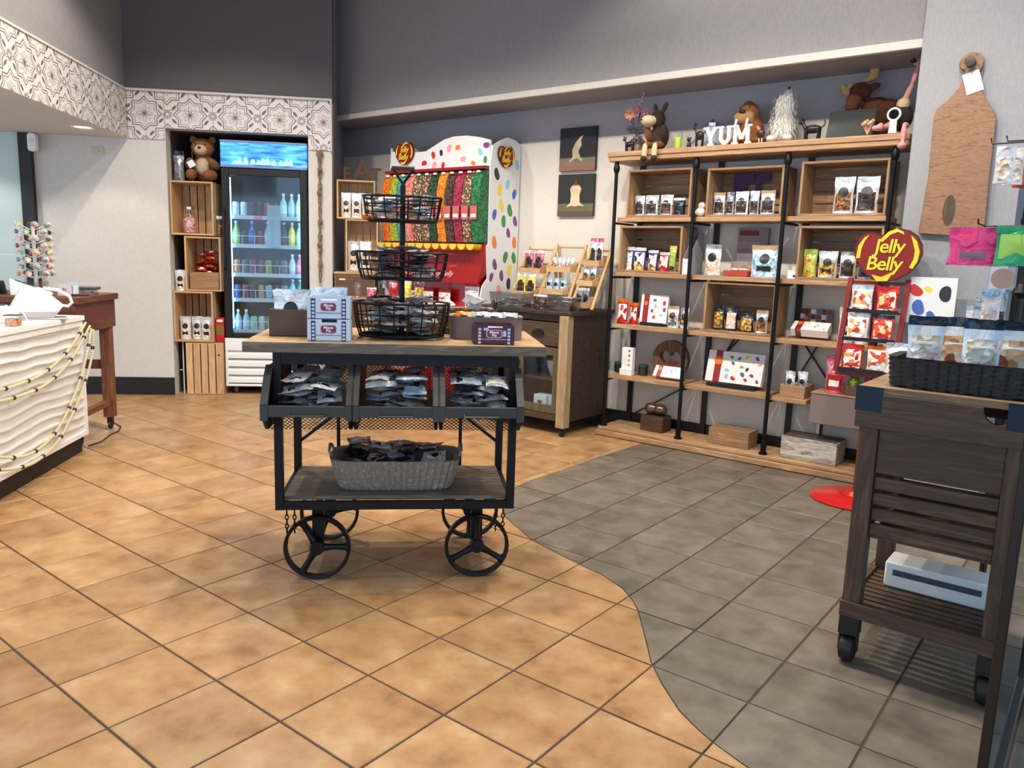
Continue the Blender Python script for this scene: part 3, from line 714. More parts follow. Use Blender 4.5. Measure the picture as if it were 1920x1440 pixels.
for sx in (-1, 1):
    for q in range(2):
        mb = MB(); x = sx * (.405 - .028 * q)
        for i in range(5):
            z = .262 - i * .017; c = [(x + (.006 * math.cos(2 * math.pi * k / 8) if i % 2 else 0), LY0 - .004 + (0 if i % 2 else .006 * math.cos(2 * math.pi * k / 8)), z + .011 * math.sin(2 * math.pi * k / 8)) for k in range(8)]
            mb.tube(c, .0024, 5, 0, True)
        stuff(mb.build('chain', M_iron, tr))
# three bins
BX = [(-.462, -.158), (-.152, .146), (.152, .448)]
def wire_diamonds(mb, x0, x1, z0, z1, to3, step=.016, r=.0011):
    w_, h_ = x1 - x0, z1 - z0; n = int((w_ + h_) / step)
    for s_ in (0, 1):
        for i in range(1, n):
            a = i * step; p = (max(0, a - h_), min(a, h_)); q = (min(a, w_), max(0, a - w_))
            P, Q = (p[0], p[1]), (q[0], q[1])
            if s_: P, Q = (w_ - P[0], P[1]), (w_ - Q[0], Q[1])
            mb.bar(to3(x0 + P[0], z0 + P[1]), to3(x0 + Q[0], z0 + Q[1]), r * 2)
M_bin = mat('bin_metal', (66, 66, 64), .55, .4)
for bi, (x0, x1) in enumerate(BX):
    bn = obj('bin_front', MB().box(x0 + .012, x1 - .012, -.333, -.318, .652, .692).mesh('bin_front', M_bin), tr, bevel=.002)
    prof = [(-.333, .640), (-.333, .692), (-.262, .775), (-.21, .815), (.235, .815), (.235, .598), (-.28, .598)]
    for x in (x0, x1 - .012):
        MB().prism(prof, x, x + .012, plane='yz').build('bin_side', M_iron, bn)
        ed = [(-.333, .640), (-.333, .694), (-.262, .778), (-.21, .817)]
        for a, b in zip(ed, ed[1:]): MB().bar((x + .006, a[0], a[1]), (x + .006, b[0], b[1]), .026, .008, up=(0, -1, 1)).build('edge_strip', M_bin, bn)
    MB().box(x0 + .012, x1 - .012, -.28, .212, .655, .664).build('bin_floor', M_iron, bn)
    mb = MB(); wire_diamonds(mb, x0 + .012, x1 - .012, .0, .062, lambda a, b: (a, -.326 + (.062 - b) * .75, .598 + b * .9)); wire_diamonds(mb, x0 + .014, x1 - .014, .61, .81, lambda a, b: (a, .22, b))
    stuff(mb.build('wire_mesh', M_iron, bn))
    cx = (x0 + x1) / 2; MB().tube([(cx - .062, -.334, .668), (cx - .062, -.352, .660), (cx + .062, -.352, .660), (cx + .062, -.334, .668)], .004, 6).build('pull_handle', M_bin, bn)
def FT(x, y): return TU + x, TD + y
for (x0, x1), kind, nm, sd, arc in zip(BX, ('silver', 'mixed', 'mixed'), ('bin nearest the drinks fridge', 'middle bin', 'bin nearest the sideboard'), (3, 14, 25), (.03, .05, .03)):
    u, d = FT((x0 + x1) / 2, -.112)
    heap(kind, 'F', u, d, .668, x1 - x0 - .076, .365, 70, 'shiny sweet packet heaped in the trolley %s' % nm, 'packets in the trolley %s' % nm, .74, sd, 13, zmax=.795, lean=10)
# lower tray
u, w_, h_, zb = span(618, 862, 838, 913, 2.93, 'F')
bk = thing('woven_tray', 'grey woven oblong basket tray on the lower trolley shelf', 'basket', 'F', u, 3.04, .324)
M_rope = mottle('grey_rope', [(150, 142, 128), (120, 112, 100), (168, 160, 146)], 60, .8, bump=.4)
woven_basket('woven_body', bk, .50, .27, .115, M_rope, .86, 66, amp=.0035, rad=.42)
for sx in (-1, 1): MB().tube([(sx * .245, -.05, .11), (sx * .256, -.05, .14), (sx * .258, 0, .155), (sx * .256, .05, .14), (sx * .245, .05, .11)], .006, 6).build('handle', M_rope, bk)
heap('dark', 'F', u, 3.04, .345, .40, .185, 44, 'dark sweet packet in the grey woven tray on the trolley shelf', 'packets in the woven tray', .78, 5, 15, True, zmax=.50)
# ---- three-tier wire stand
st_u = onp(754, 520, 3.02, 'F')[0]; st = thing('tiered_wire_stand', 'black wire basket stand of three tiers with shovel handle on the trolley', 'basket stand', 'F', st_u, 3.02, ZTOP + .001)
def zrel(py): return onp(752, py, 3.02, 'F')[1] - ZTOP
def ring_pts(a, b, z, p=3.0, n=40):
    o = []
    for i in range(n):
        t = 2 * math.pi * i / n; c, s_ = math.cos(t), math.sin(t); r = 1 / ((abs(c) ** p + abs(s_) ** p) ** (1 / p)); o.append((a * r * c, b * r * s_, z))
    return o
def wire_basket(name, parent, a0, b0, z0, a1, b1, z1, p=3.0, ribs=22, rows=2, r=.0032):
    mb = MB(); n = 44
    for k in range(rows + 2):
        f = k / (rows + 1); bulge = 1 + .0 * f
        mb.tube(ring_pts(a0 + (a1 - a0) * f ** .6, b0 + (b1 - b0) * f ** .6, z0 + (z1 - z0) * f, p, n), r * (1.5 if k in (0, rows + 1) else .8), 6, 0, True)
    for i in range(ribs):
        pts = []
        for k in range(4):
            f = k / 3; t = 2 * math.pi * i / ribs; c, s_ = math.cos(t), math.sin(t); q = 1 / ((abs(c) ** p + abs(s_) ** p) ** (1 / p))
            pts.append(((a0 + (a1 - a0) * f ** .6) * q * c, (b0 + (b1 - b0) * f ** .6) * q * s_, z0 + (z1 - z0) * f))
        mb.tube(pts, r * .8, 5)
    for i in range(-4, 5): y = b0 * i / 5; x = a0 * (1 - abs(i / 5) ** p) ** (1 / p); mb.tube([(-x, y, z0), (x, y, z0)], r * .7, 5)
    return stuff(mb.build(name, M_iron, parent))
ztb = [(zrel(634) + .012, zrel(566) + .02, .165, .192, 2.2), (zrel(523), zrel(474), .150, .172, 4), (zrel(415), zrel(372), .128, .145, 4)]
ztb[0] = (.012, zrel(568), .160, .183, 2.6)
for z0, z1, a0, a1, pw in ztb: wire_basket('wire_basket', st, a0, a0 * .72, z0, a1, a1 * .74, z1, pw)
zp = zrel(348); MB().cyl((0, 0, 0), (0, 0, zp), .0105, 12).lathe([(.09, 0), (.09, .006), (.02, .012)], 20).build('pole', M_iron, st)
hz = zrel(316); MB().tube([(0, 0, zp - .03), (0, 0, zp + .005), (-.036, 0, zp + .055), (-.044, 0, hz - .01), (-.038, 0, hz)], .005, 8).tube([(0, 0, zp + .005), (.036, 0, zp + .055), (.044, 0, hz - .01), (.038, 0, hz)], .005, 8).build('handle_fork', M_iron, st)
MB().cyl((-.042, 0, hz), (.042, 0, hz), .0095, 12).build('handle_grip', mat('dark_grip', (54, 36, 28), .5), st)
_pm = MB().cyl((0, 0, .8), (0, 0, 2.2), .013, 8); POLE = BVHTree.FromPolygons(_pm.v, _pm.f)
for k, (kind, n, W, D, sc, lab) in enumerate((('dark', 44, .285, .205, .66, 'lowest'), ('dark', 36, .262, .18, .60, 'middle'), ('mixed', 26, .225, .15, .54, 'topmost'))):
    heap(kind, 'F', st_u, 3.02, ZTOP + ztb[k][0] + .008, W, D, n, 'crinkled dark and silver packet in the %s wire basket of the tiered stand' % lab, 'packets in the %s wire basket' % lab, sc, 40 + k, 15, True, zmax=ZTOP + ztb[k][1] + .03, colliders=[POLE])
t = thing('orange_candy', 'small orange wrapped sweet on the topmost wire basket rim', 'sweet', 'F', onp(687, 410, 2.97, 'F')[0], 2.97, onp(687, 413, 2.97, 'F')[1])
MB().ell((0, 0, .012), (.018, .012, .012)).build('wrapper', FO_orange, t); MB().lathe([(.001, 0), (.009, .01)], 8, 0, (.018, 0, .012), 'x').build('twist', FO_orange, t)
# ---- boxes on the top
def snack_box(label, px, d, z, base, stripe, lw, lh, dp, group=None, tags=False):
    u = onp(px, 620, d, 'F')[0]; t = thing('snack_box', label, 'box', 'F', u, d, z, 0, group)
    mb = MB().box(-lw / 2, lw / 2, 0, .0025, 0, lh * .86).box(-lw / 2, -lw * .16, 0, .0025, lh * .86, lh).box(lw * .2, lw / 2, 0, .0025, lh * .86, lh)
    mb.box(-lw / 2, lw / 2, dp - .0025, dp, 0, lh).box(-lw / 2, -lw / 2 + .0025, .0025, dp - .0025, 0, lh).box(lw / 2 - .0025, lw / 2, .0025, dp - .0025, 0, lh).box(-lw / 2, lw / 2, 0, dp, 0, .003)
    mb.build('carton', base, t)
    for s in (-1, 1):
        x = s * lw * .36; MB().box(x - .008, x + .008, -.0006, 0, 0, lh * .93).build('printed_stripe', stripe, t)
        for k in range(5): zc = lh * (.1 + .17 * k); MB().prism(rrect(.0105, .0085, .002, 2, x, zc), -.0012, -.0006).build('printed_badge', mat('badge_lilac', (206, 206, 224), .5), t)
    MB().prism(rrect(lw * .36, lh * .36, lh * .12, 5, 0, lh * .55), -.0014, -.0006).build('logo_ground', mat('logo_maroon', (128, 34, 60), .45), t)
    lettering('Moon\nPie', .0145, M_paper, t, (0, -.0016, lh * .55), offset=.0004)
    MB().prism(rrect(lw * .40, lh * .42, lh * .14, 5, 0, lh * .55), -.0008, -.0004).build('logo_rim', mat('pinkish_rim', (226, 200, 210), .5), t)
    lettering('The Original Marshmallow Sandwich', .0062, mat('print_blue', (60, 100, 150), .5) if not tags else M_paper, t, (0, -.0008, lh * .27))
    if tags:
        MB().box(-.04, -.022, -.0022, -.0014, lh * .72, lh * .86).build('price_tag', mat('tag_blue', (176, 204, 238), .5), t); MB().box(.032, .044, -.0022, -.0014, lh * .42, lh * .72).build('price_tag', mat('tag_blue'), t)
    for k in range(4): MB().box(-lw / 2 + .008, lw / 2 - .008, .012 + k * (dp - .03) / 4, .012 + (k + .8) * (dp - .03) / 4, .004, lh * .84).build('wrapped_cake', FO_grey if tags else FO_silver, t, bevel=.004)
    return t
M_paleblue = mat('carton_pale_blue', (206, 220, 238), .5); M_navy = mat('carton_navy', (24, 30, 84), .5); M_maroon = mat('carton_maroon', (74, 26, 44), .5)
a = snack_box('lower of two stacked pale blue snack cartons on the trolley', 616, 2.85, ZTOP + .001, M_paleblue, M_navy, .150, .078, .12)
b = snack_box('upper pale blue snack carton, stacked on another on the trolley', 616, 2.853, ZTOP + .081, M_paleblue, M_navy, .150, .078, .12)
snack_box('maroon snack carton with price tags at the trolley edge', 927, 2.835, ZTOP + .001, M_maroon, mat('maroon_stripe', (92, 30, 60), .5), .150, .072, .11, tags=True)
u = onp(583, 600, 3.05, 'F')[0]; t = thing('brown_carton', 'plain brown carton full of silver bags behind the pale blue cartons', 'box', 'F', u, 2.985, ZTOP + .001)
MB().box(-.145, .145, 0, .004, 0, .10).box(-.145, .145, .136, .14, 0, .10).box(-.145, -.141, .004, .136, 0, .10).box(.141, .145, .004, .136, 0, .10).box(-.145, .145, 0, .14, 0, .004).build('carton', M_brown, t, bevel=.001)
for i in range(4): pouch('silver bag with dark sticker standing in the plain brown carton', 'F', u - .07 + .14 * (i % 2), 3.03 + .05 * (i // 2), ZTOP + .008, .132, .165 + .012 * (i % 2), [FO_silver, FO_grey, FO_silver], 50 + i, 'c', dp=.034, group='bags in the brown carton')
# rounded taupe tray
u = onp(914, 610, 3.0, 'F')[0]; t = thing('taupe_tray', 'taupe oval box with open top behind the maroon carton', 'box', 'F', u, 3.08, ZTOP + .001)
woven_basket('box_body', t, .285, .20, .085, M_taupe, .99, 8, amp=0, rows=2, rad=.5, wall=.006)
MB().prism(rrect(.25, .17, .06, 5), -.0, .008, plane='xy').build('base', M_brown, t)
for i, (dx, m) in enumerate(((-.09, FO_orange), (-.045, FO_silver), (.0, FO_white), (.045, FO_silver))):
    put('candy_packet', packet_mesh(.062, .085, .014, [m, m, M_sticker], 70 + i), 'small %s packet standing in the taupe oval box' % ('orange', 'silver', 'white', 'bright silver')[i], 'packet', 'F', u + dx * 1.35 + .035, 3.07, ZTOP + .062, e=Euler((R_(72), 0, AF)))
# wicker basket at the rear of the top
u = onp(864, 570, 3.28, 'F')[0]; t = thing('wicker_basket', 'brown wicker basket with dark handles holding white packs at the trolley rear', 'basket', 'F', u, 3.27, ZTOP + .001)
M_wick = mottle('wicker', [(150, 122, 88), (112, 86, 60), (170, 142, 106)], 45, .75, bump=.5)
woven_basket('wicker_body', t, .30, .15, .10, M_wick, .93, 40, amp=.0045, rows=12, mode='h', rad=.5)
for sx in (-1, 1): MB().tube([(sx * .142, -.03, .098), (sx * .146, -.03, .13), (sx * .146, .0, .145), (sx * .146, .03, .13), (sx * .142, .03, .098)], .006, 6).build('handle', M_black, t)
WPK = [packet_mesh(.09, .08, .03, [FO_white, FO_white, FO_silver], 80 + i) for i in range(3)]
heap('', 'F', u, 3.27, ZTOP + .05, .235, .10, 10, 'white plastic pack in the brown wicker basket', 'white packs in the wicker basket', .95, 8, 35, True, meshes=WPK, name='white_pack', zmax=ZTOP + .17)
# ================================================================== ALCOVE: fridge, crates
def can_mesh(col, name):
    return MB().lathe([(.024, 0), (.031, .006), (.032, .012), (.032, .098), (.027, .112), (.024, .114)], 16, 0).mesh('can', mat(name, col, .3, .3))
def bottle_parts(h, r, body, cap, label):
    b = MB().lathe([(r * .85, 0), (r, .01), (r, h * .55), (r * .8, h * .66), (r * .38, h * .82), (r * .36, h * .93)], 16)
    c = MB().lathe([(r * .42, h * .92), (r * .42, h), (r * .3, h + .004)], 14); l = MB().lathe([(r * 1.01, h * .16), (r * 1.01, h * .5)], 16)
    return b.mesh('bottle_body', body), c.mesh('cap', cap), l.mesh('paper_label', label)
fz = lambda py: onp(500, py, 6.79, 'F')[1]
FU0, FU1, FD = -1.606, -.916, 6.735; FC = (FU0 + FU1) / 2; FW = FU1 - FU0
fg = thing('drinks_fridge', 'black glass-door drinks fridge with blue lit header in the alcove', 'fridge', 'F', FC, FD)
hw = FW / 2
MB().box(-hw, -hw + .035, .055, .70, .10, 2.10).build('side_wall', M_black, fg, bevel=.003); MB().box(hw - .035, hw, .055, .70, .10, 2.10).build('side_wall', M_black, fg, bevel=.003)
MB().box(-hw + .035, hw - .035, .66, .70, .10, 2.10).build('back_wall', mat('fridge_liner_grey', (96, 104, 112), .5), fg)
MB().box(-hw + .035, hw - .035, .055, .66, 1.88, 2.10).build('top_box', M_black, fg); MB().box(-hw + .035, hw - .035, .055, .66, .10, .50).build('base_box', M_black, fg)
# lit header with a blue sky-and-ice print
m = bpy.data.materials.new('lit_header'); m.use_nodes = True; nt = m.node_tree; N = nt.nodes; b = N['Principled BSDF']
tc = N.new('ShaderNodeTexCoord'); mp = N.new('ShaderNodeMapping'); mp.inputs['Scale'].default_value = (3, 1, 14); nz = N.new('ShaderNodeTexNoise'); nz.inputs['Scale'].default_value = 2.2; nz.inputs['Detail'].default_value = 5
rp = N.new('ShaderNodeValToRGB'); rp.color_ramp.elements[0].position = .35; rp.color_ramp.elements[0].color = lin((14, 84, 200)); rp.color_ramp.elements[1].position = .72; rp.color_ramp.elements[1].color = lin((96, 196, 244))
nt.links.new(tc.outputs['Object'], mp.inputs[0]); nt.links.new(mp.outputs[0], nz.inputs['Vector']); nt.links.new(nz.outputs['Fac'], rp.inputs[0])
nt.links.new(rp.outputs[0], b.inputs['Base Color']); nt.links.new(rp.outputs[0], b.inputs['Emission Color']); b.inputs['Emission Strength'].default_value = 1.25
hd = MB().box(-hw + .004, hw - .004, -.006, .05, 1.895, 2.075).build('header_light', m, fg, bevel=.004)
MB().box(-hw + .002, hw - .002, -.009, .03, 1.878, 1.893).box(-hw + .002, hw - .002, -.009, .03, 2.077, 2.09).build('header_rim', mat('lilac_alu', (150, 150, 190), .35, .6), fg)
mi_ice = mat('ice_print', (150, 224, 240), .5, emit=1.3)
for i in range(11):
    x = -hw + .12 + i * .044 + .01 * math.sin(i * 5); hh = .03 + .03 * abs(math.sin(i * 2.3))
    MB().prism([(x - .024, 1.905), (x + .024, 1.905), (x + .012, 1.905 + hh * .7), (x + .002, 1.905 + hh), (x - .014, 1.905 + hh * .6)], -.0068, -.006).build('printed_ice', mi_ice, hd)
# door
dz0, dz1 = .485, 1.872
dr_ = MB().box(-hw + .004, -hw + .062, 0, .045, dz0, dz1).box(hw - .062, hw - .004, 0, .045, dz0, dz1).box(-hw + .062, hw - .062, 0, .045, dz1 - .055, dz1).box(-hw + .062, hw - .062, 0, .045, dz0, dz0 + .04).build('door_frame', M_black, fg, bevel=.004)
MB().box(-hw + .062, hw - .062, .018, .024, dz0 + .04, dz1 - .055).build('door_glass', M_pane, fg)
MB().tube([(-hw + .02, -.0, 1.05), (-hw + .02, -.028, 1.07), (-hw + .02, -.028, 1.52), (-hw + .02, 0, 1.54)], .009, 8).build('door_handle', M_black, fg)
x0 = onp(501, 440, FD, 'F')[0] - FC; x1 = onp(526, 440, FD, 'F')[0] - FC
MB().box(x0, x1, .0155, .0172, fz(463), fz(385)).build('door_poster', glass('poster_film', (170, 220, 232), .25, .3), fg)
for sx in (-1, 1): MB().box(sx * (hw - .058) - .006, sx * (hw - .058) + .006, .055, .066, .56, 1.80).build('light_strip', mat('led_strip', (150, 205, 255), .5, emit=26), fg)
shz = [1.497, 1.262, 1.022, .812, .545]
M_wire = mat('white_wire', (216, 226, 232), .4)
for k, z in enumerate(shz):
    sh = MB().box(-hw + .037, hw - .037, .075, .60, z - .008, z).build('shelf', M_wire, fg)
    MB().box(-hw + .045, hw - .045, .066, .072, z - .028, z + .004).build('price_rail', mat('rail_grey', (176, 196, 206), .35), sh)
    if k: MB().tube([(-hw + .045, .07, z + .07), (hw - .045, .07, z + .07)], .0025, 6).build('front_wire', M_wire, sh)
    for j in range(1, 6 if k else 0): x = -hw + .045 + j * (FW - .09) / 6; MB().tube([(x, .07, z), (x, .07, z + .07)], .002, 5).build('divider_wire', M_wire, sh)
MB().box(-.10, -.03, .0645, .066, shz[0] - .026, shz[0] + .002).build('pink_tag', mat('tag_pink', (222, 110, 140), .5), fg)
# base grille
gp = MB().box(-hw, hw, .0, .04, .375, .48).box(-hw, -hw + .02, 0, .04, .085, .375).box(hw - .02, hw, 0, .04, .085, .375).box(-hw, hw, .0, .04, .07, .09).build('kick_panel', M_paper, fg, bevel=.002)
for j in range(4): MB().prism([(.002, .10 + j * .07), (.002, .135 + j * .07), (.035, .165 + j * .07), (.035, .155 + j * .07)], -hw + .02, hw - .02, plane='yz').build('louver', M_paper, fg)
lettering('Avantco', .035, mat('logo_grey', (120, 110, 120), .5), fg, (-.13, -.0008, .425), shear=.2)
for sx in (-1, 1):
    for y in (.08, .60): MB().lathe([(.028, -.012), (.03, 0), (.028, .012)], 14, 0, (sx * (hw - .07), y, .030), 'x').box(sx * (hw - .07) - .016, sx * (hw - .07) + .016, y - .02, y + .02, .045, .10).build('caster', mat('grey_rubber', (90, 90, 92), .6), fg)
# drinks
DR = [[('c', (196, 206, 232)), ('c', (196, 206, 232)), ('c', (60, 50, 40)), ('c', (44, 44, 46)), ('c', (150, 50, 60)), ('c', (52, 56, 60)), ('b', (170, 210, 220)), ('b', (150, 190, 216)), ('b', (190, 220, 232))],
      [('g', (150, 170, 90)), ('c', (34, 30, 26)), ('b', (40, 70, 140)), ('c', (140, 40, 60)), ('b', (150, 176, 196)), ('b', (150, 176, 196)), ('b', (40, 42, 50)), ('b', (220, 204, 40)), ('b', (170, 206, 190))],
      [('c', (176, 110, 70)), ('c', (90, 86, 90)), ('c', (130, 50, 70)), ('c', (120, 60, 80)), ('c', (130, 140, 50)), ('c', (60, 66, 70)), ('c', (110, 100, 110)), ('b', (170, 190, 230)), ('b', (220, 110, 140))],
      [('c', (70, 80, 130)), ('c', (110, 70, 90)), ('c', (60, 60, 90)), ('c', (170, 150, 140)), ('c', (130, 170, 200)), ('c', (90, 90, 96)), ('c', (110, 120, 130)), ('b', (120, 190, 180)), ('b', (60, 130, 120))],
      [('b', (150, 176, 186)), ('b', (150, 176, 186)), ('c', (150, 190, 160)), ('c', (186, 200, 208)), ('c', (110, 140, 110)), ('c', (180, 196, 206)), ('c', (120, 130, 140)), ('b', (140, 180, 190)), ('b', (140, 180, 190))]]
CNAME = {'c': 'can', 'b': 'bottle', 'g': 'bottle'}
def cname(c):
    h = max(c) - min(c)
    if h < 26: return 'dark' if max(c) < 80 else ('grey' if max(c) < 170 else 'pale silver')
    r, g_, b_ = c
    if r > g_ > b_ and g_ > .62 * r and r > 120: return 'yellow' if b_ < 110 and g_ > 150 else 'tan'
    if r >= g_ and r >= b_: return 'pink' if b_ > .5 * r and r > 180 else 'red-brown'
    if g_ >= r and g_ >= b_: return 'green'
    return 'blue'
SHN = ['topmost', 'second', 'third', 'fourth', 'lowest']
for k, row in enumerate(DR):
    for j, (kd, c) in enumerate(row):
        x = -hw + .085 + j * (FW - .17) / 8; y = .125 + .012 * (j % 2); nm = 'drink_can' if kd == 'c' else 'drink_bottle'
        lab = '%s drink %s on the %s shelf inside the glass-door fridge' % (cname(c), CNAME[kd], SHN[k]); gr = 'drinks on the %s fridge shelf' % SHN[k]; z = shz[k] + .001
        if kd == 'c':
            put(nm, can_mesh(c, 'can_%d_%d_%d' % c), lab, 'can', 'F', FC + x, FD + y, z, group=gr, scale=(.95, .95, 1.0))
        else:
            h = .19 if k in (0, 1) else .165
            bm, cm, lm = bottle_parts(h, .030, mat('bottle_%d_%d_%d' % c, c, .12, coat=.5), M_paper, mat('bottle_label_%d_%d_%d' % c, tuple(min(255, q + 30) for q in c), .5))
            t = thing(nm, lab, 'bottle', 'F', FC + x, FD + y, z, group=gr); obj('bottle_body', bm, t); obj('cap', cm, t); obj('paper_label', lm, t)
# ---- crates beside the fridge
CD_ = 6.705
c1 = crate('pine crate holding a jar of pink sweets below the plush bear', 'F', -1.83, CD_, 1.322, .335, .43, .30, W_pine, W_pinez, slats=5, back='v')
c2 = crate('pine crate holding the tray of orange packets beside the fridge', 'F', -1.758, CD_ + .002, .868, .285, .445, .30, W_pine, W_pinez, slats=4, back='v')
c3 = crate('pine crate holding three white sweet bags beside the fridge', 'F', -1.846, CD_, .446, .316, .418, .30, W_pine, W_pinez, slats=5, back='v')
c4 = thing('wooden_crate', 'pale pine crate on the floor, its slats facing out beside the fridge', 'crate', 'F', -1.77, CD_)
for s in (-1, 1): MB().box(s * .150 - .008 * (s > 0) - .008 * (s > 0), s * .150 + .016 * (s < 0), .01, .30, .0, .44).build('side_board', W_pinez, c4, bevel=.002)
for i in range(5): MB().box(-.15 + i * .06 + .004, -.15 + (i + 1) * .06 - .004, 0, .010, .005, .435).build('slat', W_pinez, c4, bevel=.0015)
MB().box(-.134, .134, .01, .30, .426, .44).build('top_board', W_pine, c4); MB().box(-.134, .134, .01, .30, 0, .014).build('bottom_board', W_pine, c4)
MB().box(.11, .125, -.0008, 0, .33, .345).build('printed_mark', M_sticker, c4)
t = thing('wire_rack', 'white wire upright in the gap left of the slatted floor crate', 'rack', 'F', -1.955, CD_ + .06)
MB().tube([(0, 0, 0), (0, 0, .44)], .006, 8).build('upright', M_wire, t); MB().tube([(0, 0, .2), (-.03, .0, .2)], .004, 6).build('cross_wire', M_wire, t)
MB().tube([(0, .2, 0), (0, .2, .44)], .006, 8).build('upright', M_wire, t); MB().tube([(0, 0, .43), (0, .2, .43)], .004, 6).build('cross_wire', M_wire, t)
# jar
t = thing('sweet_jar', 'glass jar of pink sweets in the pine crate', 'jar', 'F', -1.885, CD_ + .13, 1.337)
MB().lathe([(.05, 0), (.056, .01), (.056, .14), (.04, .175), (.032, .185), (.032, .2)], 20).build('glass_jar', M_clear, t); MB().lathe([(.048, .006), (.052, .012), (.052, .12), (.03, .135), (.001, .138)], 18).build('pink_sweets', mottle('pink_sweet', [(226, 150, 150), (236, 190, 186), (206, 110, 116), (244, 220, 214)], 70, .4, kind='vor', bump=.7), t)
MB().lathe([(.036, .196), (.036, .215), (.02, .222)], 18).build('lid', M_chrome, t)
pouch('clear bag of dark treats with cream top on the crate by the fridge', 'F', -1.633, CD_ + .07, 1.316, .046, .17, [M_clear, CT_nut, FO_white], 3, '', dp=.05)
for i in range(2): pouch('white sweet bag with black stickers in the gap beside the orange tray', 'F', -1.955, CD_ + .06 + .09 * i, .866, .085, .17, [FO_white, CT_pale, FO_white], 4 + i, 'cr', dp=.045, group='white bags in the crate gap')
tr2 = thing('wood_tray', 'small wooden box tray heaped with orange packets in the crate', 'tray', 'F', -1.755, CD_ + .02, .884)
MB().box(-.115, .115, 0, .01, 0, .14).box(-.115, .115, .19, .2, 0, .14).box(-.115, -.105, .01, .19, 0, .14).box(.105, .115, .01, .19, 0, .14).box(-.105, .105, .01, .19, 0, .01).build('tray_box', W_crate, tr2, bevel=.002)
OPK = [packet_mesh(.10, .10, .022, [FO_red, FO_orange, M_paper], 90 + i) for i in range(3)]
heap('', 'F', -1.755, CD_ + .12, .99, .19, .165, 12, 'glossy red-orange packet in the small wooden box tray', 'orange packets in the wooden tray', .9, 12, 22, meshes=OPK, zmax=1.24)
for i in range(3): pouch('white sweet bag with black stickers in the lowest open pine crate', 'F', -1.93 + .085 * i, CD_ + .07 + .03 * (i == 1), .462, .088, .19, [FO_white, CT_pale, FO_white], 7 + i, 'cr', dp=.05, group='white bags in the low crate')
t = thing('red_carton', 'red and olive carton standing on the floor crate against the fridge', 'box', 'F', -1.644, CD_ + .03, .446)
MB().box(-.034, .034, 0, .12, 0, .20).build('carton', FO_red, t, bevel=.002); MB().box(-.03, .03, -.001, 0, .06, .14).build('olive_panel', mat('olive_print', (126, 104, 44), .5), t); MB().prism(rrect(.05, .022, .01, 4, 0, .178), -.0015, 0).build('logo_oval', M_label, t)
# plush bear + grey bag on crate 1
BB = mottle('bear_plush', [(120, 74, 40), (148, 96, 54)], 60, .95, bump=.5); BW = mottle('bear_cream', [(206, 184, 154), (190, 164, 130)], 60, .95, bump=.5); BD = mat('bear_dark', (40, 26, 20), .6)
t = thing('plush_bear', 'brown plush bear with white tag sitting on the top pine crate', 'plush toy', 'F', -1.765, CD_ + .15, 1.765)
bo = blob('body', [((0, .02, .13), (.10, .09, .13), 0), ((0, -.01, .30), (.105, .10, .09), 0), ((0, -.09, .275), (.058, .05, .045), 1), ((-.085, .0, .375), (.035, .025, .035), 0), ((.085, 0, .375), (.035, .025, .035), 0),
                   ((-.11, -.06, .15), (.04, .085, .04), 0, (-25, 0, 20)), ((.11, -.06, .15), (.04, .085, .04), 0, (-25, 0, -20)), ((-.085, -.11, .05), (.05, .09, .05), 0, (0, 0, 20)), ((.085, -.11, .05), (.05, .09, .05), 0, (0, 0, -20)), ((0, -.05, .13), (.06, .05, .08), 1)], [BB, BW], t, .008); t.scale = (.88, .88, .88)
MB().ell((0, -.137, .29), (.016, .012, .012)).build('nose', BD, t)
for s in (-1, 1): MB().ell((s * .04, -.098, .325), .009, 10, 6).build('eye', BD, t)
MB().box(-.03, .03, -.138, -.136, .13, .19).build('paper_tag', M_paper, t, rot=(0, R_(-28), 0))
pouch('dark grey gift bag standing beside the plush bear on the crate', 'F', -1.952, CD_ + .12, 1.756, .085, .24, [FO_grey, FO_grey, FO_dark], 2, '', dp=.06)
put('wood_stick', MB().cyl((0, 0, 0), (0, 0, .30), .006, 8).ell((0, 0, .30), .008, 8, 6).mesh('wood_stick', W_pinez), 'thin pine stick upright between plush bear and grey bag', 'stick', 'F', -1.885, CD_ + .27, 1.755)
# hanging knotted cord on the strip beside the fridge
ru, rw, rh, rz = span(590, 610, 288, 530, WB - .03, 'F')
t = thing('knotted_hanging', 'knotted driftwood cord hanging on the white strip beside the fridge', 'wall hanging', 'F', ru, WB - .004, rz)
M_cord = mottle('driftwood', [(150, 126, 100), (112, 88, 64), (176, 154, 128)], 40, .8, bump=.5)
MB().lathe([(.001, -.034), (.024, -.03), (.03, -.018), (.026, 0)], 18, 0, (0, 0, rh), 'y').build('hook_knob', M_cord, t)
for ph in (0, math.pi): MB().tube([(.010 * math.sin(i * .8 + ph), -.022 - .006 * math.cos(i * .8 + ph), rh - i * rh / 40) for i in range(41)], [.007 + .002 * math.sin(i * 1.3) for i in range(41)], 6).build('cord', M_cord, t)
for i, f in enumerate((.12, .30, .52, .70, .86)): MB().ell((.003 * (-1) ** i, -.026, rh * (1 - f)), (.021, .018, .024), 12, 8).build('knot', M_cord, t)
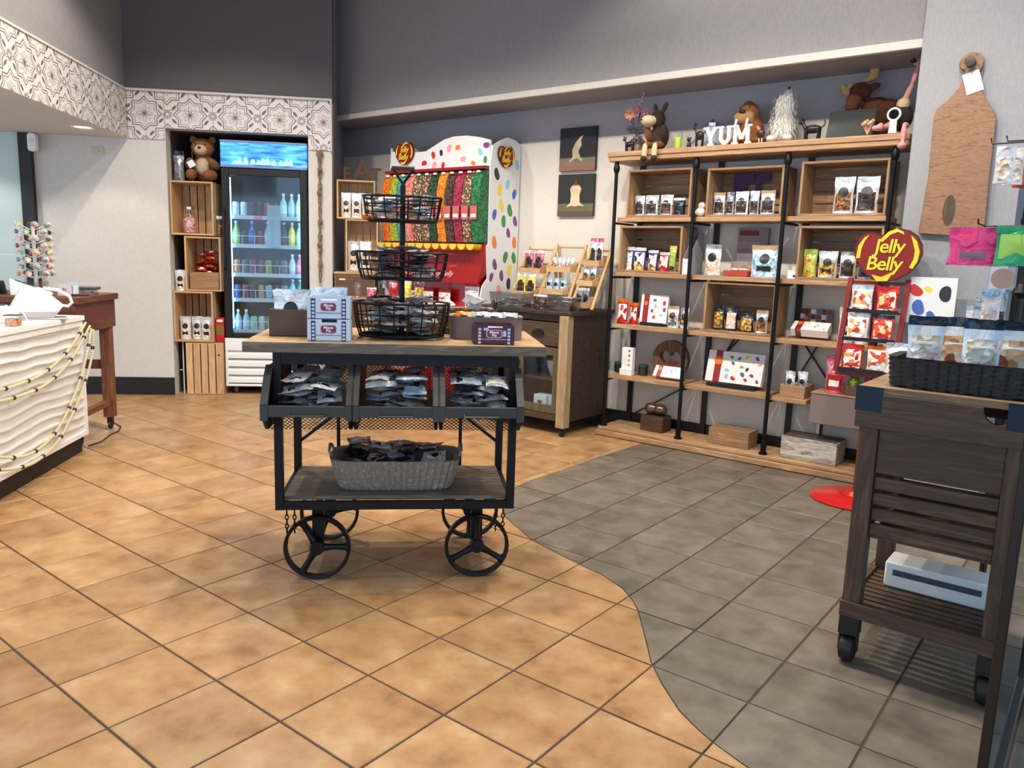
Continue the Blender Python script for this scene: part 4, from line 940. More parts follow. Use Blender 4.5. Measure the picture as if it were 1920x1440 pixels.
# ================================================================== PIPE SHELF
PU = [-2.806, -2.226, -1.647, -1.068]; PD = 4.682; RD = 4.955; BZ = [1.520, 1.153, .793, .437]; PLZ = .066
sh = thing('pipe_shelf', 'tall black pipe shelf unit with oak boards against the wall', 'shelf unit', 'S', 0, 0)
MB().box(-2.84, -1.03, 4.633, 4.955, .004, .040).build('platform_board', W_shelf, sh, bevel=.004); MB().box(-2.832, -1.036, 4.65, 4.955, .0405, PLZ).build('platform_board', W_shelf, sh, bevel=.006)
tb = MB().box(-2.862, -1.0, 4.645, 4.965, 1.915, 1.948).build('top_board', W_shelf, sh, bevel=.005); MB().box(-2.858, -1.004, 4.652, 4.965, 1.886, 1.9145).build('cornice', W_shelf, tb, bevel=.004)
for u in PU:
    pp = MB().cyl((u, PD, PLZ + .02), (u, PD, 1.886), .0125, 12).build('pipe_post', M_iron, sh)
    MB().lathe([(.026, 0), (.026, .012), (.018, .016), (.018, .05), (.021, .055), (.021, .06)], 16, 0, (u, PD, PLZ)).build('pipe_flange', M_iron, pp)
    MB().lathe([(.014, 1.815), (.020, 1.825), (.022, 1.845), (.017, 1.862), (.014, 1.885)], 14, 0, (u, PD, 0)).build('pipe_collar', M_iron, pp)
    MB().box(u + .03, u + .065, RD - .006, RD + .012, PLZ, 1.886).build('rear_upright', M_black, sh)
for k, z in enumerate(BZ):
    for b_ in range(3):
        u0, u1 = PU[b_] + .014, PU[b_ + 1] - .014
        if k == 3 and b_ == 2: u1 = -1.42
        MB().box(u0, u1, 4.70, 4.948, z - .030, z).build('shelf_board', W_shelf, sh, bevel=.003)
    for u in PU[:(3 if k == 3 else 4)]: MB().tube([(u, PD + .012, z - .04), (u, 4.95, z - .04)], .008, 8).build('cross_pipe', M_iron, sh)
for (ua, za, ub, zb_) in ((-2.74, .11, -2.28, .405), (-2.17, .40, -1.99, .76), (-2.2, .46, -1.95, .762), (-1.6, .46, -1.45, .762), (-1.55, .762, -1.32, .46)):
    MB().bar((ua, RD, za), (ub, RD, zb_), .016, .008).build('diagonal_brace', M_black, sh)
def on(x0, x1, yt, z, d):                   # pixel columns and top row on plane d, standing at height z
    xm = (x0 + x1) / 2; u0 = onp(x0, (yt + 500) / 2, d)[0]; u1 = onp(x1, (yt + 500) / 2, d)[0]; zz = onp(xm, yt, d)[1]
    yy = 0
    for _ in range(3):
        lo, hi = yt, 900
        for _k in range(30):
            m = (lo + hi) / 2
            if onp(xm, m, d)[1] > z: lo = m
            else: hi = m
        yy = (yt + lo) / 2
    u0 = onp(x0, yy, d)[0]; u1 = onp(x1, yy, d)[0]
    return (u0 + u1) / 2, u1 - u0, zz - z
E1 = .0012
# --- crates on the shelf
def scrate(x0, x1, yt, z, lab):
    u, w_, h_ = on(x0, x1, yt, z, 4.715); return u, crate(lab, 'S', u, 4.712, z + E1, w_, min(h_, .345), .225), w_
ROWS = ['uppermost', 'second', 'third', 'lowest']; BAYS = ['nearest the paintings', 'in the middle bay', 'nearest the cutting board']
uA1, _, _ = scrate(1176, 1296, 317, BZ[0], 'wooden crate on the uppermost shelf nearest the paintings, four pouches inside')
uA2, _, _ = scrate(1325, 1468, 313, BZ[0], 'wooden crate on the uppermost shelf middle bay, five dark-label pouches inside')
uA3, _, _ = scrate(1500, 1665, 300, BZ[0], 'wooden crate on the uppermost shelf nearest the cutting board, two pouches inside')
uB1, _, _ = scrate(1161, 1278, 424, BZ[1], 'wooden crate on the second shelf with lavender and green bean bags')
uB3, _, _ = scrate(1495, 1654, 424, BZ[1], 'wooden crate on the second shelf with yellow and dark pouches')
uC2, _, _ = scrate(1320, 1453, 531, BZ[2], 'wooden crate on the third shelf holding black and gold sweet bags')
def sp(x0, x1, yt, k, mats, labels, label, seed, din=.10, inc=True, lblm=None, cont=(.06, .60), dp=None, group=None, name='candy_pouch', hh=None):
    z = BZ[k] + (.0165 if inc else E1); d = 4.715 + din - .03; u, w_, h_ = on(x0, x1, yt, z, d)
    return pouch(label, 'S', u, d, z, w_ * .97, hh or h_, mats, seed, labels, dp=dp or min(.055, w_ * .55), lblm=lblm, cont=cont, group=group, name=name)
DK = [FO_silver, CT_choc, FO_silver]
sp(1190, 1209, 367, 0, DK, 'cr', 'silver pouch with black stickers at the paintings end of the uppermost crate', 101, lblm=None)
sp(1210, 1235, 366, 0, [FO_blue, CT_choc, FO_silver], 'crw', 'silver-blue pouch with round black sticker second in the four-pouch crate', 102)
sp(1238, 1262, 365, 0, [FO_silver, CT_choc, FO_silver], 'cw', 'silver pouch with bright seal third in the four-pouch crate', 103)
sp(1263, 1286, 371, 0, [FO_dark, FO_dark, FO_silver], '', 'black pouch with silver seal in the four-pouch crate', 104)
for i, (a, b_, yt) in enumerate(((1338, 1360, 361), (1362, 1377, 360), (1378, 1404, 359), (1406, 1424, 358), (1426, 1454, 357))):
    sp(a, b_, yt, 0, [(FO_silver, FO_grey, FO_silver, FO_blue, FO_silver)[i], CT_choc, (FO_kraft, FO_grey, FO_silver, FO_silver, FO_kraft)[i]], 'crw' if i != 3 else 'r', ('silver pouch with tan seal next to the white plush chick', 'slim grey pouch second in the five-pouch crate', 'widest crumpled silver pouch in the five-pouch crate', 'blue-tinted pouch with square label in the five-pouch crate', 'silver pouch with tan seal and round sticker in the five-pouch crate')[i], 110 + i, dp=.04)
sp(1563, 1602, 332, 0, [FO_silver, CT_nut, FO_silver], 'c', 'shiny pouch of nuts in the crate nearest the cutting board', 120)
sp(1604, 1649, 331, 0, [FO_silver, CT_choc, FO_silver], 'cr', 'shiny wide pouch of chocolates in the crate nearest the cutting board', 121)
# purple folded card behind the five pouches
u = uA2; t = thing('purple_carton', 'purple cut-out card sign at the back of the five-pouch crate', 'card', 'S', u - .01, 4.90, BZ[0] + .0165)
pm = mat('purple_card', (74, 44, 92), .7)
MB().prism([(-.10, 0), (-.03, 0), (-.05, .20), (.0, .20), (.0, .26), (-.13, .26), (-.14, .20)], 0, .004).build('card', pm, t); MB().prism([(.01, 0), (.04, 0), (.045, .2), (.10, .21), (.10, .26), (.01, .26)], 0, .004).build('card', pm, t)
# white plush chick
u, w_, h_ = on(1300, 1324, 382, BZ[0], 4.74); t = thing('plush_chick', 'small white plush chick on the uppermost shelf beside the pipe', 'plush toy', 'S', u + .005, 4.745, BZ[0] + .003)
blob('body', [((0, 0, .03), (.032, .028, .03), 0), ((.008, -.004, .068), (.024, .023, .024), 0), ((-.036, 0, .028), (.016, .012, .012), 0)], [mat('white_plush', (232, 222, 216), .95, bump=.4)], t, .005)
MB().ell((.014, -.027, .072), .0035, 8, 6).build('eye', BD, t); MB().lathe([(.006, 0), (.0005, .012)], 8, 0, (.032, -.012, .062), 'x').build('beak', FO_orange, t)
# row B
for i, (a, b_, yt, c) in enumerate(((1175, 1188, 463, CT_pale), (1188, 1212, 464, CT_gold), (1215, 1234, 469, CT_gold))):
    sp(a, b_, yt, 1, [M_navy if i else mat('slate_side', (70, 74, 100), .5), c, M_lav], 'f' if i != 2 else 'fo', ('lavender printed bean bag at the paintings end of the second-shelf crate', 'lavender printed bean bag with gold window in the second-shelf crate', 'white-fronted bean bag with pinched top in the second-shelf crate')[i], 130 + i, lblm=M_lav, cont=(.03, .30), dp=.05)
sp(1236, 1255, 473, 1, [FO_red, FO_red, FO_white], 'fo', 'white bean bag with red foot in the second-shelf crate', 133, lblm=M_label, cont=(.02, .2), dp=.045)
sp(1255, 1268, 461, 1, [FO_green, CT_choc, FO_yellow], 'fo', 'green and yellow bean bag in the second-shelf crate corner', 134, lblm=FO_green, cont=(.02, .2), dp=.04)
u, w_, h_ = on(1279, 1293, 487, BZ[1], 4.74); t = thing('magazine_file', 'grey card file box with slanted side between crate and pipe', 'file box', 'S', u + .006, 4.72, BZ[1] + E1)
MB().box(-.022, .022, 0, .003, 0, .10).build('front_panel', M_paper, t)
for x in (-.022, .019): MB().prism([(.003, 0), (.20, 0), (.20, .27), (.14, .27), (.003, .10)], x, x + .003, plane='yz').build('side_panel', mat('grey_card', (168, 168, 172), .7), t)
MB().box(-.019, .019, .197, .20, 0, .27).build('back_panel', mat('grey_card'), t)
sp(1321, 1353, 458, 1, [FO_silver, CT_pale, FO_grey], 'c', 'silver pouch with round sticker beside the grey file box', 136, inc=False)
u, w_, h_ = on(1358, 1404, 490, BZ[1], 4.78); t = thing('candy_carton', 'red-orange open sweet carton with printed rounds between two pouches', 'box', 'S', u, 4.76, BZ[1] + E1)
MB().box(-w_ / 2, w_ / 2, 0, .12, 0, .035).build('carton', mat('carton_red', (168, 60, 40), .5), t, bevel=.002); MB().box(-w_ / 2 + .008, w_ / 2, .105, .112, .035, h_).build('display_card', mat('card_grey', (160, 140, 136), .6), t)
for i in range(4): MB().lathe([(.0001, 0), (.013, 0), (.012, .0015)], 14, 0, (-w_ / 2 + .03 + i * .035, .1035, .06), 'y').build('printed_round', mat(('pr_pink', 'pr_grey', 'pr_teal', 'pr_amber')[i], ((206, 120, 120), (170, 150, 150), (110, 140, 140), (210, 150, 60))[i], .5), t)
for i in range(2): MB().ell((-.01 + .05 * i, .03, .042), (.035, .014, .009), 10, 6).build('wrapped_sweet', CT_pale, t)
u, w_, h_ = on(1384, 1440, 428, BZ[1], 4.93); t = thing('tall_carton', 'tall muted carton with red band standing at the back of the second shelf', 'box', 'S', u, 4.91, BZ[1] + E1)
MB().box(-w_ / 2, w_ / 2, 0, .03, 0, h_).build('carton', mat('muted_print', (128, 118, 122), .6), t, bevel=.002); MB().box(-w_ / 2 + .01, w_ / 2 - .06, -.0008, 0, h_ * .84, h_ * .95).build('red_band', mat('dull_red', (110, 34, 36), .6), t)
for j in range(3): MB().box(-w_ / 2 + .005, w_ / 2 - .09 + .04 * (j == 2), -.0008, 0, h_ * (.14 + .22 * j), h_ * (.28 + .22 * j)).build('printed_picture', mat(('pic_brown', 'pic_mauve', 'pic_buff')[j], ((110, 88, 84), (120, 104, 116), (150, 132, 124))[j], .6), t)
sp(1408, 1463, 460, 1, [FO_blue, CT_blue, FO_kraft], 'cr', 'large pale blue pouch with tan header on the second shelf', 138, inc=False, cont=(.1, .7))
u, w_, h_ = on(1475, 1492, 500, BZ[1], 4.76); t = thing('white_carton', 'small white open carton between the pipe and the yellow-pouch crate', 'box', 'S', u + .01, 4.75, BZ[1] + E1)
MB().box(-.03, .03, 0, .003, 0, .05).box(-.03, .03, .08, .083, 0, .07).box(-.03, -.027, .003, .08, 0, .06).box(.027, .03, .003, .08, 0, .06).box(-.027, .027, .003, .08, 0, .003).build('carton', M_paper, t); MB().box(.005, .02, -.0008, 0, .01, .022).build('printed_logo', M_sticker, t)
sp(1506, 1532, 467, 1, [FO_green, CT_gold, FO_green], 'fo', 'yellow-green bean bag leaning in the second-shelf crate', 140, lblm=FO_yellow, cont=(.02, .2))
sp(1534, 1571, 471, 1, [FO_silver, CT_gold, FO_silver], 'cr', 'pouch of gold sweets with two black stickers in the second-shelf crate', 141)
sp(1574, 1606, 472, 1, [FO_silver, CT_choc, FO_grey], 'cr', 'dark chocolate pouch beside the gold sweets pouch', 142)
sp(1609, 1635, 475, 1, [FO_grey, FO_dark, FO_grey], 'c', 'nearly black pouch at the cutting-board end of the second-shelf crate', 143)
# row C
for i, (a, b_, yt) in enumerate(((1158, 1178, 560), (1180, 1196, 567))):
    sp(a, b_, yt, 2, [FO_red, FO_red, FO_orange], 'fo', ('red bean bag with white front at the end of the third shelf', 'shorter red bean bag tucked behind the ribboned gift box')[i], 150 + i, inc=False, lblm=M_paper, cont=(.02, .2), din=.07 + .05 * i, dp=.045)
u, w_, h_ = on(1198, 1247, 552, BZ[2], 4.80); giftbox('upright white gift box with red ribbon on the third shelf', 'S', u + .012, 4.82, BZ[2] + .016, w_, h_ - .02, .03, rot=R_(4), lean=R_(8), beans=7, seed=4, ribbon=.2)
st_ = thing('box_stand', 'small dark easel stand under the upright ribboned gift box', 'stand', 'S', u + .012, 4.78, BZ[2] + E1); MB().box(-w_ * .42, w_ * .42, .0, .06, 0, .010).build('base', M_black, st_); MB().box(-w_ * .42, w_ * .42, -.004, .0, 0, .022).build('lip', M_black, st_)
sp(1252, 1273, 574, 2, [FO_silver, CT_mix, FO_kraft], 'c', 'clear pouch of mixed sweets with tan top beside the pipe', 153, inc=False, dp=.045)
sp(1275, 1292, 577, 2, [FO_silver, CT_mix, FO_silver], 'c', 'clear pouch of mixed sweets with silver top behind the pipe', 154, inc=False, din=.13, dp=.04)
for i, (a, b_, yt) in enumerate(((1338, 1359, 571), (1360, 1384, 573), (1386, 1414, 587))):
    sp(a, b_, yt, 2, [FO_dark, (CT_gold, CT_pale, CT_gold)[i], FO_dark], '', ('black bag with gold and white sweets at the crate side', 'black bag with a gold bow in the third-shelf crate', 'low black bag of yellow sweets in the third-shelf crate')[i], 156 + i, cont=(.08, .72), dp=.05)
sp(1417, 1440, 582, 2, [FO_silver, CT_nut, FO_kraft], 'c', 'silver pouch with tan top beside the black and gold bags', 159, dp=.045)
u, w_, h_ = on(1498, 1558, 580, BZ[2], 4.90); t = giftbox('upright chequered gift box at the back of the third shelf', 'S', u, 4.935, BZ[2] + E1, w_, h_, .025, beans=0, body=mat('grey_carton', (150, 148, 158), .5), ribbon=.1)
for r in range(4):
    for c in range(6): MB().box(-w_ / 2 + c * w_ / 6 + .002, -w_ / 2 + (c + 1) * w_ / 6 - .002, -.0262, -.0254, h_ * (.3 + r * .175) + .001, h_ * (.3 + (r + 1) * .175) - .002).build('printed_square', mat(('sq_white', 'sq_red', 'sq_brown', 'sq_slate')[(r * 2 + c * 3) % 4], ((226, 224, 222), (140, 40, 40), (80, 50, 44), (96, 104, 124))[(r * 2 + c * 3) % 4], .5), t)
u, w_, h_ = on(1478, 1548, 618, BZ[2], 4.76); t = giftbox('flat white gift box with brown ribbon in front of the chequered box', 'S', u, 4.815, BZ[2] + E1, w_, .085, .055, lean=R_(0), beans=5, seed=9, ribbon=.16); t.rotation_euler.rotate_axis('X', R_(-58)); t.location.z += .012
sp(1572, 1601, 576, 2, [FO_silver, CT_pale, FO_silver], 'cr', 'tall white pouch with two black ovals on the third shelf', 165, inc=False)
sp(1605, 1630, 582, 2, [FO_silver, CT_pale, FO_grey], 'cr', 'white pouch with two black ovals beside the red spinner stand', 166, inc=False)
# row D
u, w_, h_ = on(1166, 1186, 652, BZ[3], 4.74); t = thing('slim_carton', 'slim tall white carton with printed rounds at the end of the lowest shelf', 'box', 'S', u, 4.735, BZ[3] + E1)
MB().box(-w_ / 2, w_ / 2, 0, .04, 0, h_).build('carton', M_paper, t, bevel=.0015); MB().box(-w_ / 2 - .006, w_ / 2 + .004, -.012, 0, 0, .045).build('foot_box', M_paper, t, bevel=.0015)
for i in range(4): MB().lathe([(.0001, 0), (.008, 0), (.0075, .001)], 14, 0, (w_ * .2, -.0012, h_ * (.38 + .17 * i)), 'y').build('printed_round', mat(('rd_a', 'rd_b', 'rd_c', 'rd_d')[i], ((176, 120, 120), (190, 130, 140), (90, 84, 90), (110, 90, 84))[i], .5), t)
for i, (a, b_) in enumerate(((1150, 1163), (1192, 1212))):
    u, w_, h_ = on(a, b_, 683, BZ[3], 4.80); t = thing('green_jar', ('small dark green jar behind the slim white carton at the shelf end', 'squat dark green jar between the slim carton and the heart ring')[i], 'jar', 'S', u, 4.83, BZ[3] + E1)
    MB().lathe([(.028, 0), (.034, .006), (.034, .055), (.03, .06)], 18).build('jar_body', mat('dark_green_glass', (28, 44, 34), .15, coat=.5), t); MB().lathe([(.033, .06), (.033, .074), (.03, .076)], 18).build('lid', mat('green_lid', (60, 90, 76), .35, .4), t)
# wooden ring with heart
u, w_, h_ = on(1215, 1281, 640, BZ[3], 4.80); R1 = w_ / 2; t = thing('heart_ring', 'carved wooden ring around a red heart on the lowest shelf', 'ornament', 'S', u + .01, 4.845, BZ[3] + E1)
hp = lambda s: [(s * 16 * math.sin(q) ** 3 / 17, s * (13 * math.cos(q) - 5 * math.cos(2 * q) - 2 * math.cos(3 * q) - math.cos(4 * q)) / 17) for q in [2 * math.pi * i / 32 for i in range(32)]]
inner = [(x, y + R1 * .98) for x, y in hp(R1 * .62)]; n = 32
outer = []
for x, y in inner:
    a = math.atan2(y - R1, x); outer.append((R1 * math.cos(a), R1 + R1 * math.sin(a) * .98))
mb = MB(); vs = []
for y0 in (0, .045): vs += [(x, y0, max(0, z)) for x, z in outer] + [(x, y0, z) for x, z in inner]
fs = []
for i in range(n):
    j = (i + 1) % n; fs += [(i, j, n + j, n + i), (2 * n + i, 3 * n + i, 3 * n + j, 2 * n + j), (i, 2 * n + i, 2 * n + j, j), (n + i, n + j, 3 * n + j, 3 * n + i)]
mb.add(vs, fs).build('ring', wood('walnut_ring', [(112, 74, 48), (84, 52, 34), (134, 96, 64)], 'z'), t)
MB().prism([(x, y + R1 * .62) for x, y in hp(R1 * .34)], .008, .035).build('heart', mat('heart_red', (122, 34, 38), .5), t, bevel=.003)
u, w_, h_ = on(1222, 1275, 691, BZ[3], 4.73); t = giftbox('small flat white gift box leaning before the heart ring', 'S', u, 4.752, BZ[3] + .014, w_, .085, .016, beans=6, seed=11, ribbon=.15); t.rotation_euler.rotate_axis('X', R_(-35))
u, w_, h_ = on(1322, 1428, 664, BZ[3], 4.79); giftbox('large white gift box with red ribbon and printed beans on the lowest shelf', 'S', u, 4.83, BZ[3] + .02, w_, h_ - .015, .04, lean=R_(14), beans=22, seed=21, ribbon=.12)
st_ = thing('box_stand', 'dark easel stand under the large ribboned gift box', 'stand', 'S', u, 4.76, BZ[3] + E1); MB().box(-w_ * .42, w_ * .42, 0, .08, 0, .010).build('base', M_black, st_); MB().box(-w_ * .42, w_ * .42, -.004, 0, 0, .024).build('lip', M_black, st_)
u, w_, h_ = on(1460, 1506, 722, BZ[3], 4.73); u += .01; t = thing('wood_tray', 'small oak tray of silver pouches at the end of the lowest shelf', 'tray', 'S', u, 4.72, BZ[3] + E1)
MB().box(-.075, .075, 0, .01, 0, .075).box(-.075, .075, .16, .17, 0, .075).box(-.075, -.065, .01, .16, 0, .075).box(.065, .075, .01, .16, 0, .075).box(-.065, .065, .01, .16, 0, .008).build('tray_box', W_shelf, t, bevel=.002)
for i in range(2): pouch('silver pouch with round black sticker standing in the small oak tray', 'S', u - .032 + .062 * i, 4.77 + .04 * i, BZ[3] + .012, .058, .145, [FO_silver, FO_grey, FO_silver], 170 + i, 'c', dp=.035, group='pouches in the oak tray')
# --- platform blocks
u, w_, h_ = on(1197, 1243, 783, PLZ, 4.76); t = thing('wood_block', 'dark wooden cube under the bronze bean on the platform', 'block', 'S', u + .015, 4.74, PLZ + E1)
MB().box(-.085, .085, 0, .13, 0, .105).build('cube', wood('walnut_block', [(86, 54, 36), (64, 40, 28), (100, 68, 46)], 'x'), t, bevel=.003); MB().box(-.08, .08, .005, .125, .1055, .108).build('felt_pad', mat('felt', (50, 40, 36), .95), t)
t = thing('bronze_bean', 'polished bronze bean sculpture on the dark wooden cube', 'sculpture', 'S', u + .015, 4.80, PLZ + .111)
blob('body', [((-.035, 0, .042), (.052, .045, .042), 0), ((.035, .0, .042), (.052, .045, .040), 0)], [mat('bronze', (120, 98, 82), .22, .75)], t, .006, 8)
u, w_, h_ = on(1325, 1400, 800, PLZ, 4.74); t = thing('wood_block', 'striped oak block in the middle of the shelf platform', 'block', 'S', u + .02, 4.72, PLZ + E1)
for i in range(4): MB().box(-.135, .135, 0, .16, i * .027, (i + 1) * .027 - .0006).build('layer', W_crate, t, bevel=.0015)
u, w_, h_ = on(1463, 1560, 816, PLZ, 4.72); t = thing('wood_block', 'whitewashed timber block nearest the red stand on the platform', 'block', 'S', u + .02, 4.70, PLZ + E1)
MB().box(-.165, .165, 0, .19, 0, .135).build('timber', mottle('whitewash', [(196, 188, 174), (150, 136, 118), (206, 200, 190), (120, 104, 88)], 3, .8, (2, 8, 8), .2), t, bevel=.003); MB().box(-.158, .158, .006, .184, .1352, .139).build('top_board', wood('dark_plank', [(84, 74, 68), (66, 58, 54)], 'x'), t)
# taupe box table at the end
t = thing('box_table', 'taupe box-top side table standing on the shelf platform end', 'table', 'S', -1.195, 4.695, PLZ)
MB().box(-.20, .155, .004, .2, .24, .42).build('box_top', M_taupe, t, bevel=.004); MB().box(-.203, .158, .0, .204, .4205, .428).build('tray_rim', W_shelf, t, bevel=.002)
for x in (.13,):
    for y in (.19,): MB().box(x, x + .018, y - .012, y + .006, .0015, .24).build('leg', M_black, t)
for x in (-.19, .13): MB().box(x, x + .016, .2045, .2205, .0015, .40).build('leg', M_black, t)
BTZ = PLZ + .4295
u, w_, h_ = on(1551, 1592, 680, BTZ, 4.74); pouch('pink see-through pouch standing on the taupe box table', 'S', u - .02, 4.76, BTZ, .115, .22, [FO_pink, FO_red, FO_pink], 180, 'r', lblm=M_paper, dp=.06, cont=(.05, .5))
t = thing('brown_gift_box', 'little brown box with gold star ornament on the taupe table', 'box', 'S', u + .085, 4.73, BTZ)
MB().box(-.035, .035, 0, .07, 0, .05).build('carton', M_brown, t, bevel=.002); MB().prism([(.022 * (1 if i % 2 == 0 else .45) * math.sin(math.pi * i / 5), .075 + .026 * (1 if i % 2 == 0 else .45) * math.cos(math.pi * i / 5)) for i in range(10)], .015, .022).build('star', M_gold, t); MB().box(-.004, .004, .015, .022, .05, .06).build('star_stem', M_gold, t)
# ================================================================== ORNAMENTS ON THE SHELF TOP
TZ = 1.950
def top(x0, x1, yt, d=4.76): return on(x0, x1, yt, TZ, d)
PL = lambda n, a, b: mottle(n, [a, b], 70, .95, bump=.5)
P_choc = PL('choc_plush', (44, 30, 24), (62, 42, 32)); P_tan = PL('tan_plush', (176, 132, 84), (196, 154, 104)); P_ginger = PL('ginger_plush', (134, 82, 40), (158, 100, 52)); P_pink = PL('pink_plush', (206, 140, 134), (222, 166, 158))
P_white = PL('shaggy_white', (224, 220, 210), (238, 234, 226)); P_black = PL('black_plush', (26, 24, 26), (40, 38, 40)); P_brown = PL('moose_plush', (78, 42, 24), (100, 56, 32)); P_oat = PL('antler_plush', (186, 146, 96), (206, 168, 118)); P_muz = PL('muzzle_plush', (206, 176, 132), (222, 196, 154))
# vase of flowers
u, w_, h_ = top(1174, 1210, 250, 4.80); t = thing('flower_vase', 'round silver vase of coral and pink flowers at the shelf-top end', 'vase', 'S', u, 4.82, TZ)
MB().lathe([(.025, 0), (.055, .02), (.066, .055), (.05, .09), (.03, .105), (.034, .115)], 20).build('vase', mat('silvered_glass', (206, 206, 208), .12, .9), t)
def bloom(parent, c, r, m, n=9, nm='flower'):
    mb = MB()
    for i in range(n):
        a = 2 * math.pi * i / n; tilt = .35 + .3 * (i % 2); mb.X = Matrix.Translation(c) @ Matrix.Rotation(a, 4, 'Y') @ Matrix.Rotation(tilt, 4, 'X') @ Matrix.Translation((0, 0, r * .55))
        mb.ell((0, 0, 0), (r * .32, r * .12, r * .5), 8, 6)
    mb.X = None; mb.ell(c, r * .3, 8, 6); return mb.build(nm, m, parent)
MB().tube([(0, 0, .1), (-.02, -.01, .18), (-.035, -.02, .25)], .003, 6).tube([(0, 0, .1), (-.035, .0, .18), (-.06, -.01, .235)], .003, 6).tube([(0, 0, .1), (.0, 0, .2), (.02, .0, .33), (.03, 0, .39)], .003, 6).tube([(0, 0, .1), (.04, 0, .2), (.06, -.01, .26)], .003, 6).build('stems', mat('stem_green', (60, 66, 52), .7), t)
bloom(t, (-.045, -.02, .262), .045, mat('coral_petal', (232, 162, 132), .6), 12); bloom(t, (.0, -.02, .275), .034, mat('pink_petal', (218, 140, 158), .6)); bloom(t, (.068, -.02, .268), .030, mat('pink_petal'))
for i, (x, z, r) in enumerate(((.014, .31, .018), (.022, .345, .015), (.026, .37, .011), (.032, .395, .008), (.006, .33, .012), (.035, .385, .007))): MB().ell((x, -.005, z), (r * .8, r * .7, r)).build('bud', mat('bud_mauve', (186, 166, 174), .7), t)
for i, (x, z) in enumerate(((-.03, .15), (.02, .16), (-.05, .17), (.035, .14))): MB().ell((x, -.02, z), (.026, .006, .014), 8, 6).build('leaf', mat('dark_leaf', (52, 58, 56), .6), t)
# card
u2, w2, h2 = top(1201, 1218, 206, 4.86); t = thing('small_card', 'upright pink and red greeting card behind the donkey plush', 'card', 'S', u2 + .03, 4.90, TZ + E1)
MB().box(-.035, .035, 0, .004, 0, .24).build('card', mat('card_pink', (222, 170, 168), .6), t); MB().box(-.033, .033, -.001, 0, .06, .16).build('red_panel', mat('card_scarlet', (190, 26, 26), .6), t); MB().box(-.033, .033, -.001, 0, .2, .235).build('dark_panel', M_sticker, t)
# small metal animals
def critter(name, label, u, d, z, L_, H_, m, seed, horns=False, tail=True, rot=0.0):
    """metal beast on four legs: body, neck, head, legs"""
    t = thing(name, label, 'figurine', 'S', u, d, z, rot); rn = random.Random(seed)
    MB().ell((0, 0, H_ * .52), (L_ * .34, L_ * .17, H_ * .2)).build('body', m, t)
    for sx in (-1, 1):
        for sy in (-1, 1): x, y = sx * L_ * .22, sy * L_ * .10; MB().tube([(x, y, H_ * .5), (x + sx * L_ * .03, y, H_ * .25), (x + sx * .0, y, 0)], [.010 * L_ / .12, .006 * L_ / .12, .007 * L_ / .12], 6).build('leg', m, t)
    MB().tube([(-L_ * .26, 0, H_ * .56), (-L_ * .36, 0, H_ * .76), (-L_ * .42, 0, H_ * .84)], [L_ * .09, L_ * .06, L_ * .05], 8).ell((-L_ * .44, -.0, H_ * .86), (L_ * .12, L_ * .07, H_ * .1)).build('head', m, t)
    if horns:
        for s in (-1, 1): MB().tube([(-L_ * .40, s * .01, H_ * .94), (-L_ * .38, s * L_ * .12, H_ * 1.0), (-L_ * .40, s * L_ * .14, H_ * 1.08)], .004, 6).build('horn', m, t)
    if tail: MB().tube([(L_ * .32, 0, H_ * .58), (L_ * .42, 0, H_ * .66), (L_ * .45, 0, H_ * .84), (L_ * .40, 0, H_ * .92)], .0035, 6).build('tail', m, t)
    return t
M_pewter = mat('dark_pewter', (58, 54, 54), .35, .8)
critter('metal_figurine', 'small spiky metal beast in front of the silver vase', onp(1180, 280, 4.69)[0], 4.695, TZ + E1, .10, .09, M_pewter, 1, True)
# donkey plush, sitting on the edge with legs hanging
u, w_, h_ = top(1212, 1250, 205, 4.71); t = thing('plush_donkey', 'dark plush donkey with tan muzzle sitting with legs over the edge', 'plush toy', 'S', u + .005, 4.70, TZ + .004)
blob('body', [((.01, .035, .085), (.062, .055, .085), 0), ((.0, .01, .19), (.052, .05, .055), 0), ((-.035, -.05, .175), (.047, .05, .036), 1, (0, 0, -30)), ((-.02, .012, .262), (.015, .012, .036), 0, (0, -16, 0)), ((.045, .012, .262), (.018, .012, .04), 0, (0, 26, 0)),
              ((-.05, -.015, .10), (.02, .03, .05), 2, (20, 0, 0)), ((.062, -.01, .10), (.018, .028, .052), 0, (20, 0, 0)), ((-.03, -.03, .025), (.022, .05, .021), 2), ((.04, -.03, .025), (.022, .05, .021), 2), ((-.035, -.078, -.02), (.02, .018, .055), 1), ((.037, -.078, -.02), (.02, .018, .055), 1), ((-.036, -.084, -.065), (.022, .026, .018), 3), ((.038, -.084, -.065), (.022, .026, .018), 3)],
     [P_choc, P_muz, PL('belly_plush', (110, 72, 40), (130, 88, 52)), mat('hoof', (52, 38, 30), .8)], t, .0065)
for s in (-1, 1): MB().ell((-.03 + s * .026, -.052, .215), .006, 8, 6).build('eye', M_black, t)
MB().ell((-.06, -.093, .178), (.010, .004, .004)).build('nostril', BD, t)
u, w_, h_ = top(1259, 1273, 257, 4.74); t = thing('green_cup', 'lime green tumbler with straw beside the donkey plush', 'cup', 'S', u + .01, 4.76, TZ + E1)
MB().lathe([(.018, 0), (.021, .01), (.026, .07), (.024, .074)], 16).build('tumbler', mat('lime', (170, 206, 60), .3, coat=.4), t); MB().cyl((.01, 0, .07), (.016, 0, .105), .003, 8).build('straw', M_chrome, t); MB().lathe([(.026, .070), (.026, .078), (.004, .082)], 16).build('lid', mat('lime_lid', (190, 216, 110), .3), t)
t = thing('mouse_figurine', 'tiny dark metal mouse figure near the green tumbler', 'figurine', 'S', onp(1291, 275, 4.72)[0], 4.725, TZ + E1)
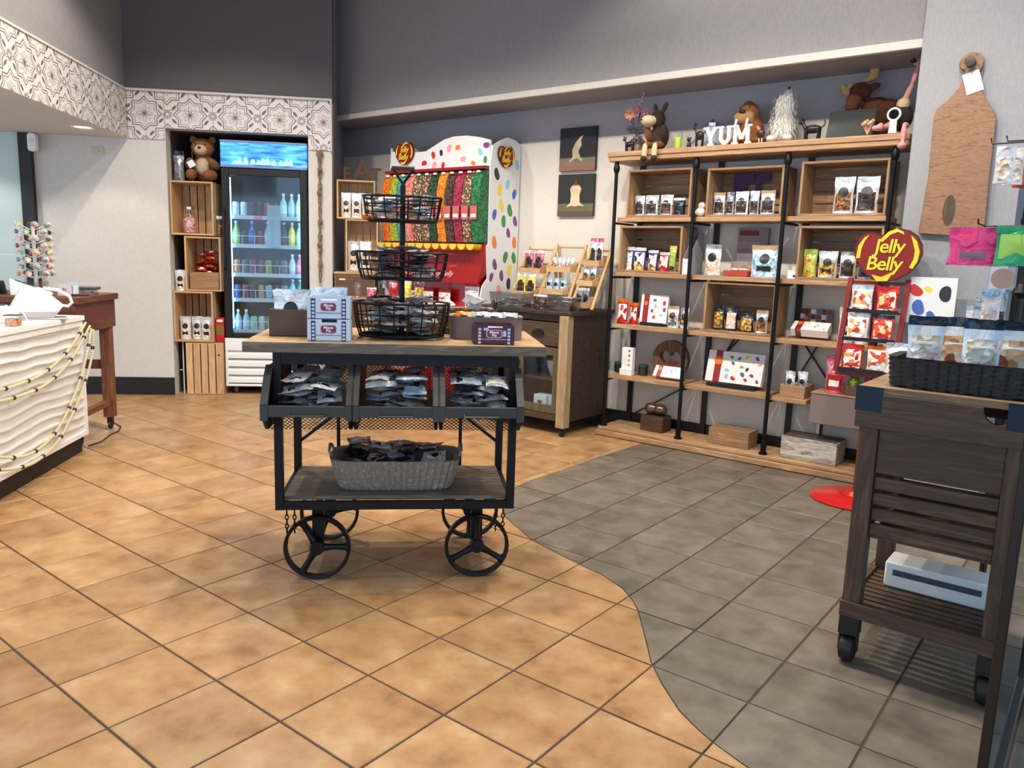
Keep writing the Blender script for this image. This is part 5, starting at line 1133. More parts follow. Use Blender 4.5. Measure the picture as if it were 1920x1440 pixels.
MB().lathe([(.014, 0), (.016, .004), (.012, .03), (.006, .045)], 12).ell((-.002, -.004, .052), (.012, .012, .011)).build('body', M_pewter, t); MB().tube([(.01, 0, .03), (.03, -.002, .034), (.035, -.004, .05)], .003, 6).build('arm', M_pewter, t)
for s in (-1, 1): MB().ell((s * .009, 0, .064), (.006, .003, .006), 8, 6).build('ear', M_pewter, t)
critter('metal_figurine', 'wiry metal beast with raised head beside the white letters', onp(1310, 275, 4.71)[0], 4.715, TZ + E1, .085, .14, M_pewter, 2, True)
u, w_, h_ = top(1316, 1350, 218, 4.86); t = thing('glass_canister', 'pale blue glass canister with silver lid behind the white letters', 'jar', 'S', u + .01, 4.86, TZ + E1)
MB().lathe([(.05, 0), (.066, .02), (.068, .10), (.045, .14), (.035, .145)], 20).build('canister', mat('pale_blue_glass', (176, 196, 206), .1, coat=.6), t); MB().lathe([(.04, .146), (.042, .165), (.02, .178), (.012, .19), (.001, .194)], 18).build('lid', M_chrome, t)
u, w_, h_ = top(1318, 1405, 240, 4.69); t = thing('letter_sign', 'white wooden YUM letters standing on the shelf top', 'letters', 'S', u + .004, 4.69, TZ + .002)
LH, SW = .112, .021
def slab(cx, strokes, serifs):
    mb = MB()
    for a, b_ in strokes: mb.bar((cx + a[0], 0, a[1]), (cx + b_[0], 0, b_[1]), .018, SW, up=(0, 0, 1) if abs(b_[1] - a[1]) < .01 else (1, 0, 0))
    for x, z in serifs: mb.box(cx + x - .019, cx + x + .019, -.009, .009, z - .006, z + .006)
    return mb.build('letter', M_paper, t)
slab(-.10, [((0, .004), (0, .055)), ((0, .05), (-.030, LH - .004)), ((0, .05), (.030, LH - .004))], [(0, .006), (-.032, LH - .006), (.032, LH - .006)])
slab(-.008, [((-.026, .03), (-.026, LH - .004)), ((.026, .03), (.026, LH - .004)), ((-.026, .034), (-.008, .012)), ((.026, .034), (.008, .012)), ((-.012, .012), (.012, .012))], [(-.028, LH - .006), (.028, LH - .006)])
slab(.098, [((-.040, .004), (-.036, LH - .004)), ((.040, .004), (.036, LH - .004)), ((-.036, LH - .008), (0, .03)), ((.036, LH - .008), (0, .03))], [(-.042, .006), (.042, .006), (-.042, LH - .006), (.042, LH - .006)])
# walrus
u, w_, h_ = top(1372, 1425, 183, 4.83); t = thing('plush_walrus', 'ginger plush walrus with white tusks behind the YUM letters', 'plush toy', 'S', u + .01, 4.85, TZ + .003)
blob('body', [((.02, .0, .09), (.085, .065, .09), 0), ((.0, -.005, .20), (.068, .06, .07), 0), ((-.03, -.055, .175), (.045, .03, .035), 1), ((.01, -.05, .175), (.045, .03, .035), 1), ((.09, -.05, .03), (.05, .05, .025), 0, (0, 0, 20)), ((-.08, -.04, .03), (.045, .045, .025), 0), ((-.005, 0, .26), (.03, .035, .02), 0)], [P_ginger, P_tan], t, .007)
for x in (-.046, .024): MB().tube([(x, -.075, .16), (x - .004, -.085, .12), (x - .002, -.088, .075)], [.009, .008, .003], 8).build('tusk', M_paper, t)
MB().ell((-.014, -.078, .205), (.022, .012, .012)).build('nose', BD, t)
for s in (-1, 1): MB().ell((-.008 + s * .03, -.052, .232), .006, 8, 6).build('eye', M_black, t)
t = thing('bird_figurine', 'small dark bird figure with pink head beside the shaggy dog', 'figurine', 'S', onp(1427, 262, 4.71)[0], 4.70, TZ + E1)
MB().ell((0, 0, .055), (.026, .02, .028)).build('body', mat('maroon_glaze', (58, 30, 32), .3), t); MB().tube([(-.01, 0, .075), (-.02, -.004, .092)], [.012, .007], 8).ell((-.022, -.004, .094), (.010, .008, .008)).build('head', mat('rose_glaze', (190, 120, 116), .4), t)
for s in (-1, 1): MB().cyl((s * .009, 0, 0), (s * .008, 0, .035), .003, 6).build('leg', M_cream, t)
# shaggy dog
u, w_, h_ = top(1442, 1494, 173, 4.80); t = thing('plush_dog', 'long-haired white shaggy plush dog with black nose pointing up', 'plush toy', 'S', u + .01, 4.79, TZ + .009)
bo = blob('body', [((0, 0, .09), (.075, .062, .09), 0), ((.0, -.0, .20), (.058, .05, .085), 0), ((.022, -.01, .275), (.026, .026, .034), 0), ((-.05, -.05, .02), (.03, .035, .02), 0), ((.05, -.05, .02), (.03, .035, .02), 0)], [P_white], t, .008)
fur_tufts('coat', bo, P_white, t, 900, .045, .006, 1.3, 3)
MB().ell((.026, -.022, .306), (.010, .009, .009)).build('nose', M_black, t)
c = critter('metal_figurine', 'dark metal bull figure between the shaggy dog and the tablet', onp(1522, 258, 4.72)[0], 4.725, TZ + E1, .15, .12, M_pewter, 3, True)
# tablet
u, w_, h_ = top(1552, 1635, 205, 4.74); t = thing('tablet', 'black tablet leaning back on its stand below the moose', 'tablet', 'S', u + .01, 4.705, TZ + .004, 0); t.rotation_euler.rotate_axis('X', R_(-20))
MB().prism(rrect(.25, .165, .008, 3, 0, .0825), 0, .008).build('case', M_black, t); MB().box(-.118, .118, -.0008, 0, .010, .155).build('screen', mat('dark_screen', (62, 66, 68), .15, coat=.8), t); MB().prism([(.0085, .02), (.07, .0262), (.078, .029), (.012, .09)], -.02, .02, plane='yz').build('stand', M_black, t)
MB().box(-.06, -.02, -.010, -.0005, .0, .008).build('clip', M_black, t)
# moose
u, w_, h_ = top(1575, 1665, 165, 4.88); t = thing('plush_moose', 'brown plush moose with tan antlers leaning over the tablet', 'plush toy', 'S', u + .01, 4.893, TZ + .075)
blob('body', [((.06, .0, .085), (.10, .05, .082), 0, (0, 20, 0)), ((.07, .01, -.01), (.07, .045, .06), 0), ((-.035, -.03, .20), (.062, .045, .052), 0, (0, 10, 0)), ((-.055, -.062, .145), (.045, .04, .055), 0), ((-.062, -.075, .115), (.04, .034, .034), 0), ((.035, -.02, .225), (.035, .015, .02), 0, (0, -10, 0)), ((.12, .0, .10), (.06, .045, .05), 0)], [P_brown], t, .0075)
for s, c0 in ((-1, (-.115, -.01, .215)), (1, (.015, .0, .285))):
    blob('antler', [(c0, (.03, .014, .024), 0), ((c0[0] + s * .01 - .015, c0[1], c0[2] + .03), (.016, .012, .018), 0), ((c0[0] + .02, c0[1], c0[2] + .03), (.016, .012, .018), 0), ((c0[0] - s * .03, c0[1], c0[2] - .018), (.03, .012, .014), 0)], [P_oat], t, .006)
for s in (-1, 1): MB().ell((-.05 + s * .028, -.07, .212), .006, 8, 6).build('eye', M_black, t)
# ostrich
u, w_, h_ = top(1655, 1712, 150, 4.76); t = thing('plush_ostrich', 'black and white plush ostrich with long pink neck and legs at the pier', 'plush toy', 'S', -1.075, 4.738, TZ + .010)
blob('body', [((0, .01, .085), (.062, .055, .075), 0), ((.01, -.01, .155), (.035, .032, .03), 1), ((.03, -.02, .205), (.016, .016, .07), 2, (0, 20, 0)), ((.058, -.03, .29), (.014, .014, .06), 2, (0, 14, 0)), ((.066, -.045, .355), (.022, .026, .022), 2), ((-.078, -.06, .03), (.016, .06, .016), 2, (-10, 0, 8)), ((-.088, -.10, .02), (.03, .028, .016), 2), ((-.05, -.01, .04), (.03, .03, .02), 2),
              ((.045, -.06, .03), (.016, .05, .016), 2, (0, 0, 0)), ((.05, -.118, -.02), (.015, .015, .06), 2), ((.052, -.135, -.085), (.024, .034, .018), 2)], [P_black, P_muz, P_pink], t, .0065)
MB().ell((.052, -.078, .352), (.016, .022, .010)).build('beak', mat('beak_dark', (44, 30, 28), .6), t)
for s in (-1, 1): MB().ell((.066 + s * .018, -.055, .37), .005, 8, 6).build('eye', M_black, t)
t = thing('white_magnifier', 'white round lens stand clipped before the ostrich plush', 'magnifier', 'S', onp(1674, 240, 4.66)[0], 4.652, TZ + .001)
ol = [(.036 * math.cos(R_(a)), .098 + .036 * math.sin(R_(a))) for a in range(-60, 241, 20)] + [(-.018, .03), (-.022, .0), (.022, .0), (.018, .03)]
MB().prism(ol, 0, .014).build('housing', M_paper, t, bevel=.003); MB().lathe([(.0001, -.002), (.024, -.002), (.026, 0)], 20, 0, (0, -.0, .098), 'y').build('lens', mat('black_lens', (10, 16, 18), .1, coat=.8), t)
t = thing('dried_flowers', 'small bunch of pink and cream dried flowers beside the lens stand', 'flowers', 'S', onp(1626, 250, 4.655)[0], 4.655, TZ + E1)
for i in range(6): x = -.025 + .01 * i; MB().tube([(0, 0, .0), (x * .6, 0, .03), (x, -.005, .05 + .008 * (i % 3))], .002, 5).ell((x, -.005, .056 + .008 * (i % 3)), (.011, .008, .010), 8, 6).build('stem', (mat('dusty_rose', (196, 140, 120), .8), P_muz, P_tan)[i % 3], t)

# ================================================================== PAINTINGS
for i, (z0, z1) in enumerate(((1.877, 2.187), (1.546, 1.853))):
    t = thing('canvas_painting', ('square canvas of a pale hunched creature on a dark ground', 'square canvas of a pale pear-shaped figure with a red point')[i], 'painting', 'S', -3.31, WS - .026, z0); w_ = .318; h_ = z1 - z0
    MB().box(-w_ / 2, w_ / 2, 0, .024, 0, h_).build('canvas', mat('paint_dark_%d' % i, ((30, 27, 32), (36, 38, 34))[i], .6), t)
    MB().box(-w_ / 2, w_ / 2, -.0006, 0, 0, h_ * .30).build('painted_ground', mottle('paint_ground_%d' % i, (((112, 100, 84), (140, 122, 100)), ((96, 92, 66), (116, 108, 78)))[i], 8, .6, bump=.1), t)
    MB().box(-w_ / 2, w_ / 2, -.0009, 0, 0, h_ * .12).build('painted_edge', mat('paint_edge_%d' % i, ((150, 98, 76), (92, 76, 56))[i], .6), t)
    sh1 = [(-.07, .07), (-.04, .10), (-.045, .15), (-.02, .20), (.02, .24), (.05, .255), (.03, .22), (.035, .18), (.01, .14), (.025, .10), (.05, .075), (.035, .068), (.0, .09), (-.03, .085), (-.06, .062)]
    sh2 = [(-.08, .065), (-.045, .10), (-.04, .16), (-.05, .20), (-.03, .225), (.03, .225), (.05, .20), (.035, .15), (.04, .10), (.08, .07), (.03, .078), (.0, .07), (-.03, .078)]
    MB().prism((sh1, sh2)[i], -.0016, -.0003).build('painted_figure', mottle('paint_pale_%d' % i, (((176, 160, 130), (206, 192, 164)), ((206, 184, 140), (226, 210, 176)))[i], 14, .6, bump=.1), t)
    if i: MB().prism([(-.028, .224), (-.006, .25), (.0, .285), (.008, .25), (.03, .224)], -.0017, -.0004).build('painted_point', mat('paint_red', (122, 44, 52), .6), t)

# ================================================================== BEAN DISPENSER
DU0, DU1, DF = -4.935, -3.862, 4.60; DUc = (DU0 + DU1) / 2; dw = (DU1 - DU0) / 2
dp_ = thing('bean_dispenser', 'tall red and white bean dispenser with twelve gravity bins and printed header', 'dispenser', 'S', DUc, DF)
zz = lambda x, y: onp(x, y, DF)[1]
M_dred = mat('dispenser_red', (150, 14, 14), .35, coat=.3); M_dwhite = mat('dispenser_white', (228, 228, 228), .5)
hp_ = [(onp(x, y, DF)[0] - DUc, onp(x, y, DF)[1]) for x, y in ((716, 279), (735, 285), (770, 286), (798, 284), (815, 273), (832, 262), (850, 256), (875, 254), (900, 257), (917, 262))]
zb0 = 1.885; hp_[0] = (-dw, hp_[0][1]); hp_[-1] = (dw, hp_[-1][1])
hdr = MB().prism(hp_ + [(dw, zb0), (-dw, zb0)], 0, .02).build('header_board', M_dwhite, dp_)
LOGO = [(330, 350), (345, 280), (385, 240), (430, 235), (480, 252), (520, 250), (560, 222), (600, 214), (650, 226), (695, 258), (726, 310), (735, 370), (715, 430), (670, 490), (600, 535), (530, 550), (480, 545), (420, 510), (365, 450), (338, 395)]
def logo_sign(parent, c, size, y=0.0, side='y', nm='logo_sign', turn=None):
    """heart-shaped bean sign with yellow script"""
    g_ = obj(nm, MB().prism([((x - 532) / 405 * size, -(y_ - 380) / 405 * size) for x, y_ in LOGO], -.006, .006).mesh(nm, mat('sign_edge', (70, 20, 14), .4)), parent, c, turn)
    MB().prism([((x - 532) / 405 * size * .955, -(y_ - 380) / 405 * size * .95) for x, y_ in LOGO], -.0075, -.006).build('sign_face', mat('sign_red', (128, 16, 12), .5), g_)
    def arc(pts, w): MB().prism([(a * size, b * size) for a, b in pts], -.0085, -.0075).build('sign_swoosh', M_yellow, g_)
    arc([(-.46, -.06), (-.44, .14), (-.36, .27), (-.29, .31), (-.35, .22), (-.39, .10), (-.40, -.05)], 1); arc([(.31, .31), (.40, .22), (.455, .06), (.44, -.08), (.38, -.20), (.33, -.18), (.38, -.05), (.385, .08), (.34, .22)], 1)
    arc([(-.14, .22), (-.02, .36), (.10, .41), (.20, .36), (.21, .32), (.12, .36), (.02, .32), (-.09, .20)], 1); arc([(-.20, -.31), (-.05, -.34), (.10, -.26), (.13, -.22), (.04, -.40), (-.12, -.41)], 1)
    for tx, x, z in (('Jelly', .02, .13), ('Belly', -.04, -.14)):
        lettering(tx, size * .30, mat('sign_outline', (60, 18, 10), .5), g_, (x * size, -.0080, z * size), depth=.0004, shear=.12, offset=size * .012, space=.92)
        lettering(tx, size * .30, M_yellow, g_, (x * size, -.0092, z * size), depth=.0004, shear=.12, offset=size * .004, space=.92)
    return g_
cx, cz = onp(761, 288, DF)[0] - DUc, onp(761, 288, DF)[1]
logo_sign(hdr, (cx, -.012, cz), .215)
beans_on(hdr, 2 * dw, .36, 17, 31, .032, -.0004, -dw, dw, zb0 - .03, avoid=lambda x, z: abs(x - cx) < .15 or z > (1.98 if x < -.05 else 2.06) or z < zb0 + .03)
# bins
BC = [(222, 110, 30), (160, 176, 60), (70, 150, 160), (226, 128, 116), None, None, (30, 62, 40), (226, 128, 30), (72, 48, 40), (150, 30, 62), None, (30, 110, 60)]
bw = 2 * dw / 12; prof = [(.0, 1.87), (-.05, 1.86), (-.085, 1.80), (-.105, 1.70), (-.11, 1.58), (-.10, 1.47), (-.08, 1.38), (-.075, 1.33), (.0, 1.33)]
M_chute = mat('yellow_chute', (236, 196, 30), .3, coat=.3); M_tagp = mat('bin_label', (196, 96, 92), .5)
for i in range(12):
    x0 = -dw + i * bw + .004; x1 = x0 + bw - .008; c = BC[i]
    m = mottle('bin_fill_%d' % i, [c, tuple(max(0, q - 26) for q in c), tuple(min(255, q + 22) for q in c)], 80, .35, kind='vor', bump=.5) if c else mottle('bin_fill_mix_%d' % i, [(130, 90, 60), (200, 190, 170), (90, 60, 44), (150, 50, 44), (70, 90, 50)], 80, .35, kind='vor', bump=.5)
    b_ = MB().prism(prof, x0, x1, plane='yz').build('bin', m, dp_, 50)
    MB().box(x0 + .008, x1 - .008, -.122, -.118, 1.50, 1.60).build('flavour_label', M_tagp, b_); MB().box(x0 + .016, x1 - .016, -.1235, -.122, 1.515, 1.54).build('label_text', M_paper, b_)
    MB().ell(((x0 + x1) / 2, -.072, 1.852), (.022, .012, .010), 10, 6).build('knob', M_paper, b_)
    xc = (x0 + x1) / 2; ang = [R_(180 + 180 * k / 8) for k in range(9)]
    MB().prism([(xc + .040 * math.cos(a), 1.315 + .045 * math.sin(a)) for a in ang], -.15, -.142).prism([(xc + .040 * math.cos(a), 1.315 + .045 * math.sin(a)) for a in ang] + [(xc + .032 * math.cos(a), 1.315 + .036 * math.sin(a)) for a in ang[::-1]], -.142, -.06).build('chute', M_chute, b_)
MB().prism([(.0, 1.87), (-.06, 1.875), (-.065, 1.895), (.0, 1.90)], -dw, dw, plane='yz').build('top_strip', M_dred, dp_)
MB().prism([(.0, 1.325), (-.03, 1.325), (-.05, 1.24), (-.055, 1.16), (-.09, 1.07), (-.105, 1.02), (-.09, 1.02), (-.0, 1.10)], -dw + .002, dw - .002, plane='yz').build('red_apron', M_dred, dp_, 60)
lettering('get real. get Jelly Belly', .062, mat('apron_text', (226, 190, 186), .5), dp_, (.0, -.096, 1.085), rot=(R_(66), 0, 0), shear=.25)
MB().box(-dw + .02, dw - .02, .03, .355, 0, zb0).build('cabinet', M_dred, dp_)
MB().box(-dw, dw, -.09, .03, .74, .76).build('lower_shelf', M_red, dp_, bevel=.003); MB().box(-dw + .02, dw - .02, .02, .03, .76, 1.05).build('shelf_back', M_red, dp_); MB().box(-dw + .01, dw - .01, -.07, .03, 0, .74).build('base', M_dred, dp_, bevel=.006)
side = [(.36, 0), (.36, 2.09), (.30, 2.12), (.20, 2.13), (.12, 2.10), (.02, 2.05), (.0, 1.92), (.0, 1.32), (-.02, 1.30), (.0, 1.06), (-.06, 1.0), (-.085, .90), (-.06, .80), (-.03, .76), (-.06, .66), (-.06, 0)]
for s, nm in ((-1, 0), (1, 1)):
    sp_ = MB().prism(side, s * dw + (.0 if s > 0 else -.012), s * dw + (.012 if s > 0 else 0), plane='yz').build('side_panel', M_dwhite, dp_)
    if s > 0:
        rn = random.Random(12); pts = []; tries = 0
        while len(pts) < 30 and tries < 5000:
            tries += 1; p_ = (rn.uniform(.04, .325), rn.uniform(.5, 2.02))
            if abs(p_[1] - 1.98) < .12 and abs(p_[0] - .17) < .14: continue
            if all((p_[0] - q[0]) ** 2 + (p_[1] - q[1]) ** 2 > .105 ** 2 for q in pts): pts.append(p_)
        for p_ in pts:
            q = bean_poly(.047 * rn.uniform(.8, 1.1), rn.uniform(-.6, .6)); MB().prism([(p_[0] + a * .8, p_[1] + b2) for a, b2 in q], dw + .012, dw + .0128, plane='yz').build('printed_bean', beanmat(rn.randrange(9)), sp_)
        logo_sign(sp_, (dw + .022, .17, 1.985), .20, turn=(0, 0, R_(90)))
# bags on its lower shelf
for i, px in enumerate((768, 800, 832)):
    uu = onp(px, 500, 4.55)[0]; pouch('white bean-print bag on the red dispenser shelf', 'S', uu, DF - .035, .762, .13, .20, [FO_white, FO_red, FO_red], 190 + i, 'fo', lblm=mottle('bean_print', BEANC[:6] + [(240, 238, 232)] * 8, 55, .5, kind='vor', bump=0), dp=.045, cont=(.02, .12), group='bean-print bags on the dispenser shelf')
uu = onp(878, 500, 4.50)[0]; pouch("tall white bean-print bag with red header beside the dispenser panel", "S", uu, DF - .05, .762, .145, .27, [FO_white, FO_white, FO_red], 195, "fo", lblm=MATS["bean_print"], dp=.055)
# ================================================================== CORNER: drawer cabinet, EAT crates, console
CF0 = 6.64
t = thing('drawer_cabinet', 'brown wooden drawer cabinet carrying the EAT crates in the corner', 'cabinet', 'F', -.525, CF0)
MB().box(-.165, .165, 0, .20, 0, 1.045).build('carcass', W_crate, t, bevel=.002); MB().box(-.17, .17, -.012, .205, 1.0455, 1.062).build('top_board', W_pine, t, bevel=.002)
for z0, z1 in ((.86, 1.03), (.66, .84), (.46, .64)):
    d_ = MB().box(-.155, .155, -.010, -.0005, z0, z1).build('drawer', W_dark if False else wood('mid_brown', [(120, 88, 58), (96, 68, 46), (136, 104, 72)], 'x'), t, bevel=.002); MB().box(-.125, -.075, -.016, -.010, z1 - .035, z1 - .022).build('label_pull', M_cream, d_)
def ecrate(x0, x1, z0, h, lab, sl): return crate(lab, 'F', (x0 + x1) / 2, CF0 + .005, z0, x1 - x0, h, .19, W_pine, W_pinez, slats=sl, back='v', th=.012)
ecrate(-.60, -.335, 1.064, .43, 'tall pine crate with white bags below the EAT letters', 4); ecrate(-.67, -.36, 1.497, .312, 'upper pine crate directly under the EAT letters', 4)
M_rust = mat('rust_brown', (84, 46, 32), .6, .3)
for ch, px, hgt in (('E', 651, .105), ('A', 680, .165), ('T', 705, .105)):
    uu = onp(px, 330, CF0 + .06, 'F')[0]; me = text_mesh(ch, hgt * 1.42, .010, 0, .002).copy(); me.materials.clear(); me.materials.append(M_rust)
    zmin = min(v.co.y for v in me.vertices); o = obj('wall_letter', me, None, F(uu, CF0 + .06, 1.8105 - zmin), (R_(90), 0, AF)); o.name = 'letter'; tag(o, 'rust-brown letter %s standing on the upper corner crate' % ch, 'letter')
for i in range(3): pouch('white bag with black stickers in the crate under the EAT letters', 'F', -.60 + .085 * i, CF0 + .07, 1.511, .08, .20, [FO_white, CT_pale, FO_white], 200 + i, 'cr', dp=.045, group='white bags under the EAT letters')
for i in range(2): pouch('white bag with black stickers low in the tall corner crate', 'F', -.54 + .10 * i, CF0 + .07, 1.078, .095, .24, [FO_white, CT_pale, FO_white], 204 + i, 'cr', dp=.05, group='white bags in the tall corner crate')
# console in front of the dispenser
CX0, CX1, CXD = onp(648, 558, 6.19, 'F')[0], onp(788, 558, 6.19, 'F')[0], 6.19; cw = (CX1 - CX0) / 2; CZ = onp(700, 558, 6.19, 'F')[1]
t = thing('console_table', 'narrow dark wood console table in front of the dispenser', 'table', 'F', (CX0 + CX1) / 2, CXD)
MB().box(-cw, cw, 0, .135, CZ - .025, CZ).build('top', W_crate, t, bevel=.003)
for sx in (-1, 1):
    for y in (.02, .115): MB().box(sx * (cw - .03) - .016, sx * (cw - .03) + .016, y - .016, y + .016, .001, CZ - .025).build('leg', W_dark, t)
for i in range(3): MB().box(-cw + .05 + i * .085, -cw + .13 + i * .085, .012, .022, .25, CZ - .03).build('front_board', wood('mid_brown_z', [(110, 72, 44), (84, 54, 34), (126, 88, 58)], 'z'), t)
MB().box(-cw + .03, cw - .03, .015, .03, .25, .28).build('stretcher', W_dark, t)
CU = (CX0 + CX1) / 2
for i, (px, w_, h_, ms, nm) in enumerate(((671, .05, .11, [M_clear, M_clear, M_clear], 'clear cellophane cone bag at the fridge end of the console'), (697, .075, .075, [FO_pink, FO_pink, FO_white], 'small pink pack on the console'), (716, .06, .13, [M_clear, CT_choc, M_clear], 'clear cone bag of chocolates beside the pink pack'), (738, .07, .14, [FO_pink, FO_red, M_clear], 'pink and red bag on the console'), (763, .07, .14, [FO_yellow, FO_yellow, FO_white], 'pale yellow bag on the console'), (786, .09, .15, [M_clear, CT_gold, M_clear], 'clear bag of golden sweets on the console'))):
    pouch(nm, 'F', onp(px, 545, CXD + .065, 'F')[0], CXD + .065, CZ + .001, w_, h_, ms, 210 + i, '', dp=.045)
t = thing('red_canister', 'glossy red round canister under the console beside the dispenser', 'canister', 'F', onp(768, 690, 6.0, 'F')[0], 6.0, .002)
MB().lathe([(.135, 0), (.14, .01), (.14, .40), (.135, .41), (.12, .425), (.001, .43)], 28).build('drum', mat('drum_red', (150, 18, 16), .22, coat=.5), t); MB().lathe([(.142, .36), (.145, .37), (.142, .38)], 28).build('band', mat('drum_band', (206, 120, 90), .3, .5), t); MB().ell((0, 0, .435), (.03, .03, .012), 12, 6).build('lid_knob', M_black, t)

# ================================================================== SIDEBOARD
HU0, HU1, HD0, HD1, HZ = -3.80, -2.945, 4.405, 4.945, .872
t = thing('sideboard', 'olive and dark wood sideboard on casters with a pale block leg', 'sideboard', 'S', (HU0 + HU1) / 2, HD0); hw_ = (HU1 - HU0) / 2; hdp = HD1 - HD0
M_olive = wood('olive_wood', [(84, 68, 42), (64, 50, 32), (98, 80, 54)], 'x'); M_olivez = wood('olive_wood_upright', [(104, 92, 66), (84, 72, 50), (118, 104, 78)], 'z')
MB().box(-hw_ - .01, hw_ + .03, -.03, hdp, HZ - .028, HZ).build('top', wood('dark_top', [(58, 40, 32), (44, 30, 24), (74, 54, 42)], 'x'), t, bevel=.004)
MB().box(hw_ - .02, hw_, .03, hdp, .10, HZ - .028).build('side_panel', W_dark, t); MB().box(-hw_, -hw_ + .02, .0, hdp, .10, HZ - .028).build('side_panel', W_dark, t); MB().box(-hw_ + .02, hw_ - .02, hdp - .015, hdp, .10, HZ - .028).build('back_panel', W_dark, t)
MB().box(-hw_ + .02, hw_ - .02, .02, hdp - .015, .12, .135).build('floor_board', W_dark, t); MB().box(-hw_ + .02, hw_ - .02, .06, hdp - .015, .37, .385).build('inner_shelf', M_olive, t)
MB().box(-hw_ + .02, hw_ - .06, .0, .02, .10, .145).build('bottom_rail', M_olive, t)
MB().box(-hw_ + .02, hw_ - .06, .0, .02, .80, HZ - .028).build('top_rail', W_dark, t)
for i in range(2):
    x0 = -hw_ + .025 + i * .385; x1 = x0 + .375
    d_ = MB().box(x0, x1, -.006, .018, .625, .79).build('drawer', M_olive, t, bevel=.003); xc = (x0 + x1) / 2
    MB().prism([(xc + .05 * math.cos(a), .70 + .04 * math.sin(a)) for a in [R_(180 * k / 8) for k in range(9)]], -.024, -.006).build('cup_pull', M_bronze, d_)
    dd = MB().box(x0, x0 + .055, -.004, .018, .15, .615).box(x1 - .055, x1, -.004, .018, .15, .615).box(x0 + .055, x1 - .055, -.004, .018, .56, .615).box(x0 + .055, x1 - .055, -.004, .018, .15, .205).build('door', M_olivez, t, bevel=.002)
    MB().box(x0 + .055, x1 - .055, .005, .009, .205, .56).build('door_pane', M_pane, dd); xh = x0 + .028 if i else x1 - .028
    MB().tube([(xh, -.006, .36), (xh - .008, -.02, .38), (xh, -.024, .43), (xh + .008, -.02, .48), (xh, -.006, .50)], .005, 6).build('door_handle', M_bronze, dd)
lg = MB().box(-.036, .036, -.036, .036, .065, HZ - .029).build('block_leg', wood('pale_timber', [(196, 170, 132), (166, 138, 100), (212, 190, 156)], 'z'), t, bevel=.004, loc=(hw_ - .022, -.010, 0))
MB().box(-.03, .03, -.01, .03, .065, .10).build('leg', W_dark, t, loc=(-hw_ + .04, .0, 0))
for x, y in ((hw_ - .022, -.01), (-hw_ + .045, .02), (hw_ - .05, hdp - .06), (-hw_ + .05, hdp - .06)): MB().lathe([(.024, -.012), (.027, 0), (.024, .012)], 14, 0, (x, y, .028), 'x').box(x - .018, x + .018, y - .012, y + .012, .045, .10 if y > .1 else .065).build('caster', M_black, t)
HC = (HU0 + HU1) / 2
for i in range(2):
    tt = thing('white_carton', ('white carton with a red heart behind the sideboard glass door', 'second white carton tucked behind the sideboard glass door')[i], 'box', 'S', HC + .155 + .115 * i, HD0 + .06 + .02 * i, .1362)
    MB().box(-.055, .055, 0, .12, 0, .12).build('carton', M_paper, tt, bevel=.002)
    if not i: MB().prism([(x * .022, .068 + y * .022) for x, y in hp(1.0)], -.0008, 0).build('printed_heart', mat('heart_print', (170, 50, 60), .5), tt)
tt = thing('white_bowl', 'deep white bowl on the inner shelf of the sideboard', 'bowl', 'S', HC + .22, HD0 + .17, .3862); MB().lathe([(.04, 0), (.045, .004), (.07, .07), (.075, .12), (.07, .12), (.064, .07), (.03, .012)], 22).build('bowl', M_paper, tt); MB().lathe([(.077, .117), (.079, .122), (.074, .124)], 22).build('rim', M_paper, tt)
# ---- tier racks on the sideboard
def tier_rack(label, u, d, w_, H_, tiers, seed):
    t = thing('tier_rack', label, 'rack', 'S', u, d, HZ + .0015)
    for sx in (-1, 1):
        x = sx * w_ / 2; MB().bar((x, .235, H_), (x, .0, .008), .012, .02, up=(1, 0, 0)).build('front_rail', W_pinez, t); MB().bar((x - sx * .014, .235, H_ - .01), (x - sx * .014, .30, .006), .012, .02, up=(1, 0, 0)).build('rear_rail', W_pinez, t)
    MB().cyl((-w_ / 2, .235, H_ - .02), (w_ / 2, .235, H_ - .02), .007, 8).build('top_bar', W_pine, t)
    spots = []
    for z in tiers:
        y = .235 * (z + .02) / H_; a, b_ = -w_ / 2 + .022, w_ / 2 - .022
        tr3 = MB().box(a, b_, y - .07, y + .06, z, z + .006).build('tray', W_pine, t)
        MB().box(a, b_, y - .076, y - .07, z, z + .04).build('tray_front', W_pine, tr3); MB().box(a, b_, y + .06, y + .066, z, z + .075).build('tray_back', W_pine, tr3)
        for x in (a, b_ - .006): MB().prism([(y - .07, z + .006), (y + .06, z + .006), (y + .06, z + .075), (y - .07, z + .04)], x, x + .006, plane='yz').build('tray_end', W_pine, tr3)
        spots.append((d + y, HZ + z + .009))
    return spots
ruL, ruC, ruR = -3.525, -3.245, -3.0
s1 = tier_rack('pine ladder rack of chocolate bags against the dispenser side', ruL, 4.62, .25, .44, (.07, .24), 1)
s2 = tier_rack('pine ladder rack with two open trays in the middle of the sideboard', ruC, 4.60, .255, .46, (.10, .26), 2)
s3 = tier_rack('pine ladder rack of shiny bags next to the pipe shelf', ruR, 4.62, .175, .44, (.02, .17, .31), 3)
def fill(sp_, u, w_, n, mats, labels, label, grp, h_, seed, wd=None):
    d, z = sp_; ww = (w_ - .066) / n
    for i in range(n): pouch(label, 'S', u - (w_ - .066) / 2 + ww * (i + .5), d - .005, z, (wd or ww) * .92, h_, mats, seed + i, labels, dp=.04, group=grp)
fill(s1[1], ruL, .25, 2, [FO_pink, CT_choc, FO_silver], 'c', 'rosy silver bag with big black sticker on the ladder rack by the dispenser', 'upper bags on the ladder rack by the dispenser', .165, 220)
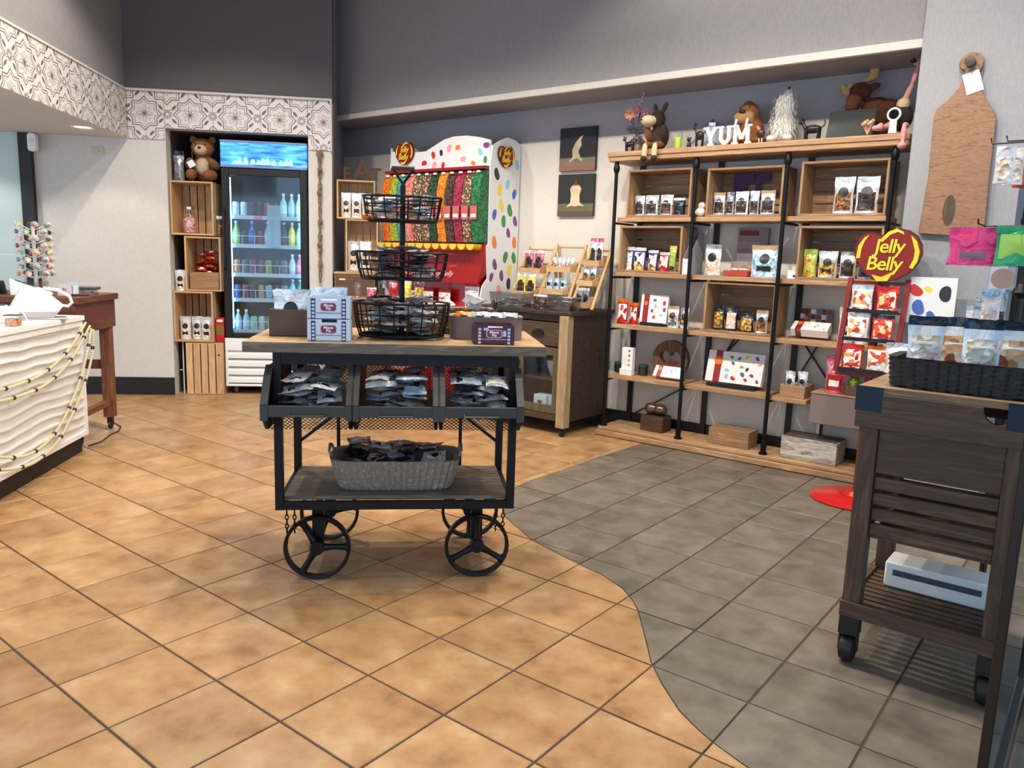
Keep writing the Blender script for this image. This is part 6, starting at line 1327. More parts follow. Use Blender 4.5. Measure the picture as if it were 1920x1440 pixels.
fill(s1[0], ruL, .25, 2, [FO_yellow, CT_choc, FO_silver], 'cr', 'yellowish bag with big black sticker low on the rack by the dispenser', 'lower bags on the ladder rack by the dispenser', .16, 224)
fill(s2[1], ruC, .255, 5, [FO_silver, CT_mix, FO_silver], '', 'small orange and silver sweet bag in the upper pine tray', 'bags in the upper pine tray', .10, 228)
fill(s2[0], ruC, .255, 3, [FO_blue, CT_blue, FO_blue], 'c', 'pale aqua bag with black sticker in the lower pine tray', 'bags in the lower pine tray', .11, 234)
fill(s3[2], ruR, .175, 2, [FO_silver, CT_choc, FO_pink], 'cr', 'shiny bag at the top of the rack next to the pipe shelf', 'top bags on the rack by the pipe shelf', .19, 240)
fill(s3[1], ruR, .175, 2, [FO_silver, CT_nut, FO_grey], 'c', 'shiny bag halfway up the rack next to the pipe shelf', 'middle bags on the rack by the pipe shelf', .13, 244)
fill(s3[0], ruR, .175, 2, [FO_grey, FO_dark, FO_silver], 'c', 'dark bag at the foot of the rack next to the pipe shelf', 'bottom bags on the rack by the pipe shelf', .13, 248)
def clear_bin(label, x0, x1, d, h_, kind, sd, n=8):
    u0, u1 = onp(x0, 560, d)[0], onp(x1, 560, d)[0]; u = (u0 + u1) / 2; w_ = u1 - u0; t = thing('clear_bin', label, 'bin', 'S', u, d, HZ + .0015)
    mb = MB(); a, b_ = w_ / 2 * .88, .06
    lo = [(-a, -b_), (a, -b_), (a, b_), (-a, b_)]; hi = [(-w_ / 2, -.068), (w_ / 2, -.068), (w_ / 2, .068), (-w_ / 2, .068)]
    mb.add([(x, y, 0) for x, y in lo] + [(x, y, h_) for x, y in hi], [(0, 3, 2, 1)] + [(i, (i + 1) % 4, 4 + (i + 1) % 4, 4 + i) for i in range(4)]); mb.build('box', glass('smoky_plastic', (206, 206, 200), .16, .1), t)
    MB().tube([(x * 1.01, y * 1.01, h_) for x, y in hi], .003, 6, 0, True).build('rim', M_clear, t)
    heap(kind, 'S', u, d, HZ + .006, w_ * .84, .108, n, 'packet lying in the ' + label, 'packets in the ' + label[:40], .62, sd, 20, zmax=HZ + h_ + .03)
clear_bin('clear plastic bin of silver packets beside the wicker basket', 928, 990, 4.475, .10, 'silver', 61)
clear_bin('clear plastic bin before the pine tray rack', 1037, 1080, 4.475, .09, 'dark', 62)
uu = onp(1012, 565, 4.46)[0]; pouch('open white-topped bag of dark nuts between the two clear bins', 'S', uu, 4.47, HZ + .0015, .115, .10, [CT_choc, CT_choc, FO_white], 255, '', dp=.06, cont=(.05, .6))
# ================================================================== KITCHEN CART AT THE DOOR
KU0, KU1, KD0, KD1, KZ = -.588, -.135, 2.43, 2.94, .887
kw = (KU1 - KU0) / 2; kd = KD1 - KD0; kc = thing('kitchen_cart', 'dark stained wooden kitchen cart with slatted side and casters by the door', 'cart', 'S', (KU0 + KU1) / 2, KD0)
W_kart = wood('cart_wood', [(90, 66, 48), (66, 47, 34), (106, 80, 58)], 'x'); W_kartz = wood('cart_wood_upright', [(90, 66, 48), (66, 47, 34), (106, 80, 58)], 'z'); M_navyk = mat('navy_steel', (24, 40, 56), .45, .5)
for i in range(5): MB().box(-kw + .001, kw - .001, .004 + i * (kd - .008) / 5, .004 + (i + 1) * (kd - .008) / 5 - .001, KZ - .022, KZ).build('top_plank', wood('cart_top', [(150, 120, 86), (120, 92, 64), (168, 138, 104)], 'x'), kc, bevel=.002)
# front rail with half-moon pull
n = 10; cxp = .135; arc = [(cxp + .036 * math.cos(R_(a)), KZ - .022 + .0 + .045 * math.sin(R_(a))) for a in [180 + 180 * k / n for k in range(n + 1)]]
MB().prism([(-kw, KZ - .125), (kw, KZ - .125), (kw, KZ - .0225)] + arc[::-1] + [(-kw, KZ - .0225)], 0, .02).build('front_rail', W_kart, kc, bevel=.0015)
MB().box(-kw, kw, kd - .02, kd, KZ - .125, KZ - .023).build('rear_rail', W_kart, kc)
for s in (-1, 1): MB().box(s * kw - .02 * (s > 0), s * kw + .02 * (s < 0), .0205, kd - .0205, KZ - .125, KZ - .023).build('side_rail', W_kart, kc)
for s in (-1, 1):
    for y in (.0, kd): MB().box(s * kw - (.07 if s > 0 else .003), s * kw + (.003 if s > 0 else .07), y - .0025 if y == 0 else y, y if y == 0 else y + .0025, KZ - .075, KZ - .001).build('corner_plate', M_navyk, kc)
LW = .052; lx = kw - .012
for s in (-1, 1):
    for y in (.025, kd - .025 - LW):
        x0 = s * lx - (LW if s > 0 else 0); lg = MB().box(x0, x0 + LW, y, y + LW, .155, KZ - .126).build('leg', W_kartz, kc, bevel=.003)
        xc, yc = x0 + LW / 2, y + LW / 2
        MB().lathe([(.030, -.022), (.040, -.018), (.043, -.010), (.043, .010), (.040, .018), (.030, .022)], 22, 0, (xc, yc, .0445), 'x').build('caster_wheel', mat('black_rubber', (20, 20, 24), .55), lg); MB().box(xc - .028, xc - .023, yc - .012, yc + .012, .035, .10).box(xc + .023, xc + .028, yc - .012, yc + .012, .035, .10).box(xc - .028, xc + .028, yc - .026, yc + .026, .095, .155).build('caster_fork', M_black, lg)
MB().box(-lx + LW, lx - LW, .035, .05, .622, KZ - .126).build('front_panel', W_kart, kc, bevel=.002)
for i in range(4):
    z0 = .425 + i * .0485; MB().box(-lx + LW, lx - LW, .04, .055, z0, z0 + .039).build('front_slat', W_kart, kc, bevel=.003); MB().box(-lx + LW, lx - LW, kd - .055, kd - .04, z0, z0 + .039).build('rear_slat', W_kart, kc, bevel=.003)
for s in (-1, 1):
    for i in range(4): z0 = .425 + i * .0485; x = s * (lx - .03); MB().box(x - .007, x + .007, .055 + LW, kd - .055 - LW, z0, z0 + .039).build('side_slat', W_kart, kc)
MB().box(-lx + LW, lx - LW, .06, kd - .06, .412, .423).build('crate_floor', W_kart, kc)
MB().box(-lx - .004, lx + .004, .018, .04, .155, .205).build('low_rail', W_kart, kc, bevel=.003); MB().box(-lx, lx, kd - .04, kd - .02, .155, .2).build('low_rail', W_kart, kc)
for s in (-1, 1): MB().box(s * lx - .012, s * lx + .012, .0405 + LW, kd - .0405 - LW, .165, .2).build('low_rail', W_kart, kc)
for i in range(11): y = .045 + i * (kd - .09) / 11; MB().box(-lx + .014, lx - .014, y, y + .026, .178, .190).build('shelf_slat', W_kart, kc, bevel=.002) if LW and .08 < y < kd - .1 else MB().box(-lx + LW + .002, lx - LW - .002, y, y + .026, .178, .190).build('shelf_slat', W_kart, kc, bevel=.002)
t = thing('white_appliance', 'white flat appliance box on the lower slatted shelf of the cart', 'appliance', 'S', (KU0 + KU1) / 2 + .0, KD0 + .27, .1915)
MB().box(-.15, .16, 0, .12, 0, .085).build('housing', M_paper, t, bevel=.006); MB().box(-.125, .13, -.0012, 0, .042, .062).build('dark_slot', mat('slot_grey', (70, 76, 84), .5), t)
# wicker basket + pouches
bu, bd = -.335, 2.575; t = thing('wicker_tray', 'long black wicker basket of treat bags on the kitchen cart', 'basket', 'S', bu, bd, KZ + .0015)
M_bwick = mottle('black_wicker', [(40, 36, 34), (24, 22, 22), (58, 52, 48)], 50, .6, bump=.5)
woven_basket('wicker_body', t, .385, .215, .085, M_bwick, .95, 46, amp=.0035, rows=12, mode='h', rad=.24)
PA = [(M_clear, CT_pale, FO_dark), (M_clear, mottle('biscuits', [(196, 130, 84), (150, 84, 50), (220, 170, 124), (236, 220, 200)], 45, .5, kind='vor', bump=.4), FO_dark)]
for i in range(4):
    a, b_, c = PA[i % 2]; pouch(('treat bag of pale sweets with black top in the black wicker basket', 'treat bag of biscuits with black top in the black wicker basket')[i % 2], 'S', bu - .108 + .072 * i, bd - .03 + .05 * (i % 2), KZ + .014, .098, .195, [FO_white, b_, c], 300 + i % 4, 'w', rot=R_(16), dp=.036, group=('pale treat bags in the black basket', 'biscuit bags in the black basket')[i % 2], cont=(.04, .70), tilt=R_(-3))
# clear bag on the box table and green plush behind
pouch('crumpled clear bag of pale sweets on the cart corner beside the basket', 'S', -.553, 2.80, KZ + .0015, .10, .10, [FO_white, CT_pale, FO_silver], 320, '', dp=.07)
t = thing('green_plush', 'round bright green plush peeking behind the taupe table items', 'plush toy', 'S', -1.20, 4.865, BTZ + .001); blob('body', [((0, 0, .05), (.035, .025, .05), 0), ((0, 0, .11), (.03, .024, .03), 0)], [PL('green_plush', (84, 150, 50), (104, 172, 66))], t, .006)
for s in (-1, 1): MB().ell((s * .012, -.024, .118), .005, 8, 6).build('eye', M_black, t)

# ================================================================== RED STAND WITH SIGN
M_sred = mat('stand_red', (124, 18, 18), .4)
RU, RDp = -1.008, 4.31; rs = thing('red_display_stand', 'red metal floor stand topped by a red bean-shaped sign', 'display stand', 'S', RU, RDp)
zR = lambda y: onp(1690, y, RDp)[1]
MB().lathe([(.0001, 0), (.215, 0), (.22, .008), (.20, .02), (.05, .03), (.03, .05)], 32, 0, (0, 0, .001)).build('round_base', M_red, rs)
MB().cyl((0, .03, .03), (0, .03, zR(536)), .014, 14).build('pole', M_sred, rs)
for s in (-1, 1): MB().bar((s * .14, -.06, zR(706)), (s * .14, .06, zR(525)), .024, .02).build('frame_post', M_sred, rs)
MB().box(-.14, .14, -.07, -.05, zR(712), zR(704)).build('frame_bar', M_sred, rs); MB().box(-.128, .128, .05, .065, zR(536), zR(530)).build('frame_bar', M_sred, rs)
sg = logo_sign(rs, (.035, .02, zR(479)), .325); MB().bar((.0, .035, zR(535)), (.02, .035, zR(500)), .02, .008).build('sign_bracket', M_sred, rs)
rows_ = [(zR(588), .03, [(FO_white, FO_blue, CT_mix), (FO_red, FO_red, CT_mix)]), (zR(642), -.0, [(FO_white, FO_grey, CT_pale), (FO_red, FO_dark, CT_mix)]), (zR(700), -.035, [(FO_red, FO_red, CT_mix), (FO_white, FO_orange, CT_pale)])]
for k, (z, y, bb) in enumerate(rows_):
    MB().box(-.125, .125, y - .055, y - .0, z - .008, z).build('shelf', M_black, rs); MB().box(-.125, .125, y - .06, y - .055, z - .008, z + .012).build('shelf_lip', M_black, rs)
    for i, (f_, h_, c_) in enumerate(bb): pouch('%s printed bean bag on the %s tier of the red stand' % (('white-topped', 'red-topped')[i] if k != 2 else ('red-topped', 'white-topped')[i], ('top', 'middle', 'bottom')[k]), 'S', RU - .061 + .122 * i, RDp + y - .030, z + .001, .104, .132, [f_, c_, h_], 330 + k * 2 + i, 'fo', lblm=(mottle('bag_print_a', [(214, 150, 90), (240, 232, 220), (190, 60, 44), (236, 200, 140)], 40, .5, kind='vor', bump=0), mottle('bag_print_b', [(196, 60, 44), (224, 190, 130), (206, 90, 50), (240, 224, 200)], 40, .5, kind='vor', bump=0))[i], dp=.035, cont=(.02, .12))
pn = MB().box(.15, .36, .05, .058, zR(605), zR(518)).build('printed_panel', M_dwhite, rs)
for i, (x, z, c, r) in enumerate(((.345 - .03, zR(548), 7, .05), (.20, zR(575), 4, .05), (.26, zR(590), 4, .035), (.18, zR(543), 0, .045), (.235, zR(540), 2, .026))):
    MB().prism([(x + a, z + b_) for a, b_ in bean_poly(r * .8, .3 * i)], .0492, .05).build('printed_bean', beanmat(c), pn)

# ================================================================== CUTTING BOARD ON THE PIER
bp = [(1811, 133), (1800, 163), (1778, 188), (1757, 205), (1751, 222), (1741, 330), (1722, 438), (1845, 447), (1856, 330), (1868, 226), (1865, 210), (1846, 180), (1836, 155), (1833, 136)]
pts = [onp(x, y, 4.43) for x, y in bp]; kn = onp(1822, 119, 4.43); r = .052
pts = [(kn[0] + r * math.cos(R_(a)), kn[1] + r * math.sin(R_(a))) for a in range(-35, 216, 18)] + pts
z0 = min(p[1] for p in pts); u0 = kn[0]; cb = thing('cutting_board', 'large figured wood paddle board with white tag hanging on the pier', 'cutting board', 'S', u0, 4.42, z0)
W_fig = mottle('figured_maple', [(104, 74, 52), (136, 100, 72), (152, 116, 86), (92, 64, 44)], 2.2, .5, (4, 4, 26), .1, dist=2.5)
MB().prism([(a - u0, b_ - z0) for a, b_ in pts], 0, .026).build('board', W_fig, cb, bevel=.004)
k1 = onp(1780, 395, 4.43); MB().prism([(k1[0] - u0 + .028 * math.cos(a), k1[1] - z0 + .075 * math.sin(a)) for a in [2 * math.pi * i / 18 for i in range(18)]], -.0008, 0).build('wood_knot', wood('knot_brown', [(96, 78, 58), (70, 54, 40), (116, 96, 74)], 'z', 2), cb)
MB().lathe([(.018, -.001), (.022, -.006), (.010, -.03), (.022, -.036), (.024, -.05), (.001, -.054)], 18, 0, (0, 0, kn[1] - z0), 'y').build('wall_peg', mat('peg_brown', (70, 56, 46), .5), cb)
tg = onp(1825, 155, 4.43); MB().box(-.036, .036, -.003, -.001, -.05, .05).build('paper_tag', M_paper, cb, loc=(tg[0] - u0, 0, tg[1] - z0), rot=(0, R_(-18), 0))

# ================================================================== HOOK STAND BEHIND THE CART
HSD = 3.18; hu = onp(1921, 500, HSD)[0]; hs = thing('hook_stand', 'black pole stand with wire hooks of bags behind the kitchen cart', 'display stand', 'S', hu, HSD)
zH = lambda x, y: onp(x, y, HSD)[1]; uH = lambda x: onp(x, 400, HSD)[0] - hu
MB().cyl((0, 0, .02), (0, 0, zH(1900, 240)), .012, 12).build('pole', M_black, hs); MB().lathe([(.0001, 0), (.17, 0), (.17, .01), (.02, .02)], 24, 0, (0, 0, .001)).build('base', M_black, hs)
for (x, y, yo) in ((1845, 272, -.02), (1868, 262, .05)): MB().tube([(0, yo, zH(x, y)), (uH(x), yo, zH(x, y)), (uH(x) - .004, yo, zH(x, y) + .018)], .0028, 6).build('hook', M_black, hs)
for xo in (uH(1850), uH(1928)): MB().tube([(0, .0, zH(1850, 424)), (xo, .0, zH(1850, 424)), (xo, -.16, zH(1850, 424)), (xo, -.165, zH(1850, 424) + .015)], .0028, 6).build('hook', M_black, hs)
MB().lathe([(.012, .0), (.03, .02), (.012, .05)], 12, 0, (0, 0, zH(1915, 560))).build('clamp', M_black, hs)
def hang_bag(label, x, ytop, ybot, w_, mats, seed, yo=-.02, grp=None, lab='', lm=None):
    zt = zH(x, ytop) - .003; h_ = zt - zH(x, ybot); t = pouch(label, 'S', hu + uH(x), HSD + yo, zt - h_, w_, h_, mats, seed, lab, rot=R_(8), dp=.018, group=grp, name='hanging_bag', cat='bag', lblm=lm, cont=(.08, .7)); return t
for i, x in enumerate((1876, 1890)): hang_bag('clear hanging bag with white top on the upper wire hook', x, 277, 347, .058, [FO_white, CT_pale, FO_white], 350 + i, -.05 + .05 * i, 'clear bags on the upper hook')
hang_bag('red hanging bag at the pole end of the upper hook', 1916, 275, 350, .085, [FO_red, FO_orange, FO_red], 354, .04)
for i, x in enumerate((1845, 1850, 1855, 1860)): hang_bag('hot pink hanging bag with dark label on the lower wire hook', x, 428, 499 - i, .150, [FO_hot, FO_hot, FO_hot], 356 + i, -.14 + .034 * i, 'hot pink bags on the lower hook', 'r', mat('grey_label', (120, 100, 110), .5))
for i, x in enumerate((1926, 1930)): hang_bag('green hanging bag beside the hot pink bags on the lower hook', x, 426, 500, .130, [FO_jade, FO_jade, FO_jade], 361 + i, -.14 + .034 * i, 'green bags on the lower hook', 'f', mat('green_label', (150, 196, 90), .5))
# counter tray of biscuit bags fixed to the stand
tz = zH(1880, 632); MB().box(-.16, .05, -.09, .09, tz - .02, tz).build('tray', M_black, hs, bevel=.003); MB().box(-.16, .05, -.09, -.085, tz, tz + .03).build('tray_lip', M_black, hs)
for i, (x, w_, yt) in enumerate(((1850, .05, 575), (1868, .05, 560), (1884, .06, 545), (1900, .04, 550))):
    zz_ = tz + .002; pouch(('slim clear bag of wafers on the black stand tray', 'clear cone bag of amber biscuits on the black stand tray', 'taller clear bag with white card on the black stand tray', 'striped clear bag against the black pole tray')[i], 'S', max(hu - .125, hu + uH(x)), HSD - .05 + .03 * (i % 2), zz_, w_, zH(x, yt) - tz, [M_clear if i % 2 else FO_white, (CT_nut, mottle('amber_biscuit', [(176, 104, 40), (206, 132, 60)], 30, .5), CT_pale, CT_choc)[i], FO_blue], 370 + i, '', dp=.028)
t = thing('cookie_bag', 'clear bag of amber cookies hanging beside the black pole', 'bag', 'S', hu + uH(1893), HSD + .05, zH(1893, 545))
MB().lathe([(.0001, 0), (.035, 0), (.035, .014), (.0001, .014)], 18, 0, (0, -.007, .04), 'y').build('cookie', mottle('amber_biscuit'), t) if False else MB().lathe([(.0001, 0), (.036, 0), (.036, .014), (.0001, .014)], 18, 0, (0, -.007, .04), 'y').build('cookie', MATS['amber_biscuit'], t)
MB().box(-.042, .042, -.010, .010, 0, zH(1893, 425) - zH(1893, 545) - .003).build('clear_sleeve', M_clear, t)
# ================================================================== LEFT: white wave counter, brown table, tills
def onu(px, py, u):                          # pixel -> (d, z) on the F plane of constant u
    r = ray(px, py); a, b = inframe(r, 'F'); t = u / a; return b * t, CAMH + r.z * t
QU, QD1, QZ = -1.945, 4.79, .812
ct = thing('service_counter', 'white service counter with carved wave front and black plinth', 'counter', 'F', QU, QD1); L0 = -2.9
MB().box(-.38, .012, L0, .012, QZ - .028 - QZ + QZ, QZ).build('top', M_paper, ct, bevel=.003)
MB().box(-.34, -.035, L0, -.01, .0, .105).build('plinth', mat('plinth_black', (34, 28, 24), .6), ct)
MB().box(-.36, -.012, L0, -.002, .106, QZ - .0285).build('carcass', M_white, ct)
for z0, z1 in ((.106, .135), (QZ - .062, QZ - .0285)): MB().box(-.012, .004, L0, 0, z0, z1).build('frame_rail', M_paper, ct, bevel=.002)
MB().box(-.012, .004, -.03, .0, .135, QZ - .062).build('frame_stile', M_paper, ct, bevel=.002)
ny, nz = 230, 90; y0, y1, z0, z1 = L0, -.03, .135, QZ - .062; mb = MB(); vs = []
for j in range(nz + 1):
    for i in range(ny + 1):
        y = y0 + (y1 - y0) * i / ny; z = z0 + (z1 - z0) * j / nz
        ph = 2 * math.pi * z / .052 + 2.2 * noise.noise((y * 2.2, z * 2.0, 1.3)) + 1.1 * noise.noise((y * 6, z * 4, 5.1)) + 3.0 * y * .8
        s_ = math.sin(ph); h = (.5 + .5 * s_) ** 3.6 * (.55 + .45 * noise.noise((y * 3, z * 9, 7.7)))
        vs.append((-.011 + .020 * max(0, h), y, z))
mb.add(vs, [(j * (ny + 1) + i, j * (ny + 1) + i + 1, (j + 1) * (ny + 1) + i + 1, (j + 1) * (ny + 1) + i) for j in range(nz) for i in range(ny)])
mb.build('wave_panel', mat('wave_white', (222, 220, 214), .45), ct, 80)
# bead garlands hung on the panel corner
def garland(label, pxs, dark, off):
    P = [onu(x, y, QU + .016) for x, y in pxs]; P += [(2 * P[-1][0] - p[0], p[1]) for p in P[-2::-1]]; pts = []
    for i in range(len(P) - 1):
        p0, p1, p2, p3 = P[max(0, i - 1)], P[i], P[i + 1], P[min(len(P) - 1, i + 2)]
        for k in range(14):
            s = k / 14; f = lambda a, b, c, d: .5 * (2 * b + (c - a) * s + (2 * a - 5 * b + 4 * c - d) * s * s + (3 * b - a - 3 * c + d) * s ** 3)
            pts.append((off, f(p0[0], p1[0], p2[0], p3[0]) - QD1, f(p0[1], p1[1], p2[1], p3[1])))
    t = thing('bead_garland', label, 'garland', 'F', QU + .012, QD1)
    L = [0]
    for a, b in zip(pts, pts[1:]): L.append(L[-1] + (Vector(b) - Vector(a)).length)
    mb = MB(); n = int(L[-1] / .0145); db = []
    for q in range(n):
        s = L[-1] * q / n; i = next(k for k in range(len(L) - 1) if L[k + 1] >= s); f = (s - L[i]) / max(1e-6, L[i + 1] - L[i]); p = Vector(pts[i]).lerp(Vector(pts[i + 1]), f); dirv = (Vector(pts[i + 1]) - Vector(pts[i])).normalized()
        if q % 15 == 7: db.append((p, dirv))
        else: mb.ell(tuple(p), (.0078, .0082, .0082), 7, 5)
    mb.tube(pts[::4], .002, 5); stuff(mb.build('cream_beads', mat('bead_cream', (226, 216, 178), .5), t))
    for p, dv in db: MB().tube([p - dv * .011, p - dv * .004, p + dv * .004, p + dv * .011], [.007, .0115, .0115, .007], 8).build('dark_bead', mat('bead_brown', (58, 44, 38), .5), t)
garland('upper strand of the cream bead swag on the counter', [(160, 606), (139, 642), (112, 674), (78, 702), (40, 719), (0, 731), (-60, 738)], 5, .004)
garland('strand just below the top of the upper bead swag', [(168, 612), (147, 652), (120, 690), (84, 722), (44, 740), (0, 752), (-60, 758)], 5, .004)
garland('inner strand of the long bead swag hanging low', [(166, 618), (160, 650), (147, 705), (124, 765), (97, 812), (62, 845), (22, 858), (-60, 862)], 6, .020)
garland('outermost strand of the long bead swag hanging lowest', [(170, 620), (166, 672), (150, 730), (126, 785), (102, 828), (66, 862), (26, 878), (-60, 892)], 6, .020)
# brown table
BU, BD0, BD1, BZ_ = -2.0, 4.85, 5.45, .91
bt = thing('brown_table', 'red-brown wooden work table on small casters behind the counter', 'table', 'F', BU, BD0); bl = BD1 - BD0
MB().box(-1.3, .02, -.01, bl + .015, BZ_ - .04, BZ_).build('top', W_red, bt, bevel=.004)
MB().box(-.03, .0, .0, bl, .69, BZ_ - .041).build('side_apron', W_red, bt, bevel=.003); MB().box(-1.27, -.031, .0, .025, .69, BZ_ - .041).build('front_apron', wood('red_brown_x', [(112, 60, 38), (86, 44, 28), (128, 74, 48)], 'x'), bt); MB().box(-1.27, -.031, bl - .025, bl, .69, BZ_ - .041).build('rear_apron', wood('red_brown_x', []), bt) if False else MB().box(-1.27, -.031, bl - .025, bl, .69, BZ_ - .041).build('rear_apron', MATS['red_brown_x'], bt)
W_redz = wood('red_brown_z', [(136, 80, 42), (104, 58, 30), (152, 96, 56)], 'z')
for x in (-.075, -1.26):
    for y in (.03, bl - .09): lg = MB().box(x, x + .065, y, y + .065, .085, .69).build('leg', W_redz, bt, bevel=.003); MB().lathe([(.024, -.01), (.028, 0), (.024, .01)], 14, 0, (x + .032, y + .032, .0285), 'x').box(x + .014, x + .05, y + .02, y + .044, .04, .085).build('caster', M_black, lg)
MB().box(-.065, -.02, .095, bl - .09, .17, .205).build('stretcher', W_redz, bt); MB().box(-1.2, -.075, bl - .075, bl - .045, .41, .47).build('stretcher', MATS['red_brown_x'], bt)
pc = [px_floor(*q, .006) for q in ((205, 787), (227, 800), (222, 808), (207, 815), (190, 828), (166, 836))]; pc = [Vector((p.x, p.y, .006)) for p in pc]
put('power_cord', MB().tube([p - pc[0] for p in pc], .004, 6).mesh('power_cord', M_black), 'thin black power cord trailing on the floor by the table caster', 'cord', 'W', pc[0].x, pc[0].y, pc[0].z)
BT = BZ_ + .0015
def fpos(px, py, z): p = px_floor(px, py, z); return inframe(p, 'F')
# lollipop tree
lu, ld = -2.34, 5.14
lt = thing('lollipop_stand', 'round tiered stand for wrapped lollipops on the brown table', 'stand', 'F', lu, ld, BT)
MB().lathe([(.0001, 0), (.05, 0), (.05, .01), (.012, .016), (.010, .42), (.001, .43)], 16).build('column', M_clear if False else mat('stand_white', (214, 210, 200), .4), lt); MB().lathe([(.05, .03), (.075, .07), (.07, .075), (.045, .036)], 18).build('cup', M_clear, lt)
LC = [(226, 120, 110), (236, 150, 90), (110, 150, 110), (80, 100, 140), (50, 40, 44), (150, 40, 50), (240, 190, 110), (120, 160, 170)]
LCN = ['coral', 'orange', 'sage green', 'slate blue', 'black', 'dark red', 'amber', 'teal']
stick = MB().cyl((0, 0, 0), (0, -.055, .022), .0018, 6).mesh('stick', M_paper); cell = MB()
for i in range(7):
    a = 2 * math.pi * i / 7; cell.add([(0, -.095, .03), (.024 * math.cos(a), -.092 + .006 * math.sin(2 * a), .029 + .021 * math.sin(a)), (.024 * math.cos(a + .9), -.070, .029 + .021 * math.sin(a + .9))], [(0, 1, 2)])
cellm = cell.mesh('wrapper', mat('cellophane', (238, 236, 230), .25, alpha=.42))
for lv in range(8):
    for k in range(6):
        ci = (lv * 3 + k * 5) % 8; a = R_(60 * k + 30 * (lv % 2)); z = .095 + lv * .042
        t = thing('lollipop', '%s wrapped lollipop stuck in the lollipop stand' % LCN[ci], 'lollipop', 'F', lu, ld, BT + z, a, 'lollipops in the stand'); t.location += Matrix.Rotation(AF + a, 3, 'Z') @ Vector((0, -.0135, 0))
        obj('stick', stick, t); MB().ell((0, -.073, .028), (.020, .012, .014), 10, 7).build('candy', mat('lolly_%d' % ci, LC[ci], .2, coat=.5), t); obj('wrapper', cellm, t)
# till on the table
u, d = fpos(76, 545, BT); t = thing('card_till', 'white wedge card till with dark screen on the brown table', 'till', 'F', -2.31, 4.985, BT, R_(24)); t.scale = (1.4, 1.1, 1.15)
MB().prism([(-.07, 0), (.085, 0), (.085, .012), (.06, .022), (-.07, .085)], -.05, .05, plane='xz').build('body', M_paper, t, bevel=.004); sl = math.atan2(.085 - .022, .13)
MB().box(-.05, .05, -.036, .036, 0, .0012).build('screen', mat('till_screen', (50, 54, 52), .2), t, loc=(-.008, 0, .0565), rot=(0, sl, 0))
t = thing('card_reader', 'small black card reader propped behind the white till', 'card reader', 'F', -2.53, 5.06, BT); MB().prism([(-.03, 0), (.035, 0), (.02, .075), (-.035, .08)], 0, .05).build('body', M_black, t, bevel=.003); MB().box(-.045, -.036, -.004, .0, .02, .085).build('white_edge', M_paper, t)
t = thing('drink_bottle', 'clear plastic bottle with white cap and pink label on the table', 'bottle', 'F', -2.66, 5.20, BT); bm, cm, lm = bottle_parts(.24, .042, M_clear, M_paper, mat('pink_label', (226, 130, 130), .5)); obj('bottle_body', bm, t); obj('cap', cm, t); obj('paper_label', lm, t); MB().lathe([(.035, .01), (.036, .12), (.0001, .12)], 14).build('drink', mat('cola', (40, 24, 20), .2), t)
t = thing('amber_jar', 'amber glass jar with brown lid at the counter end of the table', 'jar', 'F', -2.60, 4.92, BT); MB().lathe([(.045, 0), (.05, .006), (.05, .07), (.042, .08)], 18).build('jar_body', mat('amber_glass', (150, 96, 40), .15, coat=.5), t); MB().lathe([(.045, .08), (.045, .098), (.001, .10)], 18).build('lid', W_dark, t)
t = thing('brown_pot', 'dark speckled pot beside the amber jar', 'pot', 'F', -2.50, 4.90, BT); MB().lathe([(.03, 0), (.036, .03), (.03, .07), (.026, .075)], 16).build('pot', mottle('speckle', [(70, 56, 48), (110, 92, 80), (50, 40, 36)], 60, .5), t); MB().box(-.012, .012, -.037, -.034, .02, .045).build('label', M_label, t)
u, d = fpos(142, 536, BT); t = thing('card_holder', 'clear acrylic box of pink printed cards on the brown table', 'card holder', 'F', -2.095, 4.99, BT, R_(20))
MB().box(-.06, .06, 0, .05, 0, .085).build('acrylic_box', M_clear, t); MB().box(-.055, .02, .004, .03, .003, .066).build('card_stack', mat('card_blush', (226, 206, 206), .6), t); lettering('P', .045, mat('print_plum', (128, 44, 56), .5), t, (-.02, .0032, .03)); MB().box(.026, .054, .006, .03, .003, .06).build('card_stack', M_paper, t)
t = thing('flat_scale', 'flat dark grey weighing plate on a chrome base on the table', 'scale', 'F', -2.085, 5.23, BT, R_(10)); MB().box(-.115, .07, -.07, .07, .028, .045).build('plate', mat('scale_grey', (62, 66, 68), .4), t, bevel=.004); MB().box(-.1, .055, -.06, .06, 0, .0275).build('base', M_chrome, t)
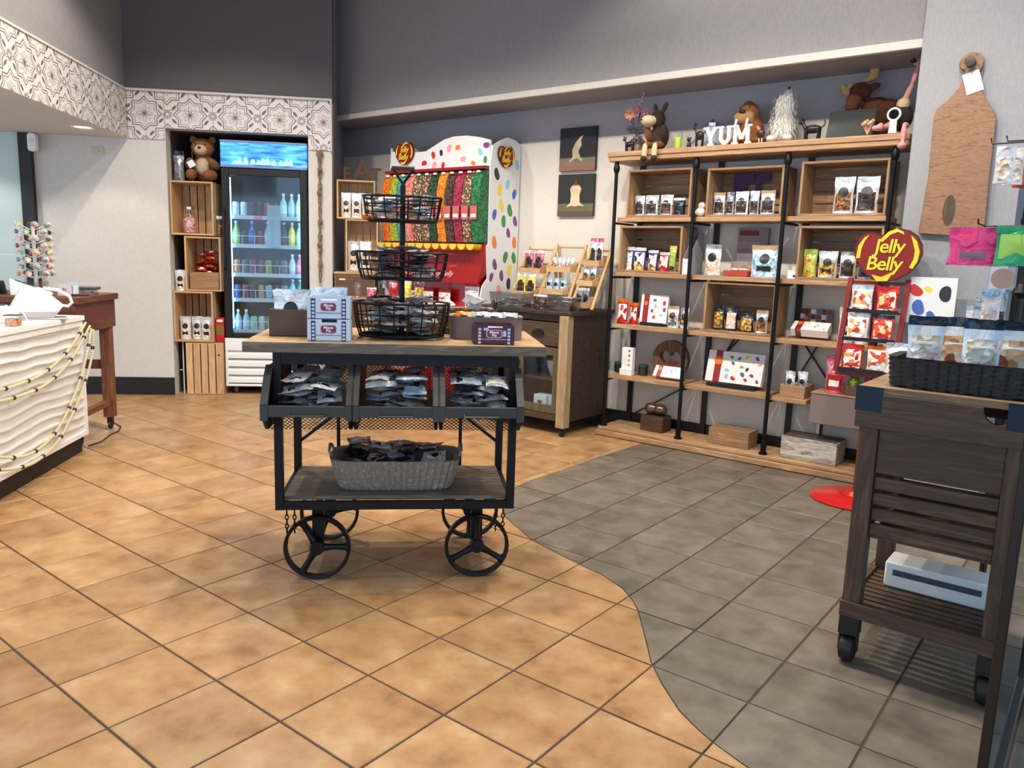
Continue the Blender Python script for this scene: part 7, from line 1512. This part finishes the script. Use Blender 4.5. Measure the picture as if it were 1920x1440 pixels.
put('pen', MB().cyl((-.05, 0, .007), (.045, 0, .007), .006, 8).cyl((.045, 0, .007), (.062, 0, .007), .006, 8, r2=.001).mesh('pen', mat('pen_navy', (34, 34, 56), .4)), 'dark blue pen lying on the edge of the brown table', 'pen', 'F', -2.025, 4.985, BT, R_(25))
# tills on the white counter
t = thing('customer_terminal', 'white customer payment terminal with strap on the white counter', 'terminal', 'F', -2.07, 4.50, QZ + .0015, R_(27))
MB().box(-.155, .155, -.075, .075, 0, .008).build('base_plate', mat('alu_plate', (186, 188, 190), .3, .6), t, bevel=.003)
MB().prism([(-.14, .009), (.09, .009), (.14, .075), (.04, .168), (-.055, .168)], -.06, .06).build('housing', M_paper, t, bevel=.006); MB().prism([(-.138, .0095), (.088, .0095), (.113, .042), (-.117, .042)], -.0615, -.06).build('grey_skirt', mat('skirt_grey', (176, 176, 178), .5), t)
MB().box(-.065, .065, -.045, .045, 0, .0015).build('screen', mat('frosted_screen', (206, 214, 210), .3), t, loc=(.0905, 0, .1222), rot=(0, math.atan2(.093, .10), 0))
MB().tube([(.05, .03, .165), (.12, .03, .155), (.175, .03, .12), (.185, .03, .085), (.165, .03, .065), (.13, .03, .07)], .009, 8).build('strap', M_paper, t)
t = thing('label_printer', 'rounded white printer with cable on the white counter', 'printer', 'F', -2.13, 4.26, QZ + .0015, R_(30)); MB().prism([(-.1, 0), (.08, 0), (.085, .06), (.04, .085), (-.08, .09), (-.1, .05)], -.05, .07).build('housing', M_paper, t, bevel=.008); MB().tube([(.05, -.04, .08), (.1, -.05, .06), (.12, -.05, .01), (.14, -.05, .006)], .003, 6).build('cable', M_paper, t); MB().box(-.05, .03, -.02, .03, .0885, .0925).build('paper_slot', mat('slot_grey'), t)
t = thing('sample_box', 'small clear box of orange sweets on the counter edge', 'box', 'F', -1.985, 4.10, QZ + .0015); MB().box(-.03, .03, -.03, .03, 0, .05).build('clear_box', M_clear, t); MB().box(-.026, .026, -.026, .026, .002, .036).build('orange_sweets', mottle('orange_sweets', [(226, 140, 70), (206, 100, 44), (240, 180, 120)], 70, .4, kind='vor', bump=.6), t); MB().box(-.031, .031, -.031, .031, .05, .056).build('lid', mat('lid_mauve', (110, 96, 104), .5), t)
